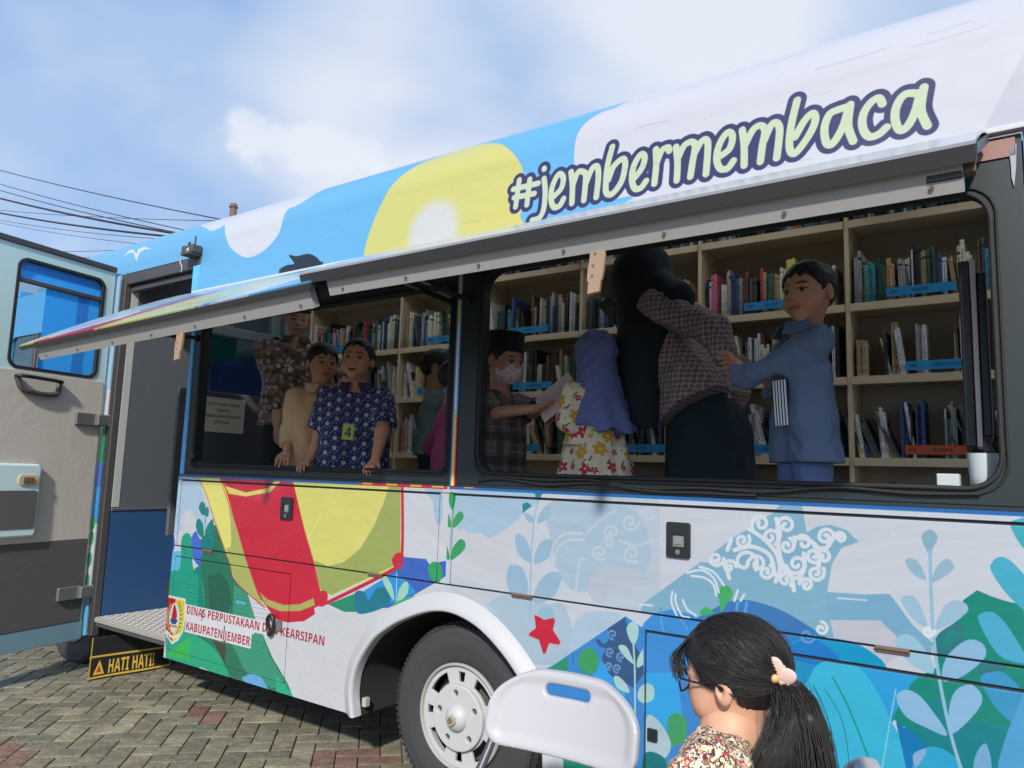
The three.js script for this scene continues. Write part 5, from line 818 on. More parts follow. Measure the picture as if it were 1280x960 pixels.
const tile = (t) => { t.wrapS = t.wrapT = THREE.RepeatWrapping; t.minFilter = THREE.LinearMipmapLinearFilter; t.generateMipmaps = true; return t; };
const cloth = (map, c = '#ffffff', o = {}) => new THREE.MeshPhysicalMaterial({ map, color: c, roughness: 0.9, sheen: 0.3, sheenRoughness: 0.6, sheenColor: lin(0.2, 0.2, 0.2), bumpMap: fineBump, bumpScale: 0.0008, ...o });
// -- fabric prints
const prints = {
  manBatik: tile(canvas(512, 512, (g, w, h) => { g.fillStyle = '#6a564c'; g.fillRect(0, 0, w, h); for (let i = 0; i < 90; i++) { const x = rnd() * w, y = rnd() * h, r = rr(14, 34); g.strokeStyle = ['#b9a79a', '#8a7062', '#d3c7bd', '#271d1a'][i % 4]; g.lineWidth = rr(4, 9); for (const ox of [-w, 0, w]) for (const oy of [-h, 0, h]) { g.beginPath(); g.arc(x + ox, y + oy, r, rr(0, 6), rr(3, 8)); g.stroke(); g.beginPath(); g.arc(x + ox, y + oy, r * 0.45, 0, 6.3); g.stroke(); } } })),
  manDiamond: tile(canvas(256, 256, (g, w, h) => { g.fillStyle = '#c9c1ba'; g.fillRect(0, 0, w, h); g.strokeStyle = '#2a2222'; g.lineWidth = 12; for (let i = -1; i < 3; i++) for (let j = -1; j < 3; j++) { const x = i * 128 + 64, y = j * 128 + 64; g.beginPath(); g.moveTo(x, y - 50); g.lineTo(x + 50, y); g.lineTo(x, y + 50); g.lineTo(x - 50, y); g.closePath(); g.stroke(); g.fillStyle = '#3a2d2b'; g.beginPath(); g.arc(x, y, 18, 0, 7); g.fill(); g.beginPath(); g.arc(x + 64, y + 64, 12, 0, 7); g.fill(); } })),
  navy: tile(canvas(512, 512, (g, w, h) => { g.fillStyle = '#232b52'; g.fillRect(0, 0, w, h); for (let i = 0; i < 4; i++) for (let j = 0; j < 4; j++) { const x = i * 128 + 64, y = j * 128 + 64 + (i % 2) * 64; for (const oy of [0, -h]) { g.fillStyle = (i + j) % 3 ? '#c9c6c8' : '#b59a86'; g.beginPath(); for (let k = 0; k < 16; k++) { const a = k / 16 * 6.283, r = k % 2 ? 16 : 40; g.lineTo(x + Math.cos(a) * r, y + oy + Math.sin(a) * r); } g.fill(); g.fillStyle = '#2c3f80'; g.beginPath(); g.arc(x, y + oy, 9, 0, 7); g.fill(); g.fillStyle = '#8f97b5'; for (const [a, b] of [[64, 0], [0, 64], [40, 40], [-40, 40]]) { g.beginPath(); g.arc((x + a) % w, (y + b + oy + h) % h, 8, 0, 7); g.fill(); } g.fillStyle = '#2f4a8f'; g.beginPath(); g.arc((x + 64) % w, (y + oy + h + 30) % h, 12, 0, 7); g.fill(); } } })),
  plaid: tile(canvas(256, 256, (g, w, h) => { g.fillStyle = '#675a59'; g.fillRect(0, 0, w, h); g.globalAlpha = 0.55; for (let i = 0; i < 2; i++) { g.fillStyle = '#2e2a2d'; g.fillRect(i * 128, 0, 44, h); g.fillRect(0, i * 128, w, 44); g.fillStyle = '#8a7a72'; g.fillRect(i * 128 + 62, 0, 7, h); g.fillRect(0, i * 128 + 62, w, 7); g.fillStyle = '#b59f90'; g.fillRect(i * 128 + 100, 0, 4, h); g.fillRect(0, i * 128 + 100, w, 4); } g.globalAlpha = 1; })),
  floral: tile(canvas(1024, 1024, (g, w, h) => { g.fillStyle = '#d8cdb0'; g.fillRect(0, 0, w, h); const fl = (x, y, r, c, n) => { for (const ox of [-w, 0, w]) for (const oy of [-h, 0, h]) { g.fillStyle = c; for (let k = 0; k < n; k++) { const a = k / n * 6.283 + x; g.beginPath(); g.ellipse(x + ox + Math.cos(a) * r * 0.6, y + oy + Math.sin(a) * r * 0.6, r * 0.5, r * 0.33, a, 0, 7); g.fill(); } g.fillStyle = '#e0c060'; g.beginPath(); g.arc(x + ox, y + oy, r * 0.2, 0, 7); g.fill(); } }; for (let i = 0; i < 5; i++) for (let j = 0; j < 5; j++) { const x = i * 205 + (j % 2) * 100 + rr(-30, 30), y = j * 205 + rr(-30, 30); const k = (i * 2 + j) % 3; k === 0 ? fl(x, y, 70, '#b5304a', 5) : k === 1 ? fl(x, y, 84, '#c99a3c', 6) : fl(x, y, 40, '#a83a50', 5); g.fillStyle = '#2f4a35'; for (let q = 0; q < 5; q++) { g.beginPath(); g.ellipse((x + 100 + q * 9) % w, (y + 90 + q * 12) % h, 16, 6, q, 0, 7); g.fill(); } } })),
  weave: tile(canvas(256, 256, (g, w, h) => { g.fillStyle = '#685a5d'; g.fillRect(0, 0, w, h); g.strokeStyle = '#b09fa0'; g.lineWidth = 7; for (let i = 0; i < 3; i++) for (let j = 0; j < 3; j++) { const x = i * 128, y = j * 128; g.strokeRect(x - 44, y - 26, 88, 52); g.strokeRect(x - 26, y - 44, 52, 88); g.strokeRect(x + 64 - 30, y + 64 - 30, 60, 60); } g.fillStyle = '#6f5f62'; for (let i = 0; i < 3; i++) for (let j = 0; j < 3; j++) { g.beginPath(); g.arc(i * 128, j * 128, 9, 0, 7); g.fill(); } })),
  paisley: tile(canvas(512, 512, (g, w, h) => { g.fillStyle = '#cdb795'; g.fillRect(0, 0, w, h); const cs = ['#5c1f2c', '#2c2a2e', '#1f5a54', '#b7332f', '#e6d9c2', '#7a5a3a', '#3b2038']; for (let i = 0; i < 520; i++) { const x = rnd() * w, y = rnd() * h, r = rr(8, 24), a = rnd() * 6; for (const ox of [-w, 0, w]) for (const oy of [-h, 0, h]) { g.fillStyle = g.strokeStyle = cs[(i * 3) % 7]; g.lineWidth = rr(5, 9); g.beginPath(); if (i % 3) { g.arc(x + ox, y + oy, r, a, a + 4); g.stroke(); } else { g.ellipse(x + ox, y + oy, r, r * 0.45, a, 0, 7); g.fill(); } } } })),
  stripe: tile(canvas(64, 64, (g, w, h) => { g.fillStyle = '#d9dce4'; g.fillRect(0, 0, w, h); g.fillStyle = '#1f2740'; g.fillRect(0, 0, 26, h); })),
};
function handPrims(P, s, side, curl, spread = 0.12) { // P maps hand-local metres to body space: +y along the fingers, +z out of the palm
  const out = [], r = 0.062 * s;
  for (const x of [-0.15, -0.02, 0.12]) out.push(cap(P(x * s, 0.06 * s, 0), P(x * s * 1.15, 0.44 * s, 0), 0.085 * s, 0.082 * s));
  [[-0.22, 0.34], [-0.075, 0.42], [0.07, 0.46], [0.21, 0.4]].forEach(([x, l], i) => { let a = 0, p = [x * s, 0.46 * s, 0], q = P(...p); const fan = x * spread * 4; for (let k = 0; k < 3; k++) { a += curl * (k ? 1 : 0.7); const L = l * s * [0.44, 0.32, 0.24][k]; p = [p[0] + fan * L, p[1] + Math.cos(a) * L, p[2] + Math.sin(a) * L]; const n = P(...p); out.push(cap(q, n, r * (1 - k * 0.08), r * (0.92 - k * 0.08), { k: 0.004 })); q = n; } });
  const t0 = P(0.17 * s, 0.12 * s, 0.03 * s), t1 = P(0.31 * s, 0.3 * s, 0.09 * s), t2 = P(0.34 * s, 0.5 * s, 0.13 * s + curl * 0.05 * s); out.push(cap(t0, t1, 0.085 * s, 0.07 * s, { k: 0.008 }), cap(t1, t2, 0.068 * s, 0.055 * s, { k: 0.004 }));
  return out;
}
const add3 = (a, b) => [a[0] + b[0], a[1] + b[1], a[2] + b[2]], sub3 = (a, b) => [a[0] - b[0], a[1] - b[1], a[2] - b[2]], mul3 = (a, k) => [a[0] * k, a[1] * k, a[2] * k], lerp3 = (a, b, t) => [mix(a[0], b[0], t), mix(a[1], b[1], t), mix(a[2], b[2], t)];
/* person(o): pos [x, y, z] of the feet, yaw (radians, 0 faces +z), H height, hh head height; arms given as world points */
function person(o) {
  const root = group('person'); root.position.set(...o.pos); root.rotation.y = o.yaw; tag(root, o.label, 'person', null);
  const c0 = Math.cos(o.yaw), s0 = Math.sin(o.yaw);
  const W = (p) => { const x = p[0] - o.pos[0], y = p[1] - o.pos[1], z = p[2] - o.pos[2]; return [x * c0 - z * s0, y, x * s0 + z * c0]; };
  const WD = (p) => [p[0] * c0 - p[2] * s0, p[1], p[0] * s0 + p[2] * c0];
  const { H, hh } = o, bl = o.build || 1, lean = o.lean || [0, 0], skin = mul3(o.skin, 1.62), lo = o.lo ? 1.6 : 1;
  const neck = [lean[0], (o.neckY ? o.neckY - o.pos[1] : H - hh * 1.02), lean[1]], sw = (o.sw || 0.118) * H * bl, hipY = (o.hip || 0.5) * H;
  const shL = add3(neck, [sw, -0.055 * H, 0]), shR = add3(neck, [-sw, -0.055 * H, 0]);
  const hc = o.head ? W(o.head) : add3(neck, [0, hh * 0.6, 0.02]);
  const E = new THREE.Euler(o.headPitch || 0, (o.headYaw || 0), o.headTilt || 0, 'YXZ'), hq = new THREE.Quaternion().setFromEuler(E), hqi = hq.clone().invert();
  const m3 = new THREE.Matrix3().setFromMatrix4(new THREE.Matrix4().makeRotationFromQuaternion(hqi)).elements, ih = 1 / hh;
  const toHead = (x, y, z) => { x = (x - hc[0]) * ih; y = (y - hc[1]) * ih; z = (z - hc[2]) * ih; return [m3[0] * x + m3[3] * y + m3[6] * z, m3[1] * x + m3[4] * y + m3[7] * z, m3[2] * x + m3[5] * y + m3[8] * z]; };
  // head in units of its own height
  const e = (c, r) => ell(c, r), face = o.face || {};
  const hp = [e([0, 0.12, -0.04], [0.345, 0.375, 0.42]), e([0, -0.13, 0.09], [0.27, 0.31, 0.285]), e([0, -0.395, 0.21], [0.1, 0.085, 0.095]), e([0.15, -0.17, 0.2], [0.13, 0.13, 0.12]), e([-0.15, -0.17, 0.2], [0.13, 0.13, 0.12]),
    cap([0, 0.02, 0.35], [0, -0.1, 0.405], 0.028, 0.045, { k: 0.06 }), e([0.042, -0.115, 0.37], [0.036, 0.032, 0.04]), e([-0.042, -0.115, 0.37], [0.036, 0.032, 0.04]),
    e([0.12, 0.075, 0.30], [0.1, 0.04, 0.055]), e([-0.12, 0.075, 0.30], [0.1, 0.04, 0.055]), e([0.135, 0.0, 0.285], [0.062, 0.045, 0.055]), e([-0.135, 0.0, 0.285], [0.062, 0.045, 0.055]),
    e([0, -0.245, 0.35], [0.1, 0.024, 0.03]), e([0, -0.29, 0.345], [0.085, 0.026, 0.03])];
  hp.forEach((p, i) => { p.k = i < 5 ? 0.12 : p.k || 0.05; });
  const ears = [1, -1].map((s) => ({ ...ell([0.355 * s, -0.04, -0.04], [0.035, 0.115, 0.075]), k: 0.04 }));
  const hf = field([...hp, ...ears], 0.06);
  const carve = (x, y, z) => { let d = hf(x, y, z); for (const s of [1, -1]) { const ed = Math.hypot((x - s * 0.378) / 0.6, (y + 0.03) / 1.3, (z + 0.02) / 0.9); d = Math.max(d, -(ed - 0.035)); } if (face.open) { const m = Math.hypot(x / 1.9, (y + 0.268) / 1.0, (z - 0.38) / 1.4) - face.open; d = Math.max(d, -m); } return d; };
  const nb = toHead(...neck), headF = (x, y, z) => { const q = toHead(x, y, z); return carve(q[0], q[1], q[2]) * hh; };
  const neckTop = (() => { const v = V(0, -0.22 * hh, -0.06 * hh).applyQuaternion(hq); return [hc[0] + v.x, hc[1] + v.y, hc[2] + v.z]; })();
  const neckP = cap(add3(neck, [0, -0.03 * H, -0.01]), neckTop, 0.225 * hh * (o.neckW || 1), 0.195 * hh * (o.neckW || 1));
  const hn = (x, y, z) => smin(headF(x, y, z), dist(neckP, x, y, z), 0.03);
  const R = hh * 0.62, gh = nets(hn, [[Math.min(hc[0], neck[0]) - R * 0.8, neck[1] - 0.03, Math.min(hc[2], neck[2]) - R], [Math.max(hc[0], neck[0]) + R * 0.8, hc[1] + R, Math.max(hc[2], neck[2]) + R]], (o.fine || 0.0046) * lo);
  const dark = [0.015, 0.011, 0.009], lip = face.lip || mul3([skin[0] * 1.05, skin[1] * 0.72, skin[2] * 0.75], 0.85);
  colored(gh, (x, y, z) => {
    const [a, b, c] = toHead(x, y, z), A = Math.abs(a); let col = skin; const n = 0.94 + 0.12 * vnoise(x * 70, y * 70, z * 70);
    const put = (t, k) => { col = lerp3(col, t, clamp(k)); };
    if (c > 0.1) {
      put([skin[0] * 1.12, skin[1] * 0.92, skin[2] * 0.88], 0.4 * sst(0.16, 0.04, Math.hypot(A - 0.17, b + 0.14)));
      const br = Math.hypot((A - 0.135) / 0.1, (b - (0.115 - 0.25 * Math.max(0, A - 0.15))) / 0.022); put(dark, sst(1.15, 0.75, br) * (face.brow ?? 0.8));
      const ey = Math.hypot((A - 0.135) / 0.068, (b + 0.002) / (0.029 * (face.eye || 1)));
      if (!face.closed) { put([0.36, 0.33, 0.31], sst(1.1, 0.8, ey)); const gz = (face.gaze || 0); put(dark, sst(1.2, 0.85, Math.hypot((a - Math.sign(a) * 0.135 - gz) / 0.034, (b - 0.0) / 0.038)) * (ey < 1.15 ? 1 : 0)); }
      put(dark, 0.9 * sst(0.02, 0.006, Math.abs(b - 0.034 * (face.eye || 1) + Math.abs(A - 0.135) * 0.25)) * (Math.abs(A - 0.135) < 0.08 ? 1 : 0));
      const lp = Math.hypot(a / 0.115, (b + 0.267) / (0.05 + (face.open || 0))); put(lip, sst(1.1, 0.8, lp));
      put([0.05, 0.02, 0.018], 0.85 * sst(0.014, 0.005, Math.abs(b + 0.266 - A * 0.05)) * (A < 0.105 ? 1 : 0));
      if (face.open) { put([0.03, 0.012, 0.012], sst(1, 0.8, Math.hypot(a / (face.open * 1.7), (b + 0.27) / (face.open * 0.85)))); put([0.5, 0.47, 0.42], (b > -0.255 && A < face.open * 1.3 && b < -0.255 + face.open * 0.45) ? 0.9 : 0); }
      put(dark, 0.6 * sst(0.02, 0.01, Math.hypot(A - 0.035, b + 0.142)) * (c > 0.36 ? 1 : 0));
    }
    return mul3(col, n);
  });
  // torso, arms, legs
  const arms = [['L', 1, shL, o.armL], ['R', -1, shR, o.armR]].filter((q) => q[3]).map(([n, s, sh, a]) => ({ s, sh, el: W(a.el), wr: W(a.wr), a }));
  const t = H * bl, bp = [cap([0, hipY, 0], add3(neck, [0, -0.16 * H, -0.01]), 0.055 * t, 0.052 * t), cap(mul3(add3(shL, shR), 0.5), add3(neck, [0, -0.02 * H, 0]), 0.04 * t), cap(shL, shR, 0.035 * t, 0.035 * t)];
  const lg = o.bottom?.skirt ? 0.55 : 1; for (const s of [1, -1]) { const hp2 = [0.055 * t * s * lg, hipY, 0], kn = [0.06 * t * s, 0.27 * H, 0.01], an = [0.06 * t * s, 0.045 * H, 0]; if (!o.sit) bp.push(cap(hp2, kn, 0.055 * t * lg, 0.038 * t), cap(kn, an, 0.036 * t, 0.024 * t), cap(an, [an[0], 0.025 * H, 0.09 * H], 0.026 * t, 0.02 * t)); else bp.push(cap(hp2, [hp2[0] * 1.3, hipY, 0.27 * H], 0.055 * t, 0.04 * t), cap([hp2[0] * 1.3, hipY, 0.27 * H], [hp2[0] * 1.3, 0.04 * H, 0.3 * H], 0.038 * t, 0.026 * t), cap([hp2[0] * 1.3, 0.03 * H, 0.3 * H], [hp2[0] * 1.3, 0.025 * H, 0.38 * H], 0.026 * t, 0.02 * t)); }
  for (const A of arms) bp.push(cap(A.sh, A.el, 0.033 * t, 0.028 * t, { k: 0.02 }), cap(A.el, A.wr, 0.029 * t, 0.019 * t, { k: 0.02 }));
  const geos = [gh, colored(nets(field(bp, 0.03), bounds(bp, 0.02), 0.013 * lo), (x, y, z) => mul3(skin, 0.94 + 0.12 * vnoise(x * 60, y * 60, z * 60)))];
  for (const A of arms) {
    const s = A.a.size || 0.105 * H, dir = V(...WD(A.a.dir || sub3(A.a.wr, A.a.el))).normalize(), pn = V(...WD(A.a.palm || [0, -1, 0])); const zz = pn.clone().addScaledVector(dir, -pn.dot(dir)).normalize(), xx = new THREE.Vector3().crossVectors(dir, zz).multiplyScalar(A.a.flip || A.s);
    const P = (x, y, z) => [A.wr[0] + xx.x * x + dir.x * y + zz.x * z, A.wr[1] + xx.y * x + dir.y * y + zz.y * z, A.wr[2] + xx.z * x + dir.z * y + zz.z * z];
    const q = handPrims(P, s, A.s, A.a.curl ?? 0.3); q.push(cap(lerp3(A.wr, A.el, 0.12), P(0, 0.1 * s, 0), 0.019 * t, 0.016 * t));
    geos.push(colored(nets(field(q, 0.008), bounds(q, 0.008), 0.0036 * lo), (x, y, z) => mul3(skin, 0.95 + 0.1 * vnoise(x * 90, y * 90, z * 90))));
  }
  const body = mesh('body', mergeGeometries(geos.map((g) => { g = g.toNonIndexed(); g.deleteAttribute('uv'); return g; })), skinM, root);
  const H3 = (x, y, z) => { const v = V(x * hh, y * hh, z * hh).applyQuaternion(hq); return [hc[0] + v.x, hc[1] + v.y, hc[2] + v.z]; };
  // shirt
  if (o.shirt) {
    const S = o.shirt, hem = S.hem ?? 0.42 * H, wd = (S.w || 1), sp = [cap(lerp3(shR, shL, 0.14), lerp3(shR, shL, 0.86), 0.044 * t), cap(add3(neck, [0.03 * t, -0.075 * H, 0.004]), add3(neck, [-0.03 * t, -0.075 * H, 0.004]), 0.05 * t)];
    for (const s of [1, -1]) sp.push(cap([lean[0] + 0.05 * t * s, neck[1] - 0.14 * H, lean[1]], [lean[0] * 0.3 + 0.052 * t * s * wd, hipY + 0.05 * H, lean[1] * 0.3], 0.068 * t, 0.073 * t * wd), cap([lean[0] * 0.3 + 0.052 * t * s * wd, hipY + 0.05 * H, lean[1] * 0.3], [0.06 * t * s * wd, hem - 0.02, 0], 0.073 * t * wd, (S.flare || 0.08) * t * wd));
    for (const A of arms) { const q = S.sleeve ?? 0.6; sp.push(q <= 1 ? cap(A.sh, lerp3(A.sh, A.el, q), 0.046 * t, (S.cuff || 0.047) * t, { flat: 1, k: 0.035 }) : cap(A.sh, A.el, 0.045 * t, 0.04 * t, { k: 0.035 })); if (q > 1) sp.push(cap(A.el, lerp3(A.el, A.wr, q - 1), 0.041 * t, (S.cuff || 0.033) * t, { flat: 1, k: 0.02 })); }
    const f = field(sp, 0.035), fo = folds(S.fold ?? 0.008, S.fx, S.fy), nr = 0.275 * hh * (o.neckW || 1), nc = cap(add3(neck, [0, -0.035 * H, -0.005]), add3(neck, [0, 0.12, 0.0]), nr * 0.9, nr * 1.5);
    const hm = S.hemFn || (() => hem);
    const g = nets((x, y, z) => Math.max(f(x, y, z) + fo(x, y, z), hm(x, z) - y, -dist(nc, x, y, z)), bounds(sp, 0.02), (S.cell || 0.009) * lo);
    mesh('shirt', clothUV(g, S.scale || 0.25), S.mat, root);
    if (S.collar) { const gs = []; for (const s of [1, -1]) { const cs = new THREE.Shape(); cs.moveTo(0, 0); cs.lineTo(0.33 * hh, 0.03 * hh); cs.lineTo(0.36 * hh, -0.17 * hh); cs.lineTo(0.05 * hh, -0.2 * hh); const q = new THREE.ExtrudeGeometry(cs, { depth: 0.006, bevelEnabled: true, bevelSize: 0.002, bevelThickness: 0.002, bevelSegments: 1 }); const p = q.attributes.position; for (let i = 0; i < p.count; i++) { const an = s * p.getX(i) / hh * 3.2 + s * 0.25, rad = nr * 1.22 + p.getZ(i) * 0.9 + Math.max(0, -p.getY(i)) * 0.6; p.setXYZ(i, neck[0] + Math.sin(an) * rad, neck[1] + 0.012 + p.getY(i), neck[2] - 0.004 + Math.cos(an) * rad); } q.computeVertexNormals(); gs.push(q); } mesh('collar', gs, S.collar, root); }
  }
  if (o.bottom) {
    const S = o.bottom, bq = []; const top = S.top ?? hipY + 0.03 * H;
    if (S.skirt) { const tr = S.tr || 0.1, of = S.off || 0; bq.push(cap([0, top, of * 1.7], [0, hipY - 0.08 * H, of * 0.6], tr * t, tr * 1.3 * t), cap([0, hipY - 0.08 * H, of * 0.6], [0, 0.05 * H, 0], tr * 1.3 * t, (S.flare || 0.19) * t)); } else if (o.sit) for (const s of [1, -1]) bq.push(cap([0.055 * t * s, hipY, 0], [0.07 * t * s, hipY, 0.27 * H], 0.068 * t, 0.055 * t), cap([0.07 * t * s, hipY, 0.27 * H], [0.07 * t * s, 0.09 * H, 0.3 * H], 0.053 * t, 0.045 * t)); else for (const s of [1, -1]) bq.push(cap([0.05 * t * s, top - 0.03, 0], [0.06 * t * s, 0.27 * H, 0.01], 0.064 * t, 0.056 * t), cap([0.06 * t * s, 0.27 * H, 0.01], [0.06 * t * s, 0.06 * H, 0], 0.056 * t, 0.05 * t));
    const f = field(bq, 0.03), fo = folds(S.fold ?? 0.008, 20, 4);
    mesh(S.skirt ? 'skirt' : 'trousers', clothUV(nets((x, y, z) => Math.max(f(x, y, z) + fo(x, y, z), 0.02 - y), bounds(bq, 0.02), 0.015 * lo), S.scale || 0.25), S.mat, root);
  }
  if (o.hair === 'short') {
    const fringe = o.fringe ?? 0.25, side = o.sideburn ?? -0.02;
    const sh = (x, y, z) => { const [a, b, c] = toHead(x, y, z); let d = dist(ELL([0, 0.135, -0.05], [0.385, 0.415, 0.455]), a, b, c);
      const strand = 0.022 * (fbm(a * 26, b * 9, c * 12, 2) - 0.5) + 0.03 * (fbm(a * 9, b * 6, c * 9, 2) - 0.5); d += strand;
      const line = c > 0.12 ? mix(side + 0.08, fringe, sst(0.12, 0.32, c)) + 0.035 * Math.sin(a * 40) * sst(0.2, 0.35, c) : mix(-0.26, side, sst(-0.36, 0.05, c));
      const ear = Math.hypot((b + 0.04) / 0.15, (c + 0.04) / 0.11) < 1 && Math.abs(a) > 0.25 ? 0.05 : -1; return Math.max(d, (line - b) * 0.8 + strand, ear) * hh; };
    mesh('hair', nets(sh, [sub3(hc, [R, R, R]), add3(hc, [R, R, R])], (o.fine || 0.0047) * lo), hairM, root);
  }
  if (o.hair === 'peci' || o.peci) {
    const pts = [[0.40, -0.02], [0.412, 0], [0.385, 0.3], [0.375, 0.325], [0.34, 0.335], [0.0001, 0.325]].map(([r, h]) => new THREE.Vector2(r * hh, h * hh * (o.peciH || 1)));
    const g = new THREE.LatheGeometry(pts, 40); g.scale(0.92, 1, 1.12); g.rotateX(-0.08); const m = mesh('cap', g, M(lin(0.006, 0.007, 0.008), 0.85), root); m.position.set(...H3(0, 0.2, -0.05)); m.quaternion.copy(hq);
  }
  if (o.mask) { // cloth face mask following the lower face
    const f = (x, y, z) => { const [a, b, c] = toHead(x, y, z); const d = Math.min(dist(ELL([0, -0.22, 0.12], [0.3, 0.31, 0.33]), a, b, c), dist(ELL([0, -0.15, 0.3], [0.1, 0.1, 0.14]), a, b, c)); return Math.max(d, b + 0.03 - 0.1 * Math.max(0, c - 0.2), -0.47 - b, 0.03 - c + Math.abs(b + 0.25) * 0.5) * hh; };
    const mk = mesh('face_mask', clothUV(nets(f, [sub3(hc, [R, R, R]), add3(hc, [R, R, R])], 0.004), 0.08), o.mask, root);
    for (const s of [1, -1]) mesh('ear_loop', tube([H3(s * 0.28, -0.12, 0.1), H3(s * 0.34, -0.06, 0.02), H3(s * 0.37, 0.0, -0.06)], 0.0016, 12, 4), M('#d8c6cc', 0.7), mk);
  }
  return { root, body, H3, toHead, hc, neck, hh, H, W, shL, shR, hq };
}
const FL = 0.9;
const plain = (hex, o) => cloth(null, hex, o);
// boy in the navy star print, leaning on the sill
{
  const P = person({ label: 'boy in navy star-print shirt with a yellow number 4 tag, leaning on the window sill', pos: [-0.93, FL, -0.2], yaw: 0.62, H: 1.135, hh: 0.225, build: 1.12, headYaw: -0.08, headPitch: -0.08, headTilt: -0.06, hair: 'short', fringe: 0.3, face: { open: 0.042, gaze: 0.01 }, skin: [0.30, 0.145, 0.085],
    armL: { el: [-0.675, 1.56, -0.15], wr: [-0.615, 1.415, -0.055], dir: [0.1, -0.35, 0.5], palm: [0, -1, -0.3], curl: 0.75 }, armR: { el: [-1.115, 1.545, -0.13], wr: [-1.10, 1.415, -0.06], dir: [0.25, -0.3, 0.7], palm: [0, -1, -0.3], curl: 0.5 },
    shirt: { mat: cloth(prints.navy), sleeve: 0.82, cuff: 0.056, hem: 0.4, scale: 0.2, w: 1.1, collar: cloth(null, '#232a4c') }, bottom: { mat: plain('#1b1c22') } });
  const tagT = canvas(128, 160, (g, w, h) => { g.fillStyle = '#9ea33a'; g.fillRect(0, 0, w, h); g.strokeStyle = '#3c4018'; g.lineWidth = 6; g.strokeRect(4, 4, w - 8, h - 8); g.fillStyle = '#15160f'; g.font = 'bold 130px sans-serif'; g.textAlign = 'center'; g.fillText('4', w / 2, 128); });
  const t = mesh('number_tag', new THREE.BoxGeometry(0.062, 0.085, 0.003), M('#ffffff', 0.5, { map: tagT })); t.position.set(-0.838, 1.556, -0.073); t.rotation.set(-0.05, 0.66, -0.02); tag(t, 'small yellow-green tag numbered 4 hanging on the navy shirt', 'number tag');
  mesh('lanyard', tube([[-0.01, 0.042, 0], [-0.03, 0.1, 0.004], [-0.06, 0.18, -0.01]], 0.0018, 16, 4), M('#2f5a3a', 0.6), t);
}
person({ label: 'boy in a sand coloured collared shirt with one hand on the window sill', pos: [-1.27, FL, -0.24], yaw: 1.05, H: 1.145, hh: 0.225, headYaw: 0.12, headPitch: 0.05, hair: 'short', fringe: 0.2, face: { gaze: 0.012 }, skin: [0.29, 0.145, 0.088],
  armR: { el: [-1.365, 1.585, -0.13], wr: [-1.295, 1.45, -0.065], dir: [0.35, -0.55, 0.55], palm: [-0.2, -1, 0], curl: 0.2 }, armL: { el: [-1.14, 1.58, -0.44], wr: [-1.02, 1.47, -0.42], curl: 0.5 },
  shirt: { mat: plain('#c2a27c'), sleeve: 1.72, cuff: 0.04, hem: 0.4, fold: 0.008, collar: plain('#c8a985') }, bottom: { mat: plain('#2a2622') } });
person({ lo: 1, label: 'child in a teal shirt half hidden behind the sand shirted boy', pos: [-1.5, FL, -0.46], yaw: 0.9, H: 1.06, hh: 0.21, hair: 'short', skin: [0.24, 0.12, 0.075],
  armR: { el: [-1.615, 1.56, -0.36], wr: [-1.56, 1.43, -0.29], dir: [0.2, -1, 0.2], palm: [0, 0, -1], curl: 0.4 }, armL: { el: [-1.48, 1.5, -0.5], wr: [-1.45, 1.36, -0.45] }, shirt: { mat: plain('#1f7f78'), sleeve: 0.7, hem: 0.4 }, bottom: { mat: plain('#23262b') } });
person({ label: 'man in brown batik shirt and black cap bending behind the boys', pos: [-2.12, FL, -0.74], yaw: 0.95, H: 1.64, hh: 0.235, lean: [-0.02, 0.06], headPitch: 0.28, headYaw: 0.05, peci: 1, neckY: 2.235, face: { closed: 0, eye: 0.7 }, skin: [0.28, 0.14, 0.09],
  armR: { el: [-2.215, 1.94, -0.66], wr: [-2.05, 1.66, -0.56], dir: [0.25, -1, 0.2], palm: [0.5, 0, -1], curl: 0.35 }, armL: { el: [-1.84, 1.95, -0.9], wr: [-1.8, 1.7, -0.85], curl: 0.4 },
  shirt: { mat: cloth(prints.manBatik), sleeve: 0.9, cuff: 0.05, hem: 0.745, scale: 0.26, fold: 0.01, collar: plain('#4a3a33') }, bottom: { mat: plain('#15171c'), top: 0.9 } });
person({ label: 'child in a grey-green shirt with back turned, facing the shelves', pos: [-0.72, FL, -0.58], yaw: 2.35, H: 1.13, hh: 0.215, headYaw: -0.25, hair: 'short', sideburn: -0.05, skin: [0.22, 0.11, 0.07],
  armL: { el: [-0.58, 1.6, -0.74], wr: [-0.55, 1.5, -0.86], curl: 0.4 }, armR: { el: [-0.88, 1.6, -0.7], wr: [-0.84, 1.5, -0.82], curl: 0.4 }, shirt: { mat: plain('#5f7870'), sleeve: 0.9, cuff: 0.055, hem: 0.56, w: 1.05 }, bottom: { mat: plain('#14161a') } });
person({ lo: 1, label: 'child in a pink top mostly hidden behind the window pillar', pos: [-0.4, FL, -0.36], yaw: 2.2, H: 1.02, hh: 0.2, hair: 'short', skin: [0.24, 0.12, 0.08], armL: { el: [-0.33, 1.5, -0.46], wr: [-0.32, 1.4, -0.56] }, armR: { el: [-0.6, 1.5, -0.44], wr: [-0.58, 1.4, -0.54] }, shirt: { mat: plain('#86365a'), sleeve: 1.5, hem: 0.42, w: 1.1 }, bottom: { mat: plain('#6d2745') } });
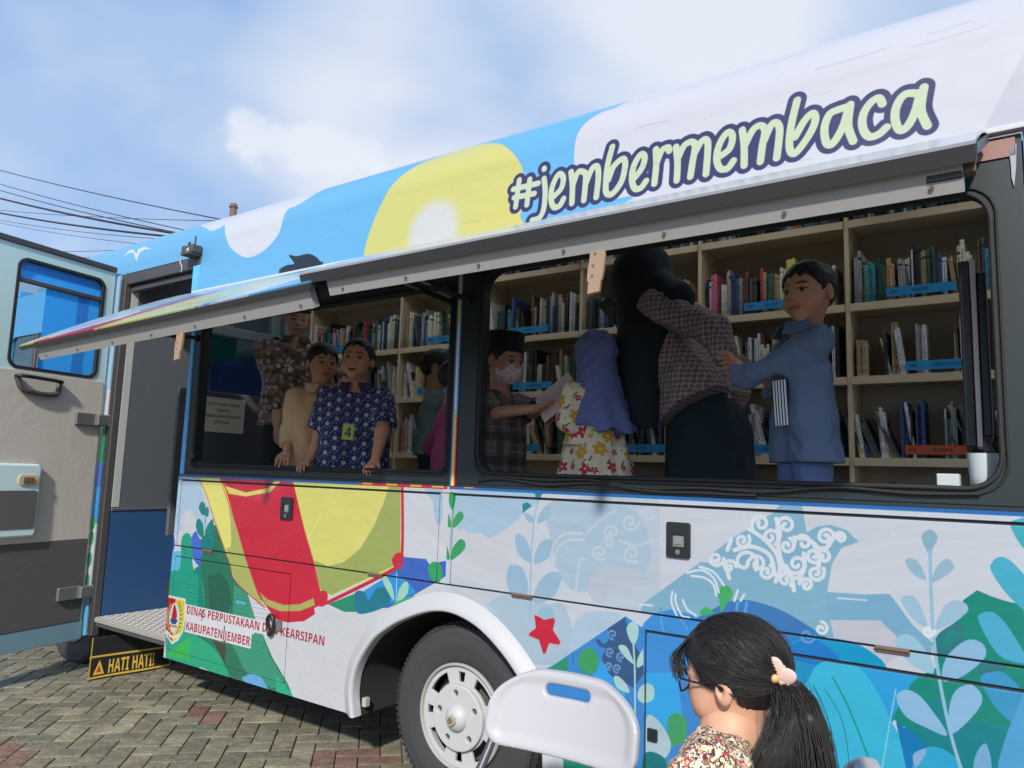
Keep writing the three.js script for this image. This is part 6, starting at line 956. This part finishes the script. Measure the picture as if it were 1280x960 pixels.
{ // boy with the black cap reading
  const mk = tile(canvas(128, 128, (g, w, h) => { g.fillStyle = '#cdb3bd'; g.fillRect(0, 0, w, h); for (let i = 0; i < 26; i++) { g.fillStyle = ['#a97f92', '#e6d6da', '#8a6a86'][i % 3]; g.beginPath(); g.arc(rnd() * w, rnd() * h, rr(4, 9), 0, 7); g.fill(); } }));
  person({ label: 'boy in plaid shirt, black cap and face mask, reading an open book', pos: [-0.075, FL, -0.32], yaw: 1.5, H: 1.1, hh: 0.225, headYaw: -0.12, headPitch: 0.18, hair: 'short', peci: 1, peciH: 1.25, mask: cloth(mk), skin: [0.27, 0.135, 0.085],
    armR: { el: [-0.02, 1.645, -0.2], wr: [0.17, 1.665, -0.26], dir: [1, 0.15, -0.1], palm: [0, 1, -0.3], curl: 0.35, flip: -1 }, armL: { el: [0.02, 1.67, -0.45], wr: [0.2, 1.70, -0.42], dir: [1, 0.15, 0.1], palm: [0, 1, 0.2], curl: 0.3 },
    shirt: { mat: cloth(prints.plaid), sleeve: 0.95, cuff: 0.055, hem: 0.44, scale: 0.22, w: 1.05 }, bottom: { mat: plain('#5d4c55') } });
  const b = group('open_book'); tag(b, 'open pale book held by the boy in the black cap', 'book'); b.position.set(0.245, 1.715, -0.33);
  { const u = V(0.74, 0.62, -0.25).normalize(), n = V(-0.3, 0.62, 0.72), vv = new THREE.Vector3().crossVectors(n, u).normalize(); n.crossVectors(u, vv); b.quaternion.setFromRotationMatrix(new THREE.Matrix4().makeBasis(vv, n, u)); }
  const pgT = canvas(256, 320, (g, w, h) => { g.fillStyle = '#c9b4b0'; g.fillRect(0, 0, w, h); g.fillStyle = '#8d7c7c'; for (let i = 0; i < 16; i++) g.fillRect(26, 40 + i * 15, rr(120, 200), 3); });
  for (const s of [1, -1]) { const g = new THREE.BoxGeometry(0.135, 0.006, 0.2, 8, 1, 1); const p = g.attributes.position; for (let i = 0; i < p.count; i++) { const x = p.getX(i) + 0.0675; p.setX(i, s * x); p.setY(i, p.getY(i) + 0.02 * Math.sin(x / 0.135 * 2.4)); } g.computeVertexNormals(); mesh('page_block', g, M('#ffffff', 0.8, { map: pgT }), b); mesh('cover', new THREE.BoxGeometry(0.14, 0.002, 0.206).translate(s * 0.07, -0.006, 0), M('#7d5f66', 0.6), b); }
}
{ // girl in blue hijab and floral dress, seen from behind
  const P = person({ label: 'girl in a blue hijab and cream floral dress, seen from behind', pos: [0.42, FL, -0.36], yaw: -2.0, H: 1.1, hh: 0.215, headPitch: 0.15, headYaw: 0.2, skin: [0.25, 0.125, 0.08], armL: { el: [0.36, 1.6, -0.22], wr: [0.25, 1.66, -0.38], dir: [-0.7, 0.5, -0.5], curl: 0.4 }, armR: { el: [0.4, 1.62, -0.5], wr: [0.27, 1.66, -0.48], curl: 0.4 },
    shirt: { mat: cloth(prints.floral), sleeve: 1.7, cuff: 0.045, hem: 0.6, scale: 0.36, fold: 0.01, cell: 0.008 }, bottom: { skirt: 1, mat: cloth(prints.floral), top: 0.62, tr: 0.112, flare: 0.2, scale: 0.36, fold: 0.022 } });
  const { toHead, hh, hc, neck } = P, blue = plain('#626da0');
  const f = (x, y, z) => { const [a, b, c] = toHead(x, y, z); let d = Math.max(dist(ELL([0, 0.06, -0.06], [0.41, 0.47, 0.48]), a, b, c), -dist(ELL([0, -0.08, 0.5], [0.25, 0.34, 0.4]), a, b, c)) * hh;
    d = smin(d, dist(cap(add3(neck, [0, 0.07, 0]), add3(neck, [0, -0.02, -0.01]), 0.082, 0.1), x, y, z), 0.03);
    const hem = neck[1] - 0.17 + 0.05 * Math.cos(Math.atan2(x, z) * 1.0) + 0.012 * Math.sin(Math.atan2(x - neck[0], z) * 9);
    const cape = Math.max(dist(cap(add3(neck, [0, 0.02, -0.01]), add3(neck, [0, -0.3, -0.03]), 0.085, 0.19), x, y, z) + 0.008 * Math.sin(Math.atan2(x - neck[0], z - neck[2] + 0.02) * 9 + y * 8) * sst(neck[1], neck[1] - 0.2, y), hem - y);
    const drape = 0.006 * (fbm(x * 25, y * 14, z * 25, 3) - 0.5) + 0.003 * Math.sin(b * 22 + c * 14 + a * 6); return smin(d, cape, 0.03) + drape; };
  mesh('hijab', nets(f, [[hc[0] - 0.24, neck[1] - 0.32, hc[2] - 0.26], [hc[0] + 0.24, hc[1] + 0.16, hc[2] + 0.26]], 0.005), blue, P.root);
  const band = []; for (let i = 0; i <= 20; i++) { const a = i / 20 * 6.2832; band.push(P.H3(Math.sin(a) * 0.36, -0.18 + Math.cos(a) * -0.04, -0.04 + Math.cos(a) * 0.42)); } mesh('hijab_band', tube(band.slice(3, 18), 0.006, 60, 6), plain('#3f4876'), P.root);
}
{ // woman in black veil, leaning towards the shelves with a phone
  const P = person({ label: 'woman in a long black veil and brown geometric print tunic holding a phone', pos: [0.86, FL, -0.62], yaw: -1.75, H: 1.58, hh: 0.225, lean: [0.0, 0.2], neckY: 2.22, head: [0.52, 2.33, -0.6], headPitch: 0.5, headYaw: 0.1, skin: [0.24, 0.125, 0.085], sw: 0.115,
    armL: { el: [0.93, 1.985, -0.42], wr: [1.015, 1.845, -0.36], dir: [0.6, -0.7, 0.3], palm: [0.5, 0.3, -0.6], curl: 0.6 }, armR: { el: [0.56, 2.02, -0.82], wr: [0.44, 2.08, -0.66], dir: [-0.5, 0.9, 0.2], palm: [-0.6, 0, 0.7], curl: 0.5 },
    shirt: { mat: cloth(prints.weave), sleeve: 1.93, cuff: 0.03, scale: 0.09, fold: 0.012, hem: 0.72, hemFn: (x, z) => 0.80 - 0.62 * (z + 0.0) * 1 + 0.0 * x, w: 1.12, flare: 0.1 }, bottom: { skirt: 1, mat: plain('#14272f'), top: 0.87, tr: 0.084, off: 0.055, flare: 0.15, fold: 0.014 } });
  const { toHead, hh, hc, W } = P, veil = plain('#141e27');
  const A = W([0.515, 2.3, -0.6]), B = W([0.57, 1.95, -0.5]), C = W([0.6, 1.62, -0.46]), S1 = W([0.74, 2.16, -0.5]), S2 = W([0.62, 2.1, -0.8]), B2 = W([0.46, 1.9, -0.66]), C2 = W([0.5, 1.6, -0.62]);
  const pr = [cap(A, B, 0.13, 0.1), cap(B, C, 0.1, 0.085), cap(A, S1, 0.115, 0.06), cap(A, S2, 0.11, 0.06), cap(B, B2, 0.08, 0.09), cap(B2, C2, 0.09, 0.07), cap(S1, B, 0.06, 0.08)];
  const ff = field(pr, 0.06);
  const f = (x, y, z) => { const [a, b, c] = toHead(x, y, z); const hood = Math.max(dist(ELL([0, 0.06, -0.05], [0.43, 0.5, 0.52]), a, b, c), -dist(ELL([0, -0.08, 0.55], [0.25, 0.34, 0.42]), a, b, c)) * hh; return Math.max(smin(hood, ff(x, y, z), 0.07) + 0.014 * (fbm(x * 14, y * 4, z * 14, 3) - 0.5), C[1] - 0.02 + 0.02 * Math.sin(x * 30 + z * 20) - y); };
  mesh('veil', nets(f, bounds([...pr, ell(hc, [0.2, 0.2, 0.2])], 0.03), 0.008), veil, P.root);
  const ph = group('phone'); tag(ph, 'black phone held up in the woman\'s hand', 'phone'); ph.position.set(0.375, 2.155, -0.6); ph.rotation.set(0.2, 0.5, 0.65); mesh('phone_body', new RoundedBoxGeometry(0.072, 0.15, 0.009, 2, 0.004), M(lin(0.012, 0.012, 0.014), 0.2), ph); mesh('screen', new THREE.BoxGeometry(0.064, 0.138, 0.001).translate(0, 0, -0.0052), M(lin(0.02, 0.025, 0.03), 0.08), ph);
}
{ // boy in the blue shirt
  const P = person({ label: 'boy in a blue tunic shirt holding the woman\'s hand and looking sideways', pos: [1.325, FL, -0.24], yaw: -0.85, H: 1.26, hh: 0.23, build: 0.83, sw: 0.1, head: [1.352, 2.045, -0.225], headYaw: 0.45, headPitch: 0.02, headTilt: 0.03, hair: 'short', fringe: 0.24, face: { gaze: 0.008 }, fine: 0.0034, skin: [0.31, 0.155, 0.095],
    armL: { el: [1.175, 1.745, -0.12], wr: [1.10, 1.80, -0.2], dir: [-0.5, 0.3, -0.5], palm: [-0.6, -0.2, 0.4], curl: 0.55, size: 0.115 }, armR: { el: [1.2, 1.74, -0.42], wr: [1.12, 1.78, -0.36], dir: [-0.6, 0.2, 0.3], curl: 0.6 },
    shirt: { mat: plain('#5c6e8a'), sleeve: 1.3, cuff: 0.058, hem: 0.54, fold: 0.014, w: 1.0, flare: 0.088, fx: 14, fy: 6, cell: 0.007, collar: plain('#566883') }, bottom: { mat: plain('#5a6e94') } });
  // striped placket on the chest
  const g = new THREE.PlaneGeometry(0.055, 0.16, 6, 10), p = g.attributes.position; for (let i = 0; i < p.count; i++) { p.setZ(i, 0.012 * Math.cos(p.getX(i) * 20) - 0.1 * (p.getY(i) + 0.08) ** 2); } g.computeVertexNormals();
  const q = mesh('striped_placket', g, cloth(prints.stripe, '#ffffff', { side: THREE.DoubleSide }), P.root); prints.stripe.repeat.set(5, 1); q.position.set(0.045, 0.745, 0.106); q.rotation.set(0.02, 0.55, 0.05);
}
{ // girl in the foreground, turned towards the bus
  const P = person({ label: 'girl with glasses and ponytail in a paisley blouse, seated in front of the bus', pos: [1.515, 0, 1.12], yaw: -1.5, H: 1.38, hh: 0.212, sit: 1, hip: 0.345, neckW: 0.85, neckY: 0.95, head: [1.515, 1.005, 1.1], headYaw: -0.1, headPitch: 0.12, headTilt: 0.0, fine: 0.0032, skin: [0.33, 0.178, 0.112], sw: 0.105,
    armL: { el: [1.42, 0.66, 1.3], wr: [1.2, 0.58, 1.25], curl: 0.4 }, armR: { el: [1.42, 0.66, 0.94], wr: [1.2, 0.58, 0.98], curl: 0.4 }, shirt: { mat: cloth(prints.paisley), sleeve: 0.7, hem: 0.45, scale: 0.12, fold: 0.012, cell: 0.006 }, bottom: { mat: plain('#2b2d3a') } });
  const { toHead, hh, hc, H3, root } = P;
  const hd = ell([0, 0.135, -0.05], [0.385, 0.41, 0.46]);
  const f = (x, y, z) => { const [a, b, c] = toHead(x, y, z); let d = dist(hd, a, b, c);
    const ang = Math.atan2(a, b - 0.05), strand = 0.005 * Math.sin(ang * 60 + Math.sin(c * 8) * 2) + 0.02 * (fbm(ang * 14, c * 4, 1, 2) - 0.5); d += strand * sst(0.45, 0.1, Math.abs(c)) ;
    const part = Math.abs(a - 0.02) < 0.02 && c > -0.1 ? 0.01 : 0; d += part;
    const line = c > 0.05 ? mix(-0.02, 0.19, sst(0.1, 0.3, c)) : mix(-0.33, -0.02, sst(-0.32, 0.05, c)); const ear = Math.hypot((b + 0.05) / 0.17, (c + 0.03) / 0.1) < 1 && Math.abs(a) > 0.25 ? 0.05 : -1; return Math.max(d, (line - b) * 0.8, ear) * hh; };
  const hairG = new THREE.MeshPhysicalMaterial({ color: lin(0.012, 0.009, 0.008), roughness: 0.58, sheen: 0.2, sheenColor: lin(0.06, 0.06, 0.08) });
  const R2 = hh * 0.62, hair = mesh('hair', nets(f, [sub3(hc, [R2, R2, R2]), add3(hc, [R2, R2, R2])], 0.0034), hairG, root);
  const tie = [0.0, 0.05, -0.56];
  { // strands combed from the parting and hairline to the tie, then the ponytail
    const gs = [], onHead = (a, b, c, l) => { const v = V(a / hd.r[0], (b - 0.135) / hd.r[1], (c + 0.05) / hd.r[2]).normalize(); return H3(v.x * hd.r[0] * l, 0.135 + v.y * hd.r[1] * l, -0.05 + v.z * hd.r[2] * l); };
    for (let i = 0; i < 900; i++) { const s = rnd() < 0.5 ? 1 : -1, u = rnd(), st = u < 0.6 ? [s * rr(0.01, 0.03), 0.5, rr(-0.1, 0.34)] : [s * 0.34, rr(0.0, 0.2), rr(0.08, 0.2)], w = rr(0.05, 1), pts = []; const l0 = rr(1.0, 1.025);
      for (let k = 0; k <= 7; k++) { const t = k / 7; const a = mix(st[0], s * 0.02, t * t) + s * 0.36 * w * Math.sin(Math.PI * Math.min(1, t * 1.02)) * (u < 0.6 ? 1 : 0.2), b = mix(st[1], 0.05, t) - 0.12 * w * Math.sin(Math.PI * t), c = mix(st[2], -0.5, t); pts.push(onHead(a, b, c, l0 + 0.012 * Math.sin(k + i))); }
      gs.push(tube(pts, rr(0.0004, 0.0008), 10, 3)); }
    for (let i = 0; i < 110; i++) { const a0 = rr(-0.28, 0.28), pts = [onHead(a0 * 0.3, 0.5, 0.2, 1.01), onHead(a0 * 0.8, 0.4, 0.38, 1.03), H3(a0 * 1.05, 0.2, 0.43 + rr(-0.02, 0.03)), H3(a0 * 1.15 + rr(-0.02, 0.02), rr(0.0, 0.1), 0.41)]; gs.push(tube(pts, 0.0007, 10, 3)); }
    for (let i = 0; i < 70; i++) { const s = rnd() < 0.5 ? 1 : -1, c = rr(-0.45, 0.3), h = rr(1.0, 1.02), a = rr(0.02, 0.34), pts = [onHead(s * a, 0.5 - a * 0.7, c, h), onHead(s * (a + 0.03), 0.48 - a * 0.8, c - 0.08, h + rr(0.02, 0.07)), onHead(s * (a + 0.05), 0.4 - a * 0.9, c - 0.2, h + rr(0.03, 0.1))]; gs.push(tube(pts, 0.0003, 8, 3)); }
    mesh('hair_strands', gs, hairG, hair);
  }
  const T = H3(...tie), tail = []; const td = P.W([T[0], 0, 0]);
  { const w = (x, y, z) => P.W([x, y, z]); const q = [w(1.595, 1.03, 1.115), w(1.625, 1.012, 1.125), w(1.648, 0.965, 1.145), w(1.66, 0.88, 1.16), w(1.65, 0.78, 1.16), w(1.64, 0.68, 1.15)];
    const rads = [0.016, 0.027, 0.036, 0.042, 0.04, 0.028], pr = []; for (let i = 0; i < 5; i++) pr.push(cap(q[i], q[i + 1], rads[i], rads[i + 1]));
    const w2 = [w(1.628, 0.975, 1.15), w(1.61, 0.92, 1.19), w(1.585, 0.85, 1.21), w(1.58, 0.76, 1.2)]; for (let i = 0; i < 3; i++) pr.push(cap(w2[i], w2[i + 1], i ? 0.03 : 0.022, 0.03));
    const ff = field(pr, 0.03); mesh('ponytail', nets((x, y, z) => ff(x, y, z) + 0.014 + 0.009 * (fbm(x * 70, y * 7, z * 70, 2) - 0.5) * 2, bounds(pr, 0.02), 0.0045), hairG, hair);
    const gs = []; for (let i = 0; i < 700; i++) { const a = rnd() * 6.28, k = rr(0.6, 1.08), pts = q.map((p, j) => [p[0] + Math.cos(a) * rads[j] * k + rr(-0.004, 0.004), p[1], p[2] + Math.sin(a) * rads[j] * k + rr(-0.004, 0.004)]); gs.push(tube(pts, rr(0.0004, 0.0008), 12, 3)); }
    for (let i = 0; i < 260; i++) { const a = rnd() * 6.28, k = rr(0.5, 1.1), pts = [q[1], ...w2].map((p, j) => [p[0] + Math.cos(a) * 0.03 * k, p[1], p[2] + Math.sin(a) * 0.03 * k]); gs.push(tube(pts, rr(0.0004, 0.0008), 12, 3)); }
    for (let i = 0; i < 26; i++) { const o = rr(0.015, 0.055), pts = q.slice(1).map((p, j) => [p[0] + o * Math.sin(j * 0.9 + i), p[1] + 0.01, p[2] + o * Math.cos(i)]); gs.push(tube(pts, 0.0005, 14, 3)); }
    mesh('hair_strands', gs, hairG, hair);
    const sc = group('scrunchie', root); sc.position.set(...w(1.602, 1.03, 1.118)); const pm = new THREE.MeshPhysicalMaterial({ color: lin(0.62, 0.42, 0.36), roughness: 0.7, sheen: 0.3 });
    mesh('band', new THREE.TorusGeometry(0.02, 0.009, 8, 24).rotateY(0.4), pm, sc);
    for (let i = 0; i < 5; i++) { const a = i * 1.2566 + 0.3, g = new THREE.SphereGeometry(0.02, 14, 10).scale(1, 0.75, 0.25).translate(0.017, 0, 0).rotateZ(a); g.rotateX(0.2).translate(0, 0, 0.022); const m = mesh('petal', g, pm, sc); m.rotation.y = 1.5; } mesh('bead', new THREE.SphereGeometry(0.008, 12, 8).translate(0, 0, 0.03).rotateY(1.5), M(lin(0.55, 0.36, 0.12), 0.3), sc);
  }
  // glasses
  const gl = group('glasses', root), gm = M(lin(0.01, 0.01, 0.011), 0.3); const rim = (s) => { const p = []; for (let i = 0; i < 20; i++) { const a = i / 20 * 6.2832; p.push(H3(s * 0.15 + Math.cos(a) * 0.115, -0.01 + Math.sin(a) * 0.09, 0.43 - 0.04 * Math.abs(Math.cos(a)))); } return tube(p, 0.0018, 60, 6, true); };
  mesh('rim', rim(1), gm, gl); mesh('rim', rim(-1), gm, gl); mesh('bridge', tube([H3(-0.04, 0.02, 0.43), H3(0, 0.04, 0.44), H3(0.04, 0.02, 0.43)], 0.0016, 10, 6), gm, gl);
  for (const s of [1, -1]) mesh('temple', tube([H3(s * 0.265, 0.03, 0.38), H3(s * 0.34, 0.02, 0.2), H3(s * 0.375, 0.02, 0.0), H3(s * 0.37, -0.06, -0.12)], 0.0019, 24, 6), gm, gl);
  for (const s of [1, -1]) { const g = new THREE.CircleGeometry(0.1, 24); g.scale(hh * 1.1, hh * 0.85, 1); const m = mesh('lens', g, new THREE.MeshPhysicalMaterial({ roughness: 0.02, transmission: 1, thickness: 0 }), gl); m.position.set(...H3(s * 0.15, -0.01, 0.415)); m.quaternion.copy(P.hq); }
}
// -- white folding chairs
function chair(label, x, z, turn, tall = 1) {
  const c = group('folding_chair'); tag(c, label, 'chair', 'white plastic folding chairs'); c.position.set(x, 0, z); c.rotation.y = turn; c.scale.y = tall;   // faces +z
  const pl = new THREE.MeshPhysicalMaterial({ color: lin(0.4, 0.39, 0.405), roughness: 0.45, roughnessMap: wipe, clearcoat: 0.1 }), tb = M(lin(0.075, 0.075, 0.085), 0.4, { metalness: 0.3 });
  const bf = (x, y, z) => { // rounded plate with a hand slot, dished and tilted back
    const zz = z - 0.75 * x * x + (y - 0.63) * 0.22, Y = y - 0.722, w = 0.226 - 0.11 * sst(0.7, 0.86, y) ** 1.6; const qx = Math.abs(x) - (w - 0.05), qy = Math.abs(Y - 0.0 + 0.25 * x * x * (Y > 0 ? 1 : -0.4)) - 0.055;
    const d2 = Math.hypot(Math.max(qx, 0), Math.max(qy, 0)) + Math.min(Math.max(qx, qy), 0) - 0.05, sl = Math.hypot(Math.max(Math.abs(x) - 0.053, 0), y - 0.777) - 0.0155, e2 = Math.max(d2, -sl), r = 0.007;
    const lip = 0.006 * sst(0.03, 0.0, Math.abs(d2 + 0.012)); const hz = Math.abs(zz) - 0.003 - lip; const a = Math.max(e2 + r, 0), b = Math.max(hz, 0); return Math.hypot(a, b) + Math.min(Math.max(e2 + r, hz), 0) - r; };
  mesh('backrest', nets(bf, [[-0.25, 0.59, -0.08], [0.25, 0.86, 0.08]], 0.0045), pl, c);
  const seat = rshape(-0.21, 0.21, -0.2, 0.2, 0.06); mesh('seat', new THREE.ExtrudeGeometry(seat, { depth: 0.016, bevelEnabled: true, bevelThickness: 0.008, bevelSize: 0.008, bevelSegments: 3 }).rotateX(Math.PI / 2).translate(0, 0.455, 0.24), pl, c);
  for (const q of [-1, 1]) { mesh('leg', tube([[q * 0.195, 0.70, 0.0], [q * 0.205, 0.63, 0.03], [q * 0.222, 0.45, 0.16], [q * 0.22, 0.02, 0.48]], 0.0125, 24, 8), tb, c); mesh('leg', tube([[q * 0.2, 0.43, 0.33], [q * 0.2, 0.02, -0.06]], 0.0115, 8, 8), tb, c); }
  mesh('crossbar', rod([-0.2, 0.12, 0.03], [0.2, 0.12, 0.03], 0.01), tb, c); mesh('crossbar', rod([-0.22, 0.15, 0.39], [0.22, 0.15, 0.39], 0.01), tb, c);
  for (const q of [-1, 1]) mesh('foot', rod([q * 0.22, 0, 0.48], [q * 0.22, 0.035, 0.475], 0.017), M(lin(0.02, 0.02, 0.02), 0.7), c);
}
chair('empty white folding chair standing before the bus wheel', 0.915, 0.7, 0.06);
chair('white folding chair the girl with the ponytail is sitting on', 1.70, 1.07, -1.4, 1.065);

// ================= ground, cables, backdrop =================
{
  const n = 512; const conc = noiseTex(n, (u, v) => { const a = per(u, v, 8), b = per(u, v, 60, 2), s = rnd(); const k = 0.60 + 0.30 * (a - 0.5) + 0.35 * (b - 0.5) + 0.12 * (s - 0.5); return [clamp(k * 1.0), clamp(k * 0.975), clamp(k * 0.9)]; });
  const base = mesh('ground', new THREE.CircleGeometry(300, 64).rotateX(-Math.PI / 2).translate(0, -0.06, 0), M(lin(0.33, 0.31, 0.26), 0.95, { map: (() => { const t = conc.clone(); t.repeat.set(300, 300); return t; })() })); base.userData.kind = 'structure'; tag(base, 'pale paved yard ground around the bus');
  const bed = mesh('joint_bed', new THREE.PlaneGeometry(6.9, 6.0).rotateX(-Math.PI / 2).translate(-1.9, -0.012, 0.3), M(lin(0.07, 0.065, 0.05), 0.95)); tag(bed, 'dark sand joints between the paving blocks', null, null, 'structure');
  const pave = group('block_paving'); tag(pave, 'grey concrete block paving laid in herringbone pattern', 'paving', null, 'structure');
  const L = 0.212, W = 0.106, gap = 0.005, variants = [], tones = [[0.30, 0.29, 0.24], [0.33, 0.315, 0.255], [0.262, 0.26, 0.22], [0.31, 0.29, 0.23], [0.35, 0.33, 0.265], [0.24, 0.244, 0.21]];
  const mats = tones.map(([r, g, b]) => M(lin(r * 1.75, g * 1.75, b * 1.75), 0.92, { map: conc, bumpMap: conc, bumpScale: 0.004 })), pinkM = [M(lin(0.52, 0.31, 0.28), 0.9, { map: conc, bumpMap: conc, bumpScale: 0.004 }), M(lin(0.58, 0.36, 0.32), 0.9, { map: conc, bumpMap: conc, bumpScale: 0.004 })];
  for (let k = 0; k < 6; k++) { const g = new RoundedBoxGeometry(L - gap, 0.05, W - gap, 1, 0.005); const p = g.attributes.position, uv = new Float32Array(p.count * 2), ox = rnd(), oy = rnd(); for (let i = 0; i < p.count; i++) { uv[2 * i] = p.getX(i) * 1.6 + ox; uv[2 * i + 1] = p.getZ(i) * 1.6 + p.getY(i) + oy; } g.setAttribute('uv', new THREE.BufferAttribute(uv, 2)); variants.push(g); }
  const bricks = [];
  for (let i = -60; i < 60; i++) for (let j = -60; j < 60; j++) { // herringbone in its own axes, then turned 45 degrees
    const m = ((i - j) % 4 + 4) % 4; let cx, cz, rot;
    if (m === 0) { cx = (i + 1) * W; cz = (j + 0.5) * W; rot = 0; } else if (m === 3) { cx = (i + 0.5) * W; cz = (j + 1) * W - 0; rot = 1; } else continue;
    const a = -Math.PI / 4, X = cx * Math.cos(a) - cz * Math.sin(a) - 2.09, Z = cx * Math.sin(a) + cz * Math.cos(a) + 0.43;
    if (X < -5.2 || X > 1.4 || Z < -2.6 || Z > 3.2) continue;
    bricks.push([X, Z, rot, Math.hypot(X - 1.98, Z - 2.5)]);
  }
  const seen = (X, Z) => X > -4.3 && X < -0.3 && Z > -0.55 && Z < (X + 4.6) * 0.42 + 0.1;   // the part of the yard in view
  bricks.sort((p, q) => (seen(q[0], q[1]) - seen(p[0], p[1])) || p[3] - q[3]);
  const stuff = variants.map(() => []); let count = 0;
  const pink = [[-1.88, -0.05, 0.14], [-0.76, -0.17, 0.16], [-1.95, 0.86, 0.13]];
  for (const [X, Z, rot] of bricks) {
    const v = (rnd() * 6) | 0, dy = rr(-0.0035, 0.0015), ry = (rot ? -Math.PI / 2 : 0) + Math.PI / 4 + rr(-0.01, 0.01), isPink = pink.some(([a, b, r]) => Math.hypot(X - a, Z - b) < r);
    if (count < 300 && seen(X, Z)) {
      const o = mesh('paver', variants[v], isPink ? pinkM[v % 2] : mats[(rnd() * 6) | 0], pave); o.position.set(X, -0.025 + dy, Z); o.rotation.set(rr(-0.006, 0.006), ry, rr(-0.006, 0.006)); count++;
    } else { const d = new THREE.Object3D(); d.position.set(X, -0.025 + dy, Z); d.rotation.set(0, ry, 0); d.updateMatrix(); stuff[v].push(d.matrix.clone()); }
  }
  stuff.forEach((ms, v) => { if (!ms.length) return; const im = shade(new THREE.InstancedMesh(variants[v], mats[v], ms.length)); ms.forEach((m, i) => im.setMatrixAt(i, m)); im.name = 'more_pavers'; im.userData.kind = 'stuff'; pave.add(im); });
}
{ // overhead cables
  const cm = M(lin(0.02, 0.02, 0.022), 0.6);
  [[213, 0.016, -29.29, 12.13, -14.9, 7.67], [230, 0.014, -29.13, 11.56, -16.75, 7.73], [238, 0.016, -29.06, 11.3, -17.14, 7.73], [248, 0.036, -28.97, 10.97, -17.21, 7.7], [266, 0.032, -28.8, 10.38, -17.53, 7.66], [262, 0.009, -28.84, 10.51, -15.5, 7.75], [275, 0.009, -28.72, 10.09, -18.59, 7.77], [280, 0.008, -28.7, 9.98, -18.2, 7.5], [310, 0.008, -28.42, 8.98, -20.62, 7.72], [318, 0.007, -28.4, 8.7, -20.6, 7.5]].forEach(([k, r, xa, ya, xb, yb], i) => {
    const dx = xb - xa, dy = yb - ya, pts = []; for (let t = -0.6; t <= 1.81; t += 0.2) pts.push([xa + dx * t, ya + dy * t - 0.12 * (t * (1 - t)) * 4 * 0.5 - (t > 1 ? 0 : 0), -8 - (i % 3) * 0.05]);
    const o = mesh('overhead_cable', tube(pts, r, 60, 6), cm); tag(o, r > 0.025 ? 'thick black overhead cable sagging against the sky beyond the bus roof' : i === 0 ? 'highest thin overhead cable, apart from the bundle, sagging against the sky' : 'thin black overhead cable in the bundle against the sky', 'cable', r > 0.025 ? 'thick overhead cables' : i === 0 ? undefined : 'thin overhead cables');
  });
}
{ // low grey building seen through the clear door pane
  const b = group('grey_building'); tag(b, 'low grey plank-sided building behind the bus door glass', 'building'); b.position.set(-13.5, 0, 1.2); b.rotation.y = 0.9;
  const wm = [M(lin(0.36, 0.38, 0.37), 0.8), M(lin(0.33, 0.35, 0.34), 0.8)];
  mesh('wall', bx(-3, 3, 0, 4.1, -3, -0.05), wm[0], b); for (let i = 0; i < 9; i++) mesh('siding_board', bx(-3, 3, 0.05 + i * 0.45, 0.47 + i * 0.45, -0.049, 0, 0.01), wm[i % 2], b);
  mesh('roof', bx(-3.2, 3.2, 4.1, 4.2, -3.2, 0.3, 0.02), M(lin(0.12, 0.1, 0.09), 0.7), b);
}
renderer.render(scene, camera);
